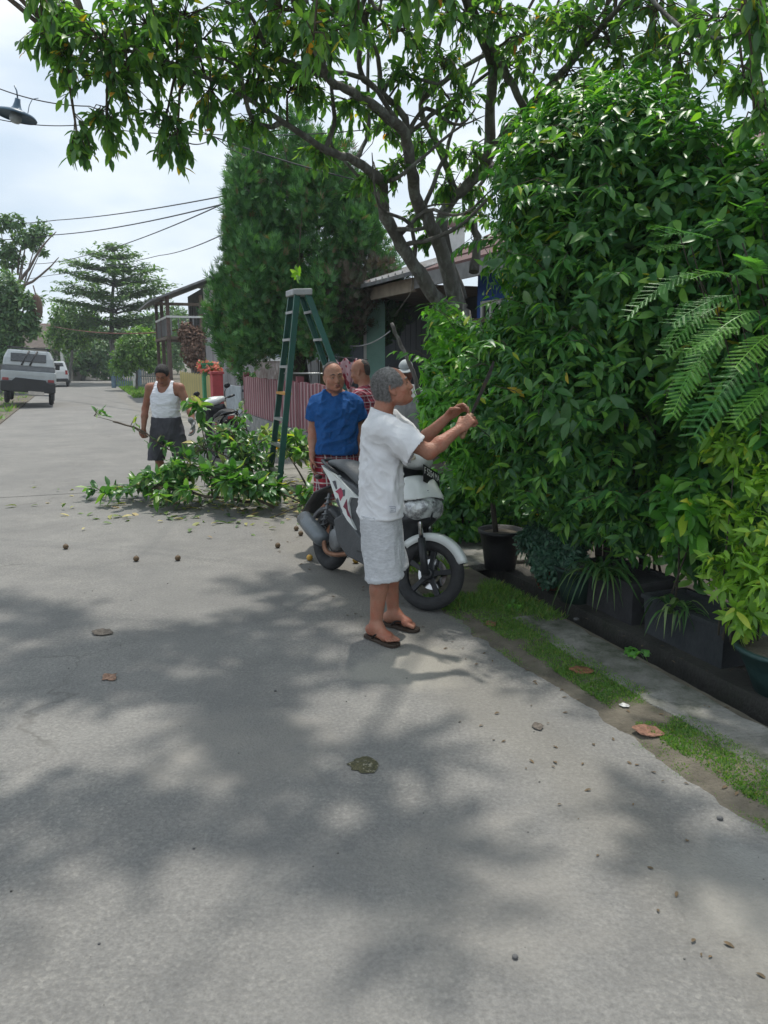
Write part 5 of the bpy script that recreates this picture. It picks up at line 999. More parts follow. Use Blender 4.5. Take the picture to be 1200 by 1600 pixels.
# ------------------------------------------------------------------ man in the white shirt trimming the shrub (faces local +Y = picture right)
def man_white():
    base = np.array((-.015, 4.53, 0.)); root = thing('person', 'grey haired man in white shirt and pale grey shorts reaching up with a pruning blade', 'person', base, (0, 0, R_(-90)))
    # local frame: y forward (picture right), x to his right (towards the camera)
    SK = skin_mat('skin_white', (.37, .178, .118)); h = .0045
    s = Sdf((-.34, -.26, -.01), (.36, .72, 1.68), h)
    hc = np.array((.0, .06, 1.495)); hR = rot3(R_(6), R_(19), 0); hs = 1.0
    # legs
    ank = [np.array((.125, -.035, .085)), np.array((-.11, .075, .085))]; toe = [(.72, .69), (.55, .83)]
    hip = [np.array((.095, -.02, .80)), np.array((-.085, .0, .80))]; kn = [np.array((.115, .02, .43)), np.array((-.10, .07, .43))]
    for i in range(2):
        s.chain([hip[i], kn[i]], [.082, .052], .03); calf = kn[i] * .68 + ank[i] * .32 + np.array((0, -.018, 0))
        s.chain([kn[i], calf, ank[i]], [.050, .052, .034], .025); s.ell(kn[i] + np.array((0, .02, 0)), (.04, .04, .05), None, .03); foot_sdf(s, ank[i], toe[i], .026, 1, 1 if i == 0 else -1)
    TS = [(.76, .14, .10, 0, -.01), (.88, .155, .11, 0, -.01), (1.0, .145, .11, 0, .0), (1.12, .15, .115, 0, .0), (1.22, .16, .11, 0, .0), (1.28, .13, .085, 0, -.005), (1.325, .07, .06, 0, .0)]
    s.loft(TS, .04)
    s.cone((0, -.005, 1.30), (0, .03, 1.44), .060, .056, .03)
    shR, shL = np.array((.165, .03, 1.265)), np.array((-.165, .06, 1.275)); elR, elL = np.array((.20, .27, 1.14)), np.array((-.24, .22, 1.13)); wrR, wrL = np.array((.10, .445, 1.262)), np.array((-.17, .40, 1.31))
    for a, b, c in ((shR, elR, wrR), (shL, elL, wrL)):
        s.chain([a, b], [.056, .041], .03); m = b * .65 + c * .35; s.chain([b, m, c], [.041, .042, .027], .02)
    dR = np.array((-.05, .75, .66)); hand_sdf(s, wrR, dR, (-.75, .35, -.45), 1, (1.05, 1.25, .9), 1.02, .55)
    hand_sdf(s, wrL, (.1, .8, .6), (.6, .1, -.6), -1, (.5, .7, .5), 1.0, .4)
    head_sdf(s, hc, hR, hs, .97); body, V, F = skin_body(root, s, SK, hc, hR, hs)
    HG = M('hair_grey', (.40, .39, .38), (.11, .105, .10), 70, .6, .8, 150, lo=.3, hi=.7)
    # receding hairline: bald at the front, hair on the sides and the back
    def hf(x, y, z): return np.maximum(np.maximum((y - .040) - .35 * np.clip(z - .02, -.05, .06) * 0 + np.clip(.03 - np.abs(x), -.03, .03) * .9, -(z + .055) + .25 * np.clip(y, -.05, .05)), np.where((y > -.028) & (z < .005), .01 + 0 * x, -1))
    head_details(root, V, F, hc, hR, hs, HG, hf, .0035, 14000, True, .019)
    # shirt
    c = Sdf((-.36, -.25, .70), (.38, .52, 1.45), .005)
    c.loft([(.70, .205, .132, 0, -.005), (.80, .195, .128, 0, -.004), (.95, .175, .117, 0, .0), (1.1, .172, .118, 0, .005), (1.2, .178, .115, 0, .005), (1.27, .165, .108, 0, .0), (1.315, .10, .078, 0, .0), (1.352, .070, .067, 0, .005), (1.42, .066, .064, 0, .012)], .04, 2.3)
    for sh, el, q in ((shR, elR, 1), (shL, elL, -1)):
        d = el - sh; c.cone(sh + np.array((-q * .02, -.01, .005)), sh + d * .45 + np.array((0, -.004, -.012)), .073, .082, .05); c.cone(sh + d * .42 + np.array((0, -.004, -.012)), sh + d * .95 + np.array((q * .005, -.012, -.035)), .082, .098, .02)
    c.plane((0, 0, .745), (0, .02, -1))
    for sh, el in ((shR, elR), (shL, elL)):
        d = (el - sh) / np.linalg.norm(el - sh); p = sh + (el - sh) * .74; nn = d + np.array((0, 0, -.12))
        def fn(X, Y, Z, p=p, nn=nn, sh=sh): return np.minimum((X - p[0]) * nn[0] + (Y - p[1]) * nn[1] + (Z - p[2]) * nn[2], np.where(((X - p[0] - .1 * nn[0]) ** 2 + (Y - p[1] - .1 * nn[1]) ** 2 + (Z - p[2] - .1 * nn[2]) ** 2) < .0265, 1., -1.) + 0 * X)
        c.cut(fn)
    c.cut(lambda X, Y, Z: np.minimum((Y - .01) * .34 + (Z - 1.350), .115 - np.sqrt(X * X + (Y - .01) ** 2) + 0 * Z))
    WS = M('white_shirt', (.70, .705, .72), (.64, .645, .665), 14, .9, .12, 160, spec=.15)
    def mk(V, z0, z1): return np.clip((V[:, 2] - z0) / (z1 - z0), 0, 1)
    def fold1(V, F):
        V = wrinkle(V, F, .016, 10, (.1, .85, -.65), 3, .7, np.clip(1.25 - np.abs(V[:, 2] - 1.0) * 3.5, .15, 1))
        V = wrinkle(V, F, .011, 7, (.3, .35, -1), 8, .8); V = wrinkle(V, F, .0015, 26, (.6, .5, .4), 12, .8)
        for z0, r, dpt in ((.752, .008, .0035),): V = V + vnormals(V, F) * (dpt * np.exp(-((V[:, 2] - z0) / r) ** 2))[:, None]
        return V
    cloth(root, 'shirt', c, WS, [fold1], .0035, 2)
    b = MB(); b.smooth = True; ring = []
    for k in range(29):
        a = 2 * math.pi * k / 28; ring.append((.072 * math.cos(a), .01 + .070 * math.sin(a), 1.352 - .34 * .070 * math.sin(a)))
    b.tube(ring, .0055, 6, False, 1.); b.build('collar', WS, root, world=False)
    # small grey print by the hem
    b = MB()
    for k in range(4): b.box((.214 - .002 * k, .062 + .003 * (k % 2), .832 - k * .011), (.004, .034 - .008 * (k % 3), .0032))
    b.box((.211, .079, .815), (.004, .004, .034)); b.build('shirt_print', M('print_grey', (.30, .32, .38)), root, world=False)
    # shorts
    c = Sdf((-.26, -.22, .34), (.28, .26, .92), .005)
    c.loft([(.66, .16, .115, 0, -.005), (.78, .16, .115, 0, -.01), (.90, .16, .11, 0, -.005)], .03)
    for i in range(2): c.cone(hip[i] + np.array((0, 0, -.02)), kn[i] + np.array((0, -.005, -.06)), .104, .110 if i == 0 else .10, .03)
    c.plane((0, 0, .375), (0, .10, -1)); c.plane((0, 0, .765), (0, 0, 1))
    GS = M('pale_shorts', (.54, .55, .565), (.40, .41, .43), 55, .95, .15, 160, spec=.1, stretch=(1, 1, 4), c3=(.60, .61, .63), s3=22, p3=(.45, .7))
    def fold2(V, F):
        V = wrinkle(V, F, .009, 10, (.15, .1, -1), 21, .6); V = wrinkle(V, F, .0015, 22, (.2, .9, .3), 25, .8)
        V = V + vnormals(V, F) * (.003 * np.exp(-((V[:, 2] - .392 - .1 * V[:, 1]) / .012) ** 2))[:, None]; return V
    cloth(root, 'shorts', c, GS, [fold2], .0035, 2)
    # flip flops
    for i in range(2):
        d = Vector((toe[i][0], toe[i][1], 0)).normalized(); l = Vector((-d.y, d.x, 0)) * (1 if i == 0 else -1); g = Vector((ank[i][0], ank[i][1], 0)); b = MB(); out_ = []
        for f, wl, wr in ((-.085, .012, .012), (-.075, .030, .030), (-.04, .038, .036), (.03, .036, .036), (.09, .048, .044), (.135, .050, .045), (.17, .040, .036), (.185, .022, .016)): out_.append((f, wl, wr))
        L_ = [g + d * f + l * wl for f, wl, wr in out_] + [g + d * f - l * wr for f, wl, wr in reversed(out_)]
        b.loft([[p + Vector((0, 0, z)) for p in L_] for z in (.003, .012, .022)], True, False)
        so = b.build('flip_flop', M('sandal_brown', (.035, .022, .015), (.05, .035, .025), 8, .7, .3, 60), root, world=False, bevel=.003)
        t0 = g + d * .125 + l * .021; b = MB(); b.smooth = True
        for sg in (1, -1):
            pts = [t0 + Vector((0, 0, .022)), t0 + Vector((0, 0, .034)), g + d * .085 + l * .012 * sg + l * .012 + Vector((0, 0, .052)), g + d * .04 + l * sg * .034 + Vector((0, 0, .052)), g + d * .005 + l * sg * .037 + Vector((0, 0, .022))]; b.tube([Vector(p) for p in limb([(*p, .007) for p in pts], 4, 0)[:, :3]], .0072, 6, True, .6)
        b.build('strap', M('sandal_strap', (.02, .013, .01)), so, world=False)
    # blade held in the right hand (a thing of its own)
    gw_ = base + np.array(Euler((0, 0, R_(-90))).to_matrix()) @ (wrR + dR / np.linalg.norm(dR) * .072 + np.array((-.02, .0, -.012)))
    ax = Vector((.42, .06, 1)).normalized(); sw = thing('pruning_blade', 'long dark pruning blade with a pale wooden handle held in the right hand', 'tool', gw_)
    G = Vector(gw_); b = MB(); b.smooth = True; b.tube([G - ax * .085, G - ax * .06, G, G + ax * .055], [.014, .017, .0145, .013], 10); b.sphere(G - ax * .085, .018, 10, 6); b.build('handle', M('wood_handle', (.36, .22, .13), (.26, .15, .09), 14, .6, .2, 50, stretch=(1, 1, .2)), sw)
    b = MB(); x = Vector((0, 0, 1)).cross(ax).cross(ax).normalized(); y = ax.cross(x).normalized(); R2 = []
    for f, wl in ((.05, .006), (.08, .008), (.2, .011), (.30, .012), (.36, .006), (.372, .001)): p = G + ax * f + x * .0; R2.append([p - x * .010 - y * .0016, p - x * .010 + y * .0016, p + x * wl + y * .0008, p + x * wl - y * .0008])
    b.loft(R2, True, False); b.build('blade', M('blade_steel', (.03, .028, .027), (.055, .05, .045), 12, .55, .3, 40, metal=.7, c3=(.12, .06, .03), s3=6), sw)
man_white()
# ------------------------------------------------------------------ the other people
def std_person(root, SK, h, J, hc, hR, hs=1., torso=None, hands=None, feet=True, fat=1., toe=None, neck=None):
    lo = np.min([np.min([v for k, v in J.items()], 0), np.array((-.3, -.25, -.01))], 0) - np.array((.12, .12, 0)); hi = np.max([np.max([v for k, v in J.items()], 0), hc + .16], 0) + np.array((.14, .16, .02)); lo[2] = -.01
    s = Sdf(lo, hi, h)
    for q in 'RL':
        hp, k_, a = J['hip' + q], J['knee' + q], J['ank' + q]; s.chain([hp, k_], [.085, .053], .03); cf = k_ * .68 + a * .32 + np.array((0, -.018, 0)); s.chain([k_, cf, a], [.051, .053, .035], .025)
        foot_sdf(s, a, (toe or {}).get(q, (.12 if q == 'R' else -.12, 1)), .0, 1, 1 if q == 'R' else -1)
        sh, el, wr = J['sh' + q], J['el' + q], J['wr' + q]; s.chain([sh, el], [.056, .041], .03); m = el * .65 + wr * .35; s.chain([el, m, wr], [.041, .042, .027], .02); s.ell(sh, (.054, .054, .054), None, .03)
        d, n, cu = hands[q]; hand_sdf(s, wr, d, n, 1 if q == 'R' else -1, cu, 1.0, .35)
    s.loft(torso, .04); nb = np.array(neck if neck is not None else (0, -.01, torso[-1][0] - .03)); s.cone(nb, hc + hR @ np.array((0, -.02, -.05)), .068, .064, .035)
    for q in (-1, 1): s.cone(nb + np.array((q * .03, -.02, .03)), J['shR' if q > 0 else 'shL'] + np.array((0, -.01, .015)), .038, .04, .04)
    head_sdf(s, hc, hR, hs, fat); return skin_body(root, s, SK, hc, hR, hs)
A_ = lambda *p: np.array(p, float)
BT = [(.76, .145, .10, 0, -.01), (.88, .16, .115, 0, -.01), (1.0, .155, .12, 0, .005), (1.12, .16, .125, 0, .008), (1.24, .17, .115, 0, .0), (1.31, .14, .085, 0, -.01), (1.36, .07, .06, 0, -.01)]
HANG = lambda dx, dy=.03: dict(shR=A_(.168, -.01, 1.275), elR=A_(.212 + dx, -.03, 1.035), wrR=A_(.225 + dx, .04 + dy, .805), shL=A_(-.168, -.01, 1.275), elL=A_(-.212 - dx, -.03, 1.035), wrL=A_(-.225 - dx, .04 + dy, .805))
LEGS = dict(hipR=A_(.09, 0, .80), kneeR=A_(.10, .02, .44), ankR=A_(.105, -.02, .085), hipL=A_(-.09, 0, .80), kneeL=A_(-.10, .02, .44), ankL=A_(-.105, -.02, .085))
def plaid(name, base, a, b, dark, sc):
    m = bpy.data.materials.new(name); m.use_nodes = True; nt = m.node_tree; bs = nt.nodes['Principled BSDF']; bs.inputs['Roughness'].default_value = .9; bs.inputs['Specular IOR Level'].default_value = .15
    tcn = N(nt, 'ShaderNodeTexCoord'); sx = N(nt, 'ShaderNodeSeparateXYZ'); lk(nt, tcn.outputs['Object'], sx.inputs[0]); col = None
    def stripe(axis, s_, ph, wd):
        ad = N(nt, 'ShaderNodeMath', operation='MULTIPLY_ADD'); ad.inputs[1].default_value = s_; ad.inputs[2].default_value = ph
        if axis == 'h':
            su = N(nt, 'ShaderNodeMath', operation='ADD'); lk(nt, sx.outputs[0], su.inputs[0]); lk(nt, sx.outputs[1], su.inputs[1]); lk(nt, su.outputs[0], ad.inputs[0])
        else: lk(nt, sx.outputs[2], ad.inputs[0])
        f = N(nt, 'ShaderNodeMath', operation='FRACT'); lk(nt, ad.outputs[0], f.inputs[0]); l = N(nt, 'ShaderNodeMath', operation='LESS_THAN'); l.inputs[1].default_value = wd; lk(nt, f.outputs[0], l.inputs[0]); return l.outputs[0]
    cur = None
    for axis, s_, ph, wd, c_, fac in (('h', sc, .1, .38, dark, .55), ('v', sc, .3, .38, dark, .55), ('h', sc, .62, .12, a, .75), ('v', sc, .8, .12, a, .75), ('h', sc * 2, .2, .10, b, .55), ('v', sc * 2, .5, .10, b, .55)):
        mxn = N(nt, 'ShaderNodeMix', data_type='RGBA'); mu = N(nt, 'ShaderNodeMath', operation='MULTIPLY'); mu.inputs[1].default_value = fac; lk(nt, stripe(axis, s_, ph, wd), mu.inputs[0]); lk(nt, mu.outputs[0], mxn.inputs[0])
        if cur is None: mxn.inputs[6].default_value = (*base, 1)
        else: lk(nt, cur, mxn.inputs[6])
        mxn.inputs[7].default_value = (*c_, 1); cur = mxn.outputs[2]
    lk(nt, cur, bs.inputs['Base Color']); return m
def hairline(back=.0, front=.05, side=-.02, low=-.06):
    return lambda x, y, z: np.maximum(np.maximum((y - front) - np.clip(z - .05, 0, .06) * .6, low - z + .3 * np.clip(y, -.05, .05)), np.where((y > -.015) & (z < side), .01 + 0 * x, -1))
def shirt_sdf(J, hem, ease=.0, slv=.62, h=.006, neckz=1.375, nt_=(0, .25, 1), sr=(.070, .073, .080)):
    c = Sdf((-.42, -.26, hem - .06), (.42, .28, 1.46), h)
    c.loft([(hem - .06, .19 + ease, .145 + ease, 0, .005), (.95, .172 + ease, .142 + ease, 0, .01), (1.1, .172 + ease, .145 + ease, 0, .012), (1.22, .176 + ease, .135 + ease, 0, .005), (1.29, .168, .108, 0, -.005), (1.34, .10, .08, 0, -.012), (1.385, .068, .066, 0, -.008), (1.43, .066, .064, 0, .0)], .04, 2.3)
    for q, sg in (('R', 1), ('L', -1)):
        sh, el = J['sh' + q], J['el' + q]; d = el - sh; c.cone(sh + A_(-sg * .02, 0, .005), sh + d * .5, sr[0], sr[1], .05); c.cone(sh + d * .48, sh + d * 1.0 + A_(sg * .012, 0, 0), sr[1], sr[2], .02)
    [(c.ell(J['sh' + q] + A_(-sg * .012, 0, -.012), (.074, .07, .072), None, .02), c.cone((sg * .05, -.012, 1.338), J['sh' + q] + A_(-sg * .01, 0, -.012), .052, .070, .03)) for q, sg in (('R', 1), ('L', -1))]
    c.plane((0, 0, hem), (0, 0, -1))
    for q in 'RL':
        sh, el = J['sh' + q], J['el' + q]; d = (el - sh) / np.linalg.norm(el - sh); p = sh + (el - sh) * slv; sg = 1 if q == 'R' else -1; lim = sh[0] - sg * .01
        c.cut(lambda X, Y, Z, p=p, d=d, sg=sg: np.minimum((X - p[0]) * d[0] + (Y - p[1]) * d[1] + (Z - p[2]) * d[2], sg * X - .178 - .25 * np.maximum(0, Z * 0) + 0 * Y))
    c.cut(lambda X, Y, Z: np.minimum(Y * nt_[1] + (Z - neckz), .112 - np.sqrt(X * X + (Y + .005) ** 2) + 0 * Z)); return c
def man_blue():
    base = (-.43, 6.95, 0); root = thing('person', 'balding man in a royal blue shirt and red plaid shorts standing behind the scooter', 'person', base, (0, 0, R_(180 + 6)))
    J = dict(LEGS); J.update(HANG(-.005)); hc = A_(.02, .05, 1.505); hR = rot3(R_(14), R_(-2), R_(8)); SK = skin_mat('skin_blue', (.42, .215, .145))
    _, V, F = std_person(root, SK, .0055, J, hc, hR, 1.07, BT, {'R': (A_(.05, .12, -1), A_(-1, .1, 0), (.3, .4, .3)), 'L': (A_(-.05, .12, -1), A_(1, .1, 0), (.3, .4, .3))}, fat=1.1)
    HG = M('hair_thin', (.07, .06, .055), (.035, .03, .028), 60, .7, .8, 150)
    head_details(root, V, F, hc, hR, 1.07, HG, hairline(front=-.005, side=-.01), .0045, 900, True, .007, 1.05)
    c = shirt_sdf(J, .83, .012)
    BS = M('blue_shirt', (.022, .10, .30), (.016, .075, .235), 9, .9, .3, 120, spec=.15)
    def f1(V, F):
        V = wrinkle(V, F, .016, 9, (.2, .2, -1), 31, .7); V = wrinkle(V, F, .014, 12, (1, .1, -.45), 35, .7, np.clip(1.2 - np.abs(V[:, 2] - 1.0) * 3, .1, 1)); return wrinkle(V, F, .0025, 30, (.5, .5, .5), 38)
    cloth(root, 'shirt', c, BS, [f1], .0035)
    b = MB(); b.smooth = True; b.tube([(.071 * math.cos(a), -.004 + .070 * math.sin(a), 1.377 - .25 * .070 * math.sin(a)) for a in np.linspace(0, 2 * math.pi, 29)], .0055, 6, False); b.build('collar', BS, root, world=False)
    c = Sdf((-.28, -.22, .38), (.28, .24, .96), .006); c.loft([(.66, .168, .125, 0, -.005), (.8, .172, .13, 0, -.005), (.95, .165, .125, 0, 0)], .03)
    for q in 'RL': c.cone(J['hip' + q] - A_(0, 0, .03), J['knee' + q] - A_(0, 0, .04), .115, .112, .03)
    c.plane((0, 0, .42), (0, 0, -1)); c.plane((0, 0, .94), (0, 0, 1))
    cloth(root, 'shorts', c, plaid('plaid_shorts', (.30, .03, .045), (.62, .60, .58), (.55, .5, .5), (.02, .022, .045), 11), [dict(amp=.008, freq=10, direc=(.1, .1, -1), seed=41)], .003)
    for q in 'RL':
        a = J['ank' + q]; b = MB(); b.box((a[0], a[1] + .05, .008), (.09, .27, .016), None, .006); b.build('flip_flop', M('sandal_brown', (.035, .022, .015)), root, world=False)
def man_tank():
    base = (-2.74, 9.78, 0); root = thing('person', 'dark haired man in white tank top and dark shorts bending his head over cut branches', 'person', base, (0, 0, R_(180 - 4)))
    J = dict(LEGS); J.update(dict(shR=A_(.19, 0, 1.30), elR=A_(.275, -.02, 1.04), wrR=A_(.265, .10, .80), shL=A_(-.19, 0, 1.30), elL=A_(-.31, .03, 1.07), wrL=A_(-.39, .16, .89)))
    J['ankL'] = A_(-.17, -.05, .085); J['kneeL'] = A_(-.15, .02, .44); J['kneeR'] = A_(.125, .02, .44); hc = A_(-.005, .075, 1.475); hR = rot3(R_(3), R_(-34), 0); SK = skin_mat('skin_tank', (.30, .145, .095))
    _, V, F = std_person(root, SK, .006, J, hc, hR, 1.0, BT, {'R': (A_(.0, .15, -1), A_(-.7, .7, .1), (.9, 1.1, .8)), 'L': (A_(-.2, .35, -1), A_(.7, .5, 0), (.4, .5, .4))}, fat=1.06)
    HB = M('hair_black', (.008, .008, .009), (.014, .013, .013), 50, .6, .8, 150)
    head_details(root, V, F, hc, hR, 1.0, HB, hairline(front=.062, side=.0), .005, 1800, True, .012, 1.07)
    c = Sdf((-.24, -.2, .86), (.24, .22, 1.46), .005); c.loft([(z, a + .012, b + .014, x, y) for z, a, b, x, y in BT], .04)
    for q in (-1, 1): c.cone((q * .03, -.03, 1.35), J['shR' if q > 0 else 'shL'] + A_(0, -.01, .015), .052, .056, .04)
    zx = [0, .04, .075, .082, .112, .122, .15, .24]; zf = [1.245, 1.26, 1.33, 1.5, 1.5, 1.30, 1.21, 1.16]; zb = [1.30, 1.31, 1.36, 1.5, 1.5, 1.30, 1.21, 1.16]
    c.cut(lambda X, Y, Z: (Z - np.where(Y > 0, np.interp(np.abs(X), zx, zf), np.interp(np.abs(X), zx, zb))) * .35); c.plane((0, 0, .915), (0, 0, -1))
    def tf(V, F):
        V = wrinkle(V, F, .010, 15, (1, .2, -.15), 51, .8, np.clip(1.3 - np.abs(V[:, 2] - 1.03) * 4, .1, 1)); return wrinkle(V, F, .003, 26, (1, .2, .2), 53, .8)
    cloth(root, 'tank_top', c, M('white_tank', (.74, .75, .80), (.68, .69, .74), 12, .9, .2, 120, spec=.1), [tf], .003)
    c = Sdf((-.32, -.22, .34), (.32, .24, 1.0), .006); c.loft([(.66, .185, .14, 0, -.005), (.82, .19, .145, 0, -.005), (.96, .172, .135, 0, 0.005)], .03)
    for q in 'RL': c.cone(J['hip' + q] - A_(0, 0, .02), J['knee' + q] + A_(.03 if q == 'R' else -.03, 0, -.05), .115, .096, .012)
    c.plane((0, 0, .40), (0, 0, -1)); c.plane((0, 0, .945), (0, 0, 1))
    cloth(root, 'shorts', c, M('dark_shorts', (.085, .085, .098), (.055, .055, .066), 8, .9, .3, 100, spec=.15), [dict(amp=.010, freq=9, direc=(.1, .1, -1), seed=61), dict(amp=.004, freq=22, direc=(.4, .2, -1), seed=63)], .003)
    for q in 'RL':
        a = J['ank' + q]; b = MB(); b.box((a[0], a[1] + .05, .008), (.09, .27, .016), None, .006); b.build('flip_flop', M('sandal_brown', (.035, .022, .015)), root, world=False)
    s = Sdf(J['wrL'] - .2, J['wrL'] + .2, .005); hand_sdf(s, J['wrL'], A_(-.2, .35, -1), A_(.7, .5, 0), -1, (.4, .5, .4), 1.18, .35); s.cone(J['wrL'] - A_(-.03, -.04, -.05) * .6, J['wrL'], .037, .036, .015); V, F = s.nets(); add_obj('glove', smooth_mesh(V, F, 1), F, M('grey_glove', (.26, .27, .28), (.18, .185, .19), 20, .95, .4, 90), root)
def man_plaid():
    base = (-.20, 8.25, 0); root = thing('person', 'bald man in a red plaid shirt turned away beside the man in blue', 'person', base, (0, 0, R_(62)))
    J = dict(LEGS); J.update(HANG(-.02)); hc = A_(0, .055, 1.535); hR = rot3(R_(6), R_(-12), 0); SK = skin_mat('skin_plaid', (.36, .175, .115))
    _, V, F = std_person(root, SK, .0065, J, hc, hR, 1.02, BT, {'R': (A_(.05, .12, -1), A_(-1, .1, 0), (.3, .4, .3)), 'L': (A_(-.05, .12, -1), A_(1, .1, 0), (.3, .4, .3))})
    head_details(root, V, F, hc, hR, 1.02, M('hair_thin', (.1, .085, .075)), hairline(front=-.07, side=-.02, low=-.05), .005, 150, True, .005, 1.012)
    c = shirt_sdf(J, .80, .012, .9, .0065); cloth(root, 'shirt', c, plaid('plaid_shirt', (.34, .045, .07), (.60, .55, .57), (.5, .35, .38), (.09, .012, .03), 15), [dict(amp=.007, freq=10, direc=(.2, .2, -1), seed=71)], .003)
    c = Sdf((-.28, -.22, .38), (.28, .24, .96), .007); c.loft([(.66, .168, .125, 0, -.005), (.8, .172, .13, 0, -.005), (.95, .165, .125, 0, 0)], .03)
    for q in 'RL': c.cone(J['hip' + q] - A_(0, 0, .03), J['knee' + q] - A_(0, 0, .04), .115, .112, .03)
    c.plane((0, 0, .42), (0, 0, -1)); c.plane((0, 0, .94), (0, 0, 1)); cloth(root, 'shorts', c, M('navy_shorts', (.02, .022, .03), (.03, .03, .04)), [dict(amp=.008, freq=10, direc=(.1, .1, -1), seed=73)], .003)
def man_cap():
    base = (.235, 9.05, 0); root = thing('person', 'person in a pale grey cap half hidden behind the man in white', 'person', base, (0, 0, R_(200)))
    J = dict(LEGS); J.update(HANG(-.03)); hc = A_(0, .045, 1.525); hR = rot3(R_(-30), R_(-16), 0); SK = skin_mat('skin_cap', (.22, .10, .065))
    _, V, F = std_person(root, SK, .007, J, hc, hR, 1.0, BT, {'R': (A_(.05, .12, -1), A_(-1, .1, 0), (.3, .4, .3)), 'L': (A_(-.05, .12, -1), A_(1, .1, 0), (.3, .4, .3))})
    head_details(root, V, F, hc, hR, 1.0, M('hair_black', (.012, .011, .012)), hairline(front=.05, side=.0), .005, 0, True, .01, 1.05)
    c = shirt_sdf(J, .82, .01, .98, .007); cloth(root, 'shirt', c, M('grey_pink_top', (.40, .41, .42), (.30, .31, .32), 8, .9, .3, 90, c3=(.45, .25, .3), s3=5, p3=(.6, .7)), [dict(amp=.008, freq=10, direc=(.2, .2, -1), seed=81)], .003)
    c = Sdf((-.28, -.22, .08), (.28, .24, .96), .008); c.loft([(.66, .168, .125, 0, -.005), (.8, .172, .13, 0, -.005), (.95, .165, .125, 0, 0)], .03)
    for q in 'RL': c.chain([J['hip' + q] - A_(0, 0, .03), J['knee' + q], J['ank' + q] + A_(0, 0, .03)], [.11, .085, .075], .03)
    c.plane((0, 0, .11), (0, 0, -1)); c.plane((0, 0, .94), (0, 0, 1)); cloth(root, 'trousers', c, M('navy_shorts', (.02, .022, .03)), [], .003)
    W = lambda p: hc + hR @ np.array(p); g = Sdf(hc - .17, hc + .2, .006); g.ell(W((0, -.008, .04)), (.083, .102, .088), hR, 0); g.cut(lambda X, Y, Z: -(hR[0, 2] * (X - hc[0]) + hR[1, 2] * (Y - hc[1]) + hR[2, 2] * (Z - hc[2]) - .042)); V, F = g.nets()
    cp_ = add_obj('cap', smooth_mesh(V, F, 1), F, M('grey_cap', (.42, .46, .47), (.33, .36, .37), 10, .9, .3, 80), root); b = MB(); rows = []
    for f in np.linspace(0, 1, 6): rows.append([W((x, .085 + .075 * f * math.sqrt(max(0, 1 - (x / .085) ** 2)), .045 - .02 * f)) for x in np.linspace(-.078, .078, 9)])
    b.loft(rows, False, True, False); o = b.build('brim', M('grey_cap', (.42, .46, .47)), cp_, world=False); md = o.modifiers.new('t', 'SOLIDIFY'); md.thickness = .004
man_blue(); man_tank(); man_plaid(); man_cap()
# ------------------------------------------------------------------ scooter (local: x forward, y left, z up)
MTYRE = M('tyre', (.022, .023, .025), (.035, .036, .038), 20, .8, .3, 90, c3=(.10, .095, .085), s3=7, p3=(.58, .8))
MBLK = M('black_plastic_gloss', (.016, .018, .021), (.024, .026, .03), 6, .38, .1, 60)
MDG = M('dark_grey_plastic', (.05, .054, .06), (.075, .08, .086), 5, .5, .2, 60, c3=(.11, .105, .095), s3=3, p3=(.6, .8))
MSW = M('scooter_white', (.66, .69, .68), (.58, .61, .6), 5, .22, 0, coat=.6, c3=(.5, .5, .46), s3=6, p3=(.6, .85))
MCHROME = M('chrome', (.55, .56, .57), (.4, .4, .4), 10, .18, 0, metal=1)
MSTEEL = M('worn_steel', (.24, .25, .26), (.15, .155, .16), 8, .5, .4, 60, metal=.6)
MCOPPER = M('rusty_pipe', (.36, .20, .13), (.22, .11, .07), 9, .55, .4, 50, metal=.5)
MLENS = M('headlight_lens', (.66, .69, .70), (.22, .23, .24), 18, .10, .8, 26, metal=.25, coat=1., lo=.42, hi=.58)  # pale and dark mottle paints reflector glints into the lens colour
MRED = M('tail_red', (.35, .012, .012), (.25, .01, .01), 6, .2, coat=.5)
MSEAT = M('seat_vinyl', (.085, .092, .098), (.065, .07, .075), 5, .5, .25, 140, c3=(.13, .13, .125), s3=4, p3=(.55, .8))
def ringprof(R, r, n=12, sq=1.): return [(R + r * math.cos(a), sq * r * math.sin(a)) for a in np.linspace(0, 2 * math.pi, n + 1)]
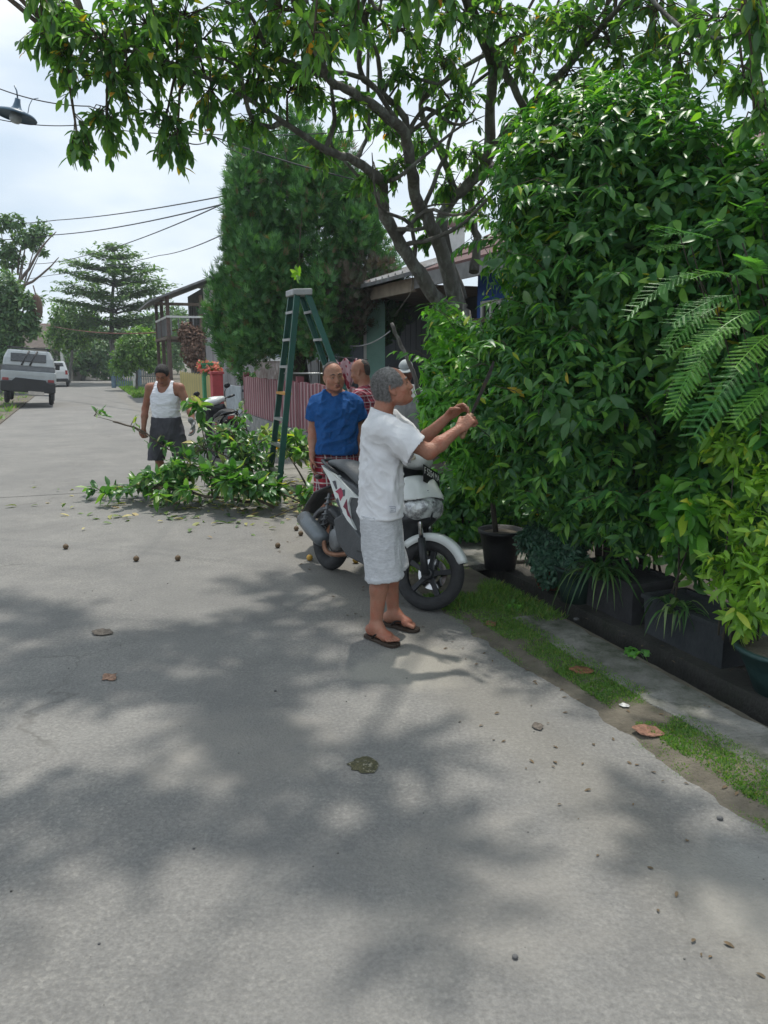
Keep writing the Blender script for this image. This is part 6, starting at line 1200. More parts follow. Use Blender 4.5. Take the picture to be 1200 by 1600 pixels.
def wheel(root, cx, T, R=.238, r=.048, rim=MBLK, disc=True):
    b = MB(); b.T = T; b.smooth = True; b.lathe(ringprof(R - r, r, 14, .95), (cx, 0, R), 'Y', 44); w_ = None
    hub = MB(); hub.T = T; hub.lathe([(.03, -.06), (.042, -.05), (.042, .05), (.03, .06)], (cx, 0, R), 'Y', 18, True, True); wo = hub.build('wheel', rim, root, world=False)
    b.build('tyre', MTYRE, wo, world=False)
    rm = MB(); rm.T = T; Ri = R - r - .032; rm.lathe([(Ri + .012, -.034), (Ri, -.028), (Ri - .012, -.012), (Ri - .012, .012), (Ri, .028), (Ri + .012, .034), (Ri + .022, .0), (Ri + .012, -.034)], (cx, 0, R), 'Y', 44); rm.build('rim', rim, wo, world=False)
    for k in range(5):
        a = 2 * math.pi * k / 5 + .3; d = Vector((math.cos(a), 0, math.sin(a))); n = Vector((-d.z, 0, d.x)); c = Vector((cx, 0, R)); sp = MB(); sp.T = T; rr = []
        for f, w0, th in ((.03, .024, .020), (.08, .015, .014), (Ri - .008, .020, .012)): p = c + d * f; rr.append([p - n * w0 - Vector((0, th, 0)), p + n * w0 - Vector((0, th, 0)), p + n * w0 + Vector((0, th, 0)), p - n * w0 + Vector((0, th, 0))])
        sp.loft(rr, True, False); sp.build('spoke', rim, wo, world=False, bevel=.004)
    if disc:
        dk = MB(); dk.T = T; dk.lathe([(.06, .058), (.105, .058), (.105, .063), (.06, .063), (.06, .058)], (cx, 0, R), 'Y', 30, False); dk.build('brake_disc', MCHROME, wo, world=False)
    return wo
def arc_guard(mb, cx, cz, R, a0, a1, wdt, drop=.03, n=18, nose=0.):
    rows = []
    for k in range(n + 1):
        f = k / n; a = a0 + (a1 - a0) * f; w_ = wdt * (1 - nose * (1 - f) ** 2.5); d = Vector((math.cos(a), 0, math.sin(a))); c = Vector((cx, 0, cz))
        rows.append([c + d * (R - drop) + Vector((0, -w_, 0)), c + d * (R - .004) + Vector((0, -w_ * .92, 0)), c + d * R + Vector((0, -w_ * .5, 0)), c + d * (R + .006), c + d * R + Vector((0, w_ * .5, 0)), c + d * (R - .004) + Vector((0, w_ * .92, 0)), c + d * (R - drop) + Vector((0, w_, 0))])
    mb.loft(rows, False, True, False)
def solid(o, t=.004):
    md = o.modifiers.new('thickness', 'SOLIDIFY'); md.thickness = t; md.offset = -1; return o
def xloft(mb, st, n=16, ex=2.4):
    """st rows: x, zc, half width, half height"""
    rr = []
    for x, zc, hw, hh in st:
        ring = []
        for k in range(n):
            a = 2 * math.pi * k / n; c, s_ = math.cos(a), math.sin(a); ring.append((x, hw * math.copysign(abs(c) ** (2 / ex), c), zc + hh * math.copysign(abs(s_) ** (2 / ex), s_)))
        rr.append(ring)
    mb.loft(rr, True, True)
def sdf_part(root, name, fn, lo, hi, mat, h=.007, world=False, parent=None):
    s = Sdf(lo, hi, h); fn(s); V, F = s.nets(); return add_obj(name, smooth_mesh(V, F, 2), F, mat, parent or root)
def decal_text(root, body, size, M4, mat, name='lettering', ext=.0008, align='CENTER'):
    cu = bpy.data.curves.new(name, 'FONT'); cu.body = body; cu.size = size; cu.extrude = ext; cu.align_x = align; cu.align_y = 'CENTER'; tmp = bpy.data.objects.new(name, cu); C.objects.link(tmp); bpy.context.view_layer.update(); me = bpy.data.meshes.new_from_object(tmp.evaluated_get(bpy.context.evaluated_depsgraph_get())); bpy.data.objects.remove(tmp); me.materials.clear(); me.materials.append(mat)
    o = newobj(name, me, root); o.matrix_local = M4; return o
def scooter(label, loc, psi, lean, steer, white, grey, seatm, plate=None, group='parked motor scooters'):
    root = thing('motor_scooter', label, 'scooter', loc, (R_(lean), 0, psi), group)
    I = Matrix.Identity(4); T = Matrix.Translation((1.29, 0, .245)) @ Matrix.Rotation(R_(steer), 4, Vector((-math.sin(R_(22)), 0, math.cos(R_(22))))) @ Matrix.Translation((-1.29, 0, -.245))
    wheel(root, .06, I, .235, .052, MBLK, False); wheel(root, 1.31, T, .245, .045)
    for q in (-1, 1):
        b = MB(); b.T = T; b.smooth = True; b.tube([(1.315, q * .085, .235), (1.235, q * .085, .47)], [.027, .025], 12); b.tube([(1.235, q * .085, .465), (1.15, q * .085, .70)], [.015, .015], 10); b.build('fork_leg', [MBLK], root, world=False)
        b = MB(); b.T = T; b.smooth = True; b.tube([(1.233, q * .085, .474), (1.149, q * .085, .71)], .0165, 10); b.build('fork_tube', MCHROME, root, world=False)
    b = MB(); b.T = T; b.tube([(1.31, -.10, .245), (1.31, .10, .245)], .012, 8); b.build('axle', MSTEEL, root, world=False)
    b = MB(); b.T = T; arc_guard(b, 1.31, .245, .275, R_(28), R_(142), .062, .055, 20, .45); solid(b.build('front_fender', white, root, world=False))
    b = MB(); b.T = T; b.box((1.27, .082, .33), (.05, .035, .09), (0, -.3, 0), .01); b.build('brake_caliper', MBLK, root, world=False)
    # front fairing, headlight, beak
    tl = rot3(0, 0, R_(-18))
    def ff(s):
        s.ell((1.14, 0, .745), (.115, .165, .135), tl, 0); s.cone((1.20, -.06, .70), (1.20, .06, .70), .085, .085, .06); s.cone((1.11, -.09, .83), (1.11, .09, .83), .04, .04, .05)
        s.cut(lambda X, Y, Z: .728 - Z - (X - 1.1) * -.18 - np.abs(Y) * .15); s.cut(lambda X, Y, Z: 1.03 - X - (Z - .75) * .3 + 0 * Y)
    solid(sdf_part(root, 'front_fairing', ff, (.95, -.24, .5), (1.36, .24, 1.02), white), .004)
    sdf_part(root, 'headlight', lambda s: (s.ell((1.165, 0, .675), (.135, .152, .088), tl, 0), s.cone((1.21, -.07, .66), (1.21, .07, .66), .062, .062, .05)), (.98, -.24, .5), (1.36, .24, .85), MLENS, .006)
    b = MB()
    for q in (-1, 1): b.tube([(1.10, q * .166, .735), (1.20, q * .12, .725), (1.275, q * .03, .71)], [.005, .007, .005], 5)
    b.tube([(1.285, 0, .73), (1.285, 0, .61)], .008, 5); b.build('headlight_trim', MBLK, root, world=False)
    sdf_part(root, 'beak', lambda s: (s.ell((1.13, 0, .585), (.15, .135, .065), tl, 0), s.ell((1.08, 0, .50), (.09, .12, .12), None, .06)), (.9, -.24, .35), (1.36, .24, .75), MBLK)
    # leg shield and floor
    b = MB(); rr = []
    for z, x, w_ in ((.27, .99, .15), (.36, 1.03, .17), (.5, 1.05, .19), (.68, 1.04, .205), (.82, 1.01, .20), (.93, .98, .15)): rr.append([(x, -w_, z), (x + .03, -w_ * .55, z), (x + .04, 0, z), (x + .03, w_ * .55, z), (x, w_, z), (x - .025, w_ * .6, z), (x - .03, 0, z), (x - .025, -w_ * .6, z)])
    b.loft(rr, True, True); b.build('leg_shield', MBLK, root, world=False)
    for q in (-1, 1):
        b = MB(); rr = []
        for z, x, w_ in ((.40, 1.045, .172), (.52, 1.07, .192), (.68, 1.06, .207), (.80, 1.035, .202), (.86, 1.03, .18)): rr.append([(x, q * w_, z), (x + .045, q * w_ * .75, z), (x + .05, q * w_ * .70, z), (x - .012, q * (w_ + .006), z)])
        b.loft(rr, True, True); b.build('shield_wing', white, root, world=False)
    b = MB(); b.box((.86, 0, .285), (.36, .34, .035), None, .012); b.build('floorboard', MBLK, root, world=False)
    for q in (-1, 1):
        b = MB(); pl = [(.334, .455), (.46, .525), (.648, .425), (.80, .345), (1.0, .35), (1.05, .28), (.95, .215), (.82, .195), (.554, .215), (.40, .30)]; b.prism(pl, 'Y', q * .06, q * .168, .0); b.build('belly_panel', grey, root, world=False, bevel=.014)
        b = MB(); pl = [(.40, .50), (.30, .68), (.32, .78), (.55, .745), (.72, .68), (.80, .62), (.82, .40), (.76, .33), (.66, .40)]; b.prism(pl, 'Y', q * .03, q * .150, 0); b.build('side_panel', MDG, root, world=False, bevel=.016)
        b = MB(); fl = [(.01, .832), (.12, .815), (.31, .787), (.50, .715), (.646, .66), (.54, .652), (.520, .60), (.56, .50), (.644, .426), (.53, .475), (.425, .546), (.32, .63), (.20, .735)]
        rr = []
        for yy, k in ((.125, 1.), (.160, 1.), (.167, .985)): rr.append([(.36 + (x - .36) * k, q * (yy - .055 * max(0, (.35 - x)) / .35), .66 + (z - .66) * k) for x, z in fl])
        b.loft(rr, True, False); fo = b.build('side_flash', white, root, world=False)
        for pl, mt in (([(.33, .665), (.40, .705), (.455, .665), (.41, .605), (.375, .655)], M('decal_red', (.42, .06, .10), (.3, .04, .09))), ([(.46, .57), (.50, .635), (.525, .56), (.58, .50), (.53, .515), (.50, .555)], M('decal_maroon', (.20, .03, .06))), ([(.26, .735), (.30, .745), (.34, .69), (.32, .68)], M('decal_grey', (.10, .10, .12))), ([(.35, .60), (.372, .625), (.40, .585), (.46, .53), (.44, .535)], M('decal_grey', (.10, .10, .12))), ([(.43, .69), (.46, .70), (.47, .655), (.455, .645)], M('decal_grey', (.10, .10, .12)))):
            b = MB(); b.prism([(x, z) for x, z in pl], 'Y', q * (.1675 - .055 * max(0, .35 - pl[0][0]) / .35), q * (.1690 - .055 * max(0, .35 - pl[0][0]) / .35)); b.build('decal', mt, fo, world=False)
    # seat, tail
    b = MB(); xloft(b, [(.02, .85, .05, .012), (.06, .858, .085, .026), (.18, .862, .105, .040), (.34, .845, .125, .052), (.44, .815, .135, .055), (.56, .775, .145, .055), (.68, .755, .135, .055), (.78, .755, .105, .05), (.84, .75, .06, .03)], 18); b.build('seat', seatm, root, world=False)
    b = MB(); b.smooth = True; b.tube([(.30, -.125, .79), (.12, -.125, .84), (-.02, -.085, .865), (-.045, 0, .87), (-.02, .085, .865), (.12, .125, .84), (.30, .125, .79)], .013, 8); b.build('grab_rail', MBLK, root, world=False)
    b = MB(); xloft(b, [(-.035, .79, .04, .03), (.0, .79, .085, .045), (.10, .775, .11, .05), (.3, .74, .12, .05), (.5, .68, .12, .06)], 14); b.build('tail_cowl', MDG, root, world=False)
    b = MB(); b.box((-.035, 0, .785), (.03, .15, .05), (0, -.4, 0), .012); b.build('tail_light', MRED, root, world=False)
    for q in (-1, 1): b = MB(); b.smooth = True; b.sphere((-.02, q * .11, .735), .026, 10, 8, (1, 1.3, .8)); b.build('turn_signal', M('smoked_lens', (.06, .05, .045), (.05, .04, .035), 6, .2), root, world=False)
    b = MB(); rr = []
    for x, z, w_ in ((.14, .70, .07), (.02, .655, .085), (-.12, .60, .085), (-.24, .49, .075), (-.33, .40, .06)): rr.append([(x, -w_, z), (x - .008, 0, z + .014), (x, w_, z), (x + .012, w_, z - .012), (x + .006, 0, z - .0), (x + .012, -w_, z - .012)])
    b.loft(rr, True, True); b.build('rear_fender', MBLK, root, world=False)
    b = MB(); arc_guard(b, .06, .235, .275, R_(20), R_(150), .06, .04, 16); solid(b.build('hugger', grey, root, world=False))
    # exhaust, engine
    b = MB(); b.smooth = True; b.tube([(-.085, -.185, .405), (-.075, -.185, .40), (.07, -.185, .34), (.20, -.18, .29), (.235, -.175, .275), (.245, -.175, .27)], [.045, .062, .066, .066, .056, .03], 16, True, 1.0); mo = b.build('muffler', M('muffler_grey', (.14, .16, .175), (.20, .215, .23), 5, .45, .2, 60, metal=.4, c3=(.09, .08, .07), s3=5), root, world=False)
    b = MB(); b.smooth = True; b.tube([(-.06, -.225, .405), (.14, -.225, .325)], [.02, .03], 8, True, .4); b.build('heat_shield', MDG, mo, world=False)
    b = MB(); b.smooth = True; b.tube([Vector(p[:3]) for p in limb([(.235, -.175, .275, .02), (.25, -.165, .21, .02), (.30, -.15, .185, .02), (.40, -.12, .195, .02), (.54, -.06, .25, .02)], 4, 0)], .019, 10); b.build('exhaust_pipe', MCOPPER, root, world=False)
    b = MB(); b.smooth = True; b.lathe([(.0, -.165), (.06, -.165), (.085, -.15), (.092, -.11), (.08, -.09)], (.35, 0, .30), 'Y', 20); b.build('fan_cover', MSTEEL, root, world=False)
    b = MB(); b.box((.33, 0, .30), (.22, .2, .17), (0, .2, 0), .02); b.box((.20, .08, .27), (.4, .07, .12), (0, .1, 0), .03); b.build('engine', MSTEEL, root, world=False)
    for k in range(7): b = MB(); b.box((.455 + k * .018, -.0, .285), (.006, .15, .13), (0, .15, 0)); b.build('cooling_fin', MSTEEL, root, world=False)
    b = MB(); b.box((.18, .11, .37), (.28, .10, .12), None, .03); b.build('air_box', MBLK, root, world=False)
    for q in (-.115, .115):
        b = MB(); b.smooth = True; pts = [(.10 + .0012 * k + .024 * math.cos(k * .8), q + .024 * math.sin(k * .8), .30 + k * .0055) for k in range(56)]; b.tube(pts, .006, 5); b.tube([(.09, q, .26), (.17, q, .63)], .012, 8); b.build('shock_spring', MSTEEL, root, world=False)
    b = MB(); b.tube([(.60, .13, .22), (.56, .26, .02 + math.tan(R_(abs(lean))) * .26), (.50, .275, .035)], .012, 8); b.build('side_stand', MBLK, root, world=False)
    # handlebar
    Hm = T
    sdf = Sdf((.85, -.26, .84), (1.25, .26, 1.12), .007); sdf.ell((1.02, 0, .985), (.095, .15, .065), rot3(0, 0, R_(-10)), 0); sdf.cone((1.0, -.17, .985), (1.0, .17, .985), .042, .042, .06); sdf.cone((1.09, -.05, .99), (1.09, .05, .99), .05, .05, .05); V, F = sdf.nets()
    V = np.array([T @ Vector(p) for p in V]); add_obj('handlebar_cover', V, F, white, root)
    b = MB(); b.T = Hm; b.smooth = True; b.tube([(.93, -.35, 1.0), (.97, -.2, .985), (1.0, 0, .975), (.97, .2, .985), (.93, .35, 1.0)], .012, 8); b.build('handlebar', MBLK, root, world=False)
    for q in (-1, 1):
        b = MB(); b.T = Hm; b.smooth = True; b.tube([(.925, q * .36, 1.0), (.95, q * .24, .99)], .019, 10); b.build('grip', MBLK, root, world=False)
        b = MB(); b.T = Hm; b.smooth = True; b.tube([(.985, q * .19, .99), (1.0, q * .24, 1.09), (.985, q * .28, 1.14)], .006, 6); b.sphere((.98, q * .30, 1.175), 1, 12, 8, (.014, .062, .042)); b.build('mirror', MBLK, root, world=False)
        b = MB(); b.T = Hm; b.tube([(.985, q * .33, .985), (1.01, q * .22, .985), (1.0, q * .18, .985)], .007, 6); b.build('brake_lever', MSTEEL, root, world=False)
        b = MB(); b.T = Hm; b.smooth = True; b.sphere((1.06, q * .135, .985), 1, 10, 8, (.035, .03, .022)); b.build('front_signal', M('clear_lens', (.6, .55, .45), (.5, .4, .3), 6, .15), root, world=False)
    PT = T @ Matrix.Translation((1.175, .01, .885)) @ Matrix.Rotation(R_(-4), 4, 'X') @ Matrix.Rotation(R_(-14), 4, 'Y'); b = MB(); b.T = PT; b.box((0, 0, 0), (.006, .31, .115), None, .003); b.box((-.05, 0, .0), (.09, .03, .03)); po = b.build('number_plate', M('plate_black', (.012, .012, .014)), root, world=False)
    if plate:
        f0 = PT @ Matrix.Translation((.0042, 0, 0)) @ Matrix(((0, 0, 1, 0), (1, 0, 0, 0), (0, 1, 0, 0), (0, 0, 0, 1)))
        wm = M('plate_white', (.78, .78, .76)); decal_text(po, plate[0], .066, f0 @ Matrix.Translation((0, .018, 0)), wm); decal_text(po, plate[1], .030, f0 @ Matrix.Translation((0, -.034, 0)), wm)
        f1 = Matrix.Translation((1.236, -.06, .79)) @ Matrix.Rotation(R_(-22), 4, 'Z') @ Matrix.Rotation(R_(-30), 4, 'Y') @ Matrix(((0, 0, 1, 0), (1, 0, 0, 0), (0, 1, 0, 0), (0, 0, 0, 1)))
        b = MB()
        for pl in ([(-.05, .012), (-.005, .018), (.0, .012), (-.045, .006)], [(-.02, .004), (.004, .008), (.0, -.018), (-.012, -.014)], [(.01, .006), (.045, .012), (.04, .004), (.012, 0)], [(.012, -.008), (.046, -.004), (.04, -.014), (.014, -.016)]): b.prism([(x, y) for x, y in pl], 'Z', -.004, .004)
        o = b.build('front_emblem', M('decal_grey', (.10, .10, .12)), root, world=False); o.matrix_local = f1
    return root
scooter('white and dark grey automatic scooter parked beside the man in white', (-.48, 6.05, 0), math.atan2(-1.10, .78), -6, 30, MSW, MDG, MSEAT, ('F 5354 MA', '11 14'))
scooter('black scooter with a white headlight cover parked behind the cut branches', (-2.28, 12.0, 0), R_(116), -5, 20, M('scooter_black', (.014, .015, .018), (.02, .02, .024), 6, .25, coat=.5), MBLK, M('seat_black', (.02, .02, .022)))
sc2 = bpy.data.objects['motor_scooter.001']
for ch_ in sc2.children:
    if ch_.name.startswith('handlebar_cover'): ch_.data.materials[0] = MSW
# ------------------------------------------------------------------ pickup with canopy, seen from behind
def truck():
    g = at(45, 638, 27.2); g.z = 0; root = thing('pickup_truck', 'white pickup with a canopy, roof rack and dark rear bumper parked at the left', 'truck', (g.x, g.y, .10), (R_(0), R_(4.5), R_(22)))
    W_ = M('truck_white', (.42, .455, .465), (.36, .385, .39), 3, .35, .1, 40, coat=.3, c3=(.38, .37, .34), s3=4, p3=(.6, .85)); G_ = M('truck_grey', (.16, .17, .18), (.12, .13, .14)); K_ = M('truck_black', (.02, .021, .023), (.03, .03, .032), 5, .5)
    for x in (-.72, .72):
        for y in (.75, 3.1):
            b = MB(); b.smooth = True; b.lathe(ringprof(.22, .085, 10, 1.0), (x, y, .30), 'X', 26); wo = b.build('wheel', MTYRE, root, world=False); b = MB(); b.lathe([(.0, -.03), (.15, -.04), (.165, -.07), (.165, .07), (.15, .04), (.0, .03)], (x, y, .30), 'X', 22); b.build('rim', MSTEEL, wo, world=False)
    b = MB(); b.box((0, 1.2, .93), (1.74, 2.4, .46), None, .03); b.build('cargo_bed', W_, root, world=False)
    b = MB(); b.box((0, -.005, .97), (1.56, .03, .36), None, .012); tg = b.build('tailgate', W_, root, world=False)
    for z in (.9, 1.03): b = MB(); b.box((0, -.024, z), (1.4, .012, .02)); b.build('crease', W_, tg, world=False)
    b = MB(); b.box((0, 2.9, .85), (1.66, 1.5, .62), None, .08); b.loft([[(-.83, 2.15, 1.14), (.83, 2.15, 1.14), (.83, 3.6, 1.14), (-.83, 3.6, 1.14)], [(-.70, 2.25, 1.78), (.70, 2.25, 1.78), (.70, 3.1, 1.78), (-.70, 3.1, 1.78)]], True, False); b.build('cab', W_, root, world=False, bevel=.04)
    b = MB(); b.loft([[(-.84, .03, 1.17), (.84, .03, 1.17), (.84, 2.2, 1.17), (-.84, 2.2, 1.17)], [(-.83, .05, 1.32), (.83, .05, 1.32), (.83, 2.2, 1.32), (-.83, 2.2, 1.32)]], True, False); b.build('canopy_base', G_, root, world=False)
    b = MB(); b.loft([[(-.82, .06, 1.321), (.82, .06, 1.321), (.82, 2.2, 1.321), (-.82, 2.2, 1.321)], [(-.78, .12, 1.6), (.78, .12, 1.6), (.78, 2.2, 1.6), (-.78, 2.2, 1.6)], [(-.66, .24, 1.88), (.66, .24, 1.88), (.66, 2.15, 1.88), (-.66, 2.15, 1.88)]], True, False); cn = b.build('canopy', W_, root, world=False, bevel=.05)
    b = MB(); b.box((0, .125, 1.62), (1.12, .03, .30), (R_(-22), 0, 0), .012); b.build('rear_window', MGLASS, cn, world=False)
    for q in (-.12, .14): b = MB(); b.tube([(q - .10, .04, 1.36), (q + .14, .20, 1.86)], .03, 6); b.build('window_stay', K_, cn, world=False)
    b = MB(); b.box((0, -.03, .63), (1.74, .16, .38), None, .04); b.build('rear_bumper', K_, root, world=False)
    b = MB(); b.loft([[(-.70, -.12, .66), (.66, -.12, .66), (.55, -.12, .88), (-.4, -.12, .93)], [(-.70, -.04, .66), (.66, -.04, .66), (.55, -.04, .88), (-.4, -.04, .93)]], True, False); b.build('bumper_guard', K_, root, world=False)
    for q in (-.72, .72): b = MB(); b.box((q, -.02, .83), (.2, .06, .16), None, .015); b.build('tail_light', M('tail_light_red', (.28, .05, .05), (.22, .04, .04), 6, .3), root, world=False)
    b = MB(); b.box((.25, -.10, .43), (.5, .02, .14), None, .01); b.build('plate_board', M('plate_pale', (.55, .50, .45)), root, world=False)
    b = MB(); b.box((.1, -.06, .36), (1.1, .05, .05)); b.build('tow_bar', MSTEEL, root, world=False)
    b = MB()
    for x in (-.6, -.2, .2, .6): b.tube([(x, .25, 1.97), (x, 2.1, 1.97)], .02, 6)
    for y in (.3, .9, 1.5, 2.1): b.tube([(-.68, y, 1.96), (.68, y, 1.96)], .022, 6)
    for x in (-.6, .6):
        for y in (.3, 2.1): b.tube([(x, y, 1.86), (x, y, 1.98)], .02, 6)
    b.build('roof_rack', K_, root, world=False)
    for q in (-.9, .9): b = MB(); b.box((q, 3.2, 1.35), (.16, .06, .24), None, .02); b.build('side_mirror', K_, root, world=False)
    b = MB(); b.box((0, 1.6, .50), (1.3, 3.4, .12)); b.build('chassis', K_, root, world=False)
truck()
def car():
    g = at(86, 607, 48.); root = thing('parked_car', 'small white car parked further along, half hidden by the pickup', 'car', (g.x, 48, 0), (0, 0, R_(21)))
    W_ = M('car_white', (.62, .64, .65), (.56, .58, .58), 3, .25, coat=.5)
    b = MB(); b.loft([[(-.8, y, .35), (.8, y, .35), (.82, y, .75), (.80, y, 1.0), (-.80, y, 1.0), (-.82, y, .75)] for y in (0, .1, 3.6, 3.9)], True, False); b.build('body', W_, root, world=False, bevel=.06)
    b = MB(); b.loft([[(-.78, .05, 1.0), (.78, .05, 1.0), (.78, 2.8, 1.0), (-.78, 2.8, 1.0)], [(-.64, .3, 1.55), (.64, .3, 1.55), (.64, 2.1, 1.55), (-.64, 2.1, 1.55)]], True, False); b.build('cabin', W_, root, world=False, bevel=.05)
    b = MB(); b.loft([[(-.62, .085, 1.06), (.62, .085, 1.06), (.54, .25, 1.46), (-.54, .25, 1.46)], [(-.62, .12, 1.06), (.62, .12, 1.06), (.54, .28, 1.46), (-.54, .28, 1.46)]], True, False); b.build('rear_window', MGLASS, root, world=False)
    for q in (-.72, .72): b = MB(); b.box((q, -.01, .88), (.14, .04, .24)); b.build('tail_light', MRED, root, world=False)
    b = MB(); b.box((0, -.03, .42), (1.6, .12, .2), None, .03); b.build('bumper', MBLK, root, world=False)
    for x in (-.72, .72):
        for y in (.7, 3.1): b = MB(); b.lathe(ringprof(.2, .08, 8), (x, y, .28), 'X', 20); b.build('wheel', MTYRE, root, world=False)
car()
# ------------------------------------------------------------------ step ladder
def ladder():
    Tc = Vector((-1.01, 9.5, 2.40)); nearL, farL, nearR, farR = Vector((-1.30, 9.38, 0)), Vector((-1.50, 9.88, 0)), Vector((.02, 9.12, 0)), Vector((-.18, 9.62, 0))
    wv = (farL - nearL).normalized(); root = thing('step_ladder', 'green fibreglass step ladder standing open among the cut branches', 'ladder', (-.8, 9.5, 0))
    GR = M('ladder_green', (.03, .125, .10), (.03, .10, .08), 8, .45, .15, 60, c3=(.10, .14, .12), s3=9, p3=(.6, .8)); AL = M('aluminium', (.36, .37, .37), (.26, .27, .27), 8, .4, .2, 60, metal=.6)
    pr = {}
    for nm, ft, sg, off in (('nl', nearL, -1, -.06), ('fl', farL, 1, -.06), ('nr', nearR, -1, .07), ('fr', farR, 1, .07)):
        sp = (nearR - nearL).normalized(); top = Tc + wv * sg * .15 + sp * off; pr[nm] = (ft, top); ax = (top - ft).normalized(); a = wv - ax * wv.dot(ax); a.normalize(); b_ = ax.cross(a)
        m = MB(); wd = .034; sec = [(-.004, -wd), (.028, -wd), (.028, -wd + .007), (.004, -wd + .007), (.004, wd - .007), (.028, wd - .007), (.028, wd), (-.004, wd)]
        m.loft([[p + a * (-sg * x) + b_ * y for x, y in sec] for p in (ft + ax * .05, top)], True, False); ro = m.build('rail', GR, root)
        m = MB(); m.box(ft + ax * .03, (.07, .05, .06), None, .008); m.build('foot', MBLK, root)
    for a, b_, k in (('nl', 'fl', 7), ('nr', 'fr', 7)):
        for i in range(1, k + 1):
            f = (i - .05) / (k + .55); p, q = pr[a][0].lerp(pr[a][1], f), pr[b_][0].lerp(pr[b_][1], f); d = (q - p).normalized(); s_ = Vector((0, 0, 1)).cross(d).normalized(); m = MB(); hw = .042 if a == 'nl' else .038
            m.loft([[e + s_ * x + Vector((0, 0, z)) for x, z in ((-hw, -.022), (-hw, .008), (hw, .008), (hw, -.022), (hw - .004, -.022), (hw - .004, .003), (-hw + .004, .003), (-hw + .004, -.022))] for e in (p, q)], True, False)
            so = m.build('step', AL if not (a == 'nl' and i == 4) else M('orange_label', (.55, .28, .05), (.45, .22, .06)), root)
            if a == 'nl' and i == 4: so['label'] = 'orange marked step'
    m = MB(); sp = (nearR - nearL); sp.z = 0; sp.normalize(); c = Tc + Vector((0, 0, .02)); w3 = Vector((wv.x, wv.y, 0)).normalized()
    m.loft([[c + sp * x * .12 + w3 * y * .17 + Vector((0, 0, z)) for x, y in ((-1, -1), (1, -1), (1, 1), (-1, 1))] for z in (-.03, .045)], True, False); m.build('top_cap', AL, root, bevel=.012)
    for sg in (-.13, .13):
        p = pr['nl'][0].lerp(pr['nl'][1], .62) + wv * (sg + .16); q = pr['nr'][0].lerp(pr['nr'][1], .62) + wv * (sg + .16); m = MB(); m.tube([p, q], .008, 6); m.build('spreader', AL, root)
ladder()
# small leaf tuft on the ladder top
lt_ = thing('leaf_sprig', 'bright green leaf sprig hanging just above the ladder top', 'sprig', at(466, 420, 9.0)); P0 = np.array(at(466, 428, 9.0)); n_ = 7
Pq = np.tile(P0, (n_, 1)) + unit(n_) * .02; leaves(lt_, Pq, unit(n_) * .7 + np.array((0, 0, -.5)), unit(n_), np.full(n_, .12), LEAF_HI, LEAF_LO, L_YEL, 7)
b = MB(); b.tube([P0, P0 + np.array((.02, 0, .25)), np.array(at(472, 330, 8.6))], .004, 5); b.build('stalk', MTWIG, lt_)
# ------------------------------------------------------------------ cut branches heaped on the road
def cut_branch(label, pts, r0, nleaf, size, spread, mat=L_CUT, nparts=40, tw=9, hi=LEAF_HI, lo=LEAF_LO):
    base = pts[0]; root = thing('cut_branch', label, 'branch', (base[0], base[1], 0), group='cut branches heaped on the road'); b = MB(); b.smooth = True; n = len(pts)
    q = limb_mesh(b, [(*p, r0 * (1 - .8 * i / (n - 1))) for i, p in enumerate(pts)], 7, wob=.06, seed=int(abs(base[0] * 50))); b.build('stem', MTWIG, root)
    t = MB(); t.smooth = True; P, D, Nn, Sz = [], [], [], []
    for k in range(tw):
        i = rng.integers(len(q) // 4, len(q)); st = q[i, :3]; d = unit(1)[0] * np.array((1, 1, .7)); d[2] = abs(d[2]) * .8 - .05; e = st + d * spread * rng.uniform(.5, 1.1); e[2] = max(e[2], .03); m = (st + e) / 2 + np.array((0, 0, .06)); t.tube([st, m, e], [.006, .004, .002], 5)
        for j in range(max(1, nleaf // tw)):
            g = rng.uniform(.2, 1.05); p = (1 - g) ** 2 * st + 2 * g * (1 - g) * m + g * g * e; sd = unit(1)[0]; p[2] = max(p[2], .025); P.append(p); dd = (e - st) / (np.linalg.norm(e - st) + 1e-6) * .5 + sd * .9 + np.array((0, 0, -.25)); 
            if p[2] < .1: dd[2] = abs(dd[2]) * .3
            D.append(dd); Nn.append(np.array((0, 0, 1.)) + sd * .7 + unit(1)[0] * .4); Sz.append(size * rng.uniform(.6, 1.2))
    o = t.build('twig', MTWIG, root); o['kind'] = 'stuff'; leaves(root, P, D, Nn, Sz, hi, lo, mat, nparts); return root
V3 = lambda *p: np.array(p, float)
cut_branch('long bare curved branch lifted by the man in the tank top', [V3(-3.35, 9.6, .90), V3(-3.0, 9.55, .80), V3(-2.72, 9.45, .62), V3(-2.45, 9.3, .52), V3(-2.2, 9.2, .58), V3(-1.85, 9.1, .72), V3(-1.6, 9.0, .55)], .012, 34, .12, .22, nparts=30, tw=6)
cut_branch('leafy branch end sticking out to the left of the heap', [V3(-2.9, 9.5, .72), V3(-3.15, 9.62, .84), V3(-3.45, 9.68, .92), V3(-3.62, 9.7, .96)], .008, 18, .13, .16, nparts=18, tw=4)
cut_branch('wide dark leafed branch lying at the front left of the heap', [V3(-1.5, 8.55, .08), V3(-2.0, 8.5, .16), V3(-2.5, 8.7, .22), V3(-2.9, 8.95, .15), V3(-3.4, 9.2, .08)], .018, 330, .16, .36, nparts=110, tw=24)
cut_branch('bushy leafed branch in the middle front of the heap', [V3(-1.2, 8.3, .06), V3(-1.6, 8.35, .26), V3(-2.0, 8.55, .38), V3(-2.3, 8.9, .36)], .018, 460, .17, .40, nparts=120, tw=26)
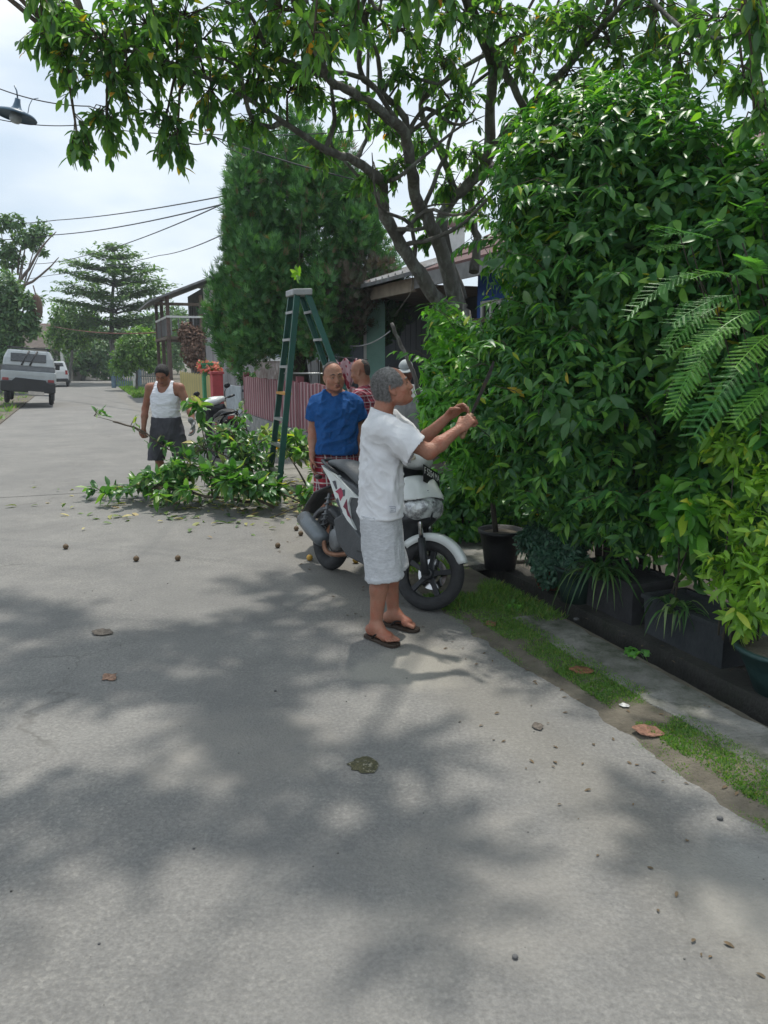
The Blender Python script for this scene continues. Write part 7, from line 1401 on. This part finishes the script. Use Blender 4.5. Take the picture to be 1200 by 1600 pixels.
cut_branch('upright leafy branch beside the gloved hand', [V3(-2.05, 9.1, .05), V3(-2.08, 9.15, .4), V3(-2.15, 9.2, .78), V3(-2.2, 9.25, 1.12)], .014, 90, .17, .24, L_CUT, 60, tw=9)
cut_branch('leafy branch at the right front of the heap near the ladder foot', [V3(-.75, 8.3, .05), V3(-1.1, 8.35, .2), V3(-1.5, 8.5, .26)], .014, 240, .16, .30, nparts=80, tw=15)
cut_branch('branch leaning on the heap in front of the black scooter', [V3(-1.3, 9.4, .05), V3(-1.6, 9.8, .3), V3(-1.9, 10.3, .5), V3(-2.1, 10.8, .55)], .016, 240, .15, .38, nparts=60, tw=18)
L_PALE = leafmat('leaf_pale', [(0, (.10, .15, .07)), (.5, (.19, .24, .12)), (.85, (.30, .33, .19)), (1, (.38, .34, .16))], .5, .3)
cut_branch('branch with pale yellow green leaf undersides against the fence', [V3(-1.0, 9.9, .05), V3(-1.3, 10.5, .35), V3(-1.65, 11.1, .6)], .014, 260, .13, .38, L_PALE, 70, tw=18)
cut_branch('pale leafed branch lying behind the ladder', [V3(-1.2, 9.5, .05), V3(-1.5, 9.9, .2), V3(-1.9, 10.2, .25), V3(-2.3, 10.1, .18)], .012, 190, .12, .30, L_PALE, 40, tw=14)
cut_branch('glossy dark leafed branch between the ladder and the man in blue', [V3(-.35, 9.35, .05), V3(-.65, 9.6, .28), V3(-.95, 9.9, .48), V3(-1.15, 10.2, .6)], .014, 230, .17, .32, L_MAIN, 110, tw=16)
cut_branch('leafy branch standing highest in the middle of the heap', [V3(-1.3, 9.0, .05), V3(-1.6, 9.0, .4), V3(-1.75, 9.1, .7), V3(-1.8, 9.1, .85)], .014, 190, .15, .32, nparts=60, tw=16)
cut_branch('bare forked cut branch on top of the heap', [V3(-1.35, 8.6, .1), V3(-1.75, 8.9, .5), V3(-2.1, 9.0, .62), V3(-2.35, 9.15, .5)], .012, 16, .14, .3, nparts=12, tw=9)
cut_branch('thin twiggy branch standing up behind the heap near the ladder', [V3(-1.5, 9.5, .05), V3(-1.55, 9.6, .5), V3(-1.75, 9.7, .85), V3(-1.85, 9.75, 1.05)], .01, 60, .12, .3, nparts=40, tw=12)
cut_branch('arching twig with few leaves rising from the front of the heap', [V3(-2.4, 8.8, .1), V3(-2.3, 8.9, .45), V3(-2.05, 9.0, .68), V3(-1.75, 9.0, .62)], .009, 40, .13, .25, nparts=30, tw=8)
cut_branch('bare stick end lying by the scooter tail', [V3(-1.15, 8.0, .03), V3(-.85, 8.2, .12), V3(-.62, 8.5, .05)], .008, 10, .14, .12, nparts=8, tw=3)
# loose leaves on the ground
n = 650; a = rng.normal(size=(n, 2)) * np.array((.75, .75)) + np.array((-1.75, 9.3)); P = np.stack([a[:, 0], a[:, 1], np.full(n, .008) + rng.random(n) * .02], 1); D = unit(n) * np.array((1, 1, .12)); Nn = np.array((0, 0, 1.)) + unit(n) * .25
o = newobj('leaf_litter', scatter_mesh('leaf_litter', P, D, Nn, rng.uniform(.06, .14, n), LEAF_LO, [leafmat('litter', [(0, (.03, .07, .02)), (.4, (.08, .13, .03)), (.7, (.20, .20, .06)), (.9, (.32, .27, .12)), (1, (.22, .13, .06))], .6, .2)])); o['kind'] = 'stuff'
n = 260; t = rng.uniform(1.5, 3.3, n); s_ = rng.uniform(1.2, 7, n); P = np.stack([EX * s_ + NX * t, EY * s_ + NY * t, np.where(t > 2.2, .019, .004) + rng.random(n) * .003], 1)
o = newobj('leaf_litter', scatter_mesh('leaf_litter', P, unit(n) * np.array((1, 1, .04)), np.array((0, 0, 1.)) + unit(n) * .12, rng.uniform(.012, .035, n), LEAF_LO, [M('dry_litter', (.16, .11, .06), (.07, .055, .035), 30, .9)])); o['kind'] = 'stuff'
# twigs and pebbles scattered over the road (uncountable grit)
n = 300; x = rng.uniform(-3.2, 1.6, n); y = rng.uniform(1.7, 9, n) ** 1.0; b = MB()
for i in range(n):
    r = .0015 + .003 * rng.random() ** 4; b.sphere((x[i], y[i], r * .5), r, 5, 3, (1.2, 1, .8))
o = b.build('grit', M('grit', (.17, .165, .15), (.07, .068, .062), 40, .9)); o['kind'] = 'stuff'
# ------------------------------------------------------------------ single small things on the road
def fruit(u, v, mat, r, lab, grp):
    g = gp(u, v); root = thing('fallen_fruit', lab, 'fruit', (g.x, g.y, 0), group=grp); b = MB(); b.smooth = True; c = Vector((g.x, g.y, r * .92)); b.lathe([(.001, -r), (r * .55, -r * .84), (r * .9, -r * .4), (r, 0), (r * .88, r * .45), (r * .5, r * .86), (r * .12, r * .93), (.001, r * .85)], c, 'Z', 14); b.build('flesh', mat, root)
    b = MB(); b.tube([c + Vector((0, 0, r * .85)), c + Vector((r * .2, r * .1, r * 1.25))], [r * .10, r * .07], 5); b.build('stalk', MTWIG, root)
MFB = M('fruit_brown', (.14, .09, .045), (.08, .055, .03), 20, .6); MFY = M('fruit_yellow', (.48, .29, .04), (.38, .22, .04), 12, .5)
for u, v, lb in ((103, 858, 'small brown fruit alone on the road at the far left'), (213, 877, 'small brown fruit on the road, left one of two in line'), (278, 876, 'small brown fruit on the road below the heap of branches'), (434, 856, 'small brown fruit between the heap and the scooter'), (470, 837, 'small brown fruit just left of the scooter tail'), (463, 829, 'small brown fruit nearest the stick end by the heap'), (477, 818, 'small brown fruit under the scooter rear fender')): fruit(u, v, MFB, .025, lb, 'brown fruits fallen on the road')
for u, v, lb in ((484, 876, 'yellow fruit beside the scooter rear wheel'), (556, 880, 'flattened yellow fruit under the scooter'), (668, 866, 'yellow fruit seen through the scooter front wheel'), (455, 775, 'yellow fruit by the right ladder foot')): fruit(u, v, MFY, .028, lb, 'yellow fruits fallen around the scooter')
def dry(u, v, sz, ang, lab, c=(.27, .125, .06), nm='dry_leaf', cat='leaf'):
    g = gp(u, v); rows = []; b = MB(); b.smooth = True
    for f in np.linspace(0, 1, 7): wd = sz * (.36 + .07 * math.sin(f * 23 + sz * 90)) * math.sin(math.pi * min(1, f * .93 + .04)) ** .9; y = (f - .5) * sz; cu = .05 * sz * max(0, f - .6) ** 1.5 * 3 + .012 * sz * math.sin(f * 9 + sz * 50); rows.append([(-wd * (1 + .15 * math.sin(f * 14)), y, .003 + cu + .02 * wd), (-wd * .5, y, .004 + cu + .05 * wd), (0, y, .002 + cu), (wd * .5, y, .004 + cu + .07 * wd), (wd * (1 + .12 * math.sin(f * 11 + 2)), y, .005 + cu + .14 * wd)])
    b.loft(rows, False, True, False); o = b.build(nm, M('dry_%d' % int(c[0] * 1000), c, tuple(k * .5 for k in c), 45, .85, .8, 60)); o.location = (g.x, g.y, .019 if u > 700 and u != 840 else .003); o.rotation_euler = (0, 0, ang); md = o.modifiers.new('t', 'SOLIDIFY'); md.thickness = .0008; tag(o, lab, cat)
dry(171, 1060, .10, .9, 'curled pale brown dry leaf alone on the left of the road', (.42, .25, .17)); dry(908, 1054, .13, 1.4, 'orange brown dry leaf on the grass edge beside the drain'); dry(1012, 1150, .14, 1.1, 'pinkish brown dry leaf lying on the dirt verge', (.29, .15, .10)); dry(767, 980, .09, .4, 'dry brown leaf in the grass right of the scooter wheel', (.30, .15, .08)); dry(720, 948, .08, 1.8, 'dry leaf touching the scooter front tyre', (.32, .16, .08)); dry(840, 1137, .07, .2, 'flat dark leaf on the road edge near the verge', (.17, .145, .12)); dry(160, 990, .14, 1.4, 'flat grey brown leaf fragment on the road at the left', (.17, .16, .145)); dry(640, 905, .12, .7, 'pale dry leaf under the scooter front wheel', (.45, .40, .33)); dry(975, 1109, .05, 1.3, 'scrap of white paper on the verge', (.7, .7, .68), 'paper_scrap', 'litter')
for u, v, sz, lab in ((805, 1497, .010, 'dark pebble on the road at the bottom right of the photo'), (303, 1326, .005, 'small dark pebble in the middle left of the road'), (430, 1080, .007, 'small dark pebble on the shaded road'), (155, 1475, .0045, 'tiny dark pebble at the bottom left of the road'), (900, 970, .02, 'grey stone on the drain edge'), (1125, 1280, .012, 'pale stone on the dirt verge')):
    g = gp(u, v); bm = bmesh.new(); bmesh.ops.create_icosphere(bm, subdivisions=2, radius=sz)
    for q in bm.verts: q.co *= .8 + .35 * vnoise(np.array([q.co[:]]) * 60 + u, 3)[0]; q.co.z *= .7
    me = bpy.data.meshes.new('pebble'); bm.to_mesh(me); bm.free(); me.materials.append(M('pebble', (.13, .13, .13), (.07, .07, .07), 30, .8)); o = newobj('pebble', me); o.location = (g.x, g.y, sz * .45); tag(o, lab, 'pebble')
# mossy pothole patch
g = gp(567, 1195); bm = bmesh.new(); vs = []
for k in range(26): a = 2 * math.pi * k / 26; r = .07 * (.55 + .9 * fbm(np.array([[math.cos(a) * 2.4 + 5, math.sin(a) * 2.4, 0]]), 3, 2)[0]); vs.append(bm.verts.new((r * math.cos(a) * .9, r * math.sin(a) * 1.0, .0)))
c0 = bm.verts.new((0, 0, .006)); [bm.faces.new((vs[k], vs[(k + 1) % 26], c0)) for k in range(26)]
me = bpy.data.meshes.new('moss_patch'); bm.to_mesh(me); bm.free(); me.materials.append(M('moss_patch', (.13, .12, .06), (.06, .06, .035), 60, .95, 1., 120, c3=(.32, .30, .22), s3=45, p3=(.55, .62))); o = newobj('moss_patch', me); o.location = (g.x, g.y, .004); o['kind'] = 'structure'
# ------------------------------------------------------------------ street lamp, wires, pole
pole = thing('utility_pole', 'grey utility pole just outside the left edge carrying the wires', 'pole', (-6.6, 9.6, 0)); b = MB(); b.smooth = True; b.tube([(-6.6, 9.6, 0), (-6.6, 9.6, 7.2)], [.12, .08], 12); b.build('shaft', MCONC, pole); b = MB(); b.box((-6.6, 9.6, 5.0), (.1, .9, .08)); b.build('crossarm', MWOODD, pole)
def wire(label, pts, r=.006, sag=.12, mat=None):
    P = [Vector(p) for p in pts]; out_ = []
    for a, b_ in zip(P, P[1:]):
        for k in range(13): f = k / 12; q = a.lerp(b_, f); q.z -= sag * 4 * f * (1 - f); out_.append(q)
    b = MB(); b.smooth = True; b.tube(out_, r, 5); return tag(b.build('overhead_wire', mat or M('wire', (.05, .055, .065), (.04, .04, .05))), label, 'wire')
lampc = at(25, 180, 8.8)
wire('thin wire holding the street lamp at the top left', [(-6.6, 9.6, 4.95), at(0, 139, 8.8) + Vector((0, 0, 0)), at(140, 166, 8.6), at(300, 200, 8.2), at(596, 290, 7.05)], .006, .04)
wire('lower thin wire passing just under the street lamp', [(-6.6, 9.6, 4.4), at(0, 187, 8.9), at(130, 195, 8.7), at(330, 210, 8.3), at(600, 200, 7.3)], .005, .03)
wire('wire crossing the top left corner of the picture', [(-6.6, 9.6, 6.6), at(15, -5, 8.5), at(110, 55, 8.2), at(300, 130, 7.6)], .005, .02)
wire('highest of the sagging wires running to the cypress', [at(-60, 350, 43), at(88, 344, 40), at(357, 305, 24), at(520, 270, 18.5)], .02, .1)
wire('second sagging wire meeting the cypress edge', [at(-60, 372, 43), at(85, 367, 40), at(360, 316, 24), at(520, 285, 18.5)], .022, .15)
wire('steep wire rising from the tiered tree to the cypress', [at(40, 412, 60), at(130, 400, 45), at(352, 317, 24), at(510, 250, 18.5)], .02, .15)
wire('short wire from the tiered tree towards the cypress foot', [at(-20, 440, 60), at(80, 430, 52), at(250, 399, 40), at(345, 368, 24), at(480, 330, 18.5)], .018, .1)
wire('rust red cable strung across the far street', [at(60, 505, 62), at(128, 517, 50), at(202, 521, 42), at(278, 515, 35.2)], .025, .05, M('red_cable', (.22, .07, .05)))
wire('pale rope sagging in front of the dark house door', [at(514, 527, 15.5), at(610, 517, 14.6)], .012, .22, M('pale_rope', (.62, .63, .62)))
wire('wire looping beside the cypress crown at the top', [at(230, 185, 7.6), at(300, 225, 8.0), at(335, 213, 9.5), at(385, 243, 12)], .006, .03)
lp = thing('street_lamp', 'blue grey enamel street lamp with a round shade hanging from a wire', 'lamp', lampc); EN = M('lamp_enamel', (.10, .17, .24), (.07, .12, .18), 6, .4, .1, 30); tilt = Matrix.Translation(lampc) @ Matrix.Rotation(R_(10), 4, 'Y') @ Matrix.Rotation(R_(-4), 4, 'X')
b = MB(); b.T = tilt; b.smooth = True; b.lathe([(.205, -.02), (.21, -.012), (.19, .012), (.12, .036), (.06, .055), (.042, .085), (.03, .13), (.027, .165), (.001, .17)], (0, 0, 0), 'Z', 32); solid(b.build('shade', EN, lp), .004)
b = MB(); b.T = tilt; b.smooth = True; b.lathe([(.001, -.085), (.04, -.078), (.058, -.055), (.062, -.02), (.05, .02), (.001, .03)], (0, 0, 0), 'Z', 20); b.build('glass_bowl', M('milky_glass', (.42, .46, .48), (.36, .4, .42), 5, .2), lp)
b = MB(); b.T = tilt; b.smooth = True; b.tube([(0, 0, .16), (-.02, 0, .24), (-.05, 0, .29)], .008, 6); b.tube([(.12, 0, .04), (.125, 0, .12), (.15, 0, .19), (.22, -.02, .205)], .004, 6); b.build('hook', EN, lp)
# ------------------------------------------------------------------ cloth hung on the plank fence, white post by the yard
def hung_cloth(label, u, v, Y, w_, h_, mats, seed):
    a = at(u, v, Y); b = MB(); b.smooth = True; nx, ny = 14, 12; rows = []
    for j in range(ny + 1):
        rows.append([(a.x + (i / nx - .5) * w_ * (1 - .45 * (j / ny) ** 1.5) , a.y + .05 * math.sin(i * 1.1 + seed) * (j / ny) - .03, a.z - h_ * (j / ny) + .03 * math.cos(i * .9)) for i in range(nx + 1)])
    ids = [[b.v(p) for p in r] for r in rows]
    for j in range(ny):
        for i in range(nx): b.m = 1 if (i * .9 - j) > -1.5 and (i * 3 + j * 2) % 9 != 0 else 0; b.f((ids[j][i], ids[j][i + 1], ids[j + 1][i + 1], ids[j + 1][i]), True)
    o = b.build('hanging_cloth', mats); md = o.modifiers.new('t', 'SOLIDIFY'); md.thickness = .004; tag(o, label, 'cloth')
hung_cloth('pink and dark red cloth hung on a line behind the man in blue', 540, 563, 10.2, .30, .34, [M('cloth_red', (.32, .03, .055), (.25, .025, .045)), M('cloth_pink', (.60, .38, .42), (.5, .3, .34))], 1)
b = MB(); l0 = at(505, 556, 10.25); l1 = at(575, 562, 10.15); b.tube([l0, l1], .006, 5); tag(b.build('clothes_line', M('wire', (.05, .055, .065))), 'thin line holding the pink and red cloth', 'line')
pp = thing('white_post', 'short white painted post in the yard behind the black pot', 'post', (1.02, 9.0, 0)); b = MB(); b.tube([(1.02, 9.0, 0), (1.02, 9.0, .75)], .045, 10); b.build('shaft', MWHITE, pp); b = MB(); b.box((1.02, 9.0, .775), (.13, .13, .05), None, .01); b.build('cap', MWHITE, pp)
# ------------------------------------------------------------------ thin haze over the street
hz = MB(); hz.box((0, 500, 5.1), (1440, 1440, 14)); ho = hz.build('haze', [], None); ho['kind'] = 'stuff'
hm = bpy.data.materials.new('haze'); hm.use_nodes = True; hm.node_tree.nodes.clear(); pv = N(hm.node_tree, 'ShaderNodeVolumePrincipled'); oo = N(hm.node_tree, 'ShaderNodeOutputMaterial')
pv.inputs['Color'].default_value = (.86, .92, .97, 1); pv.inputs['Density'].default_value = .0009; hm.node_tree.links.new(pv.outputs[0], oo.inputs['Volume']); ho.data.materials.append(hm)
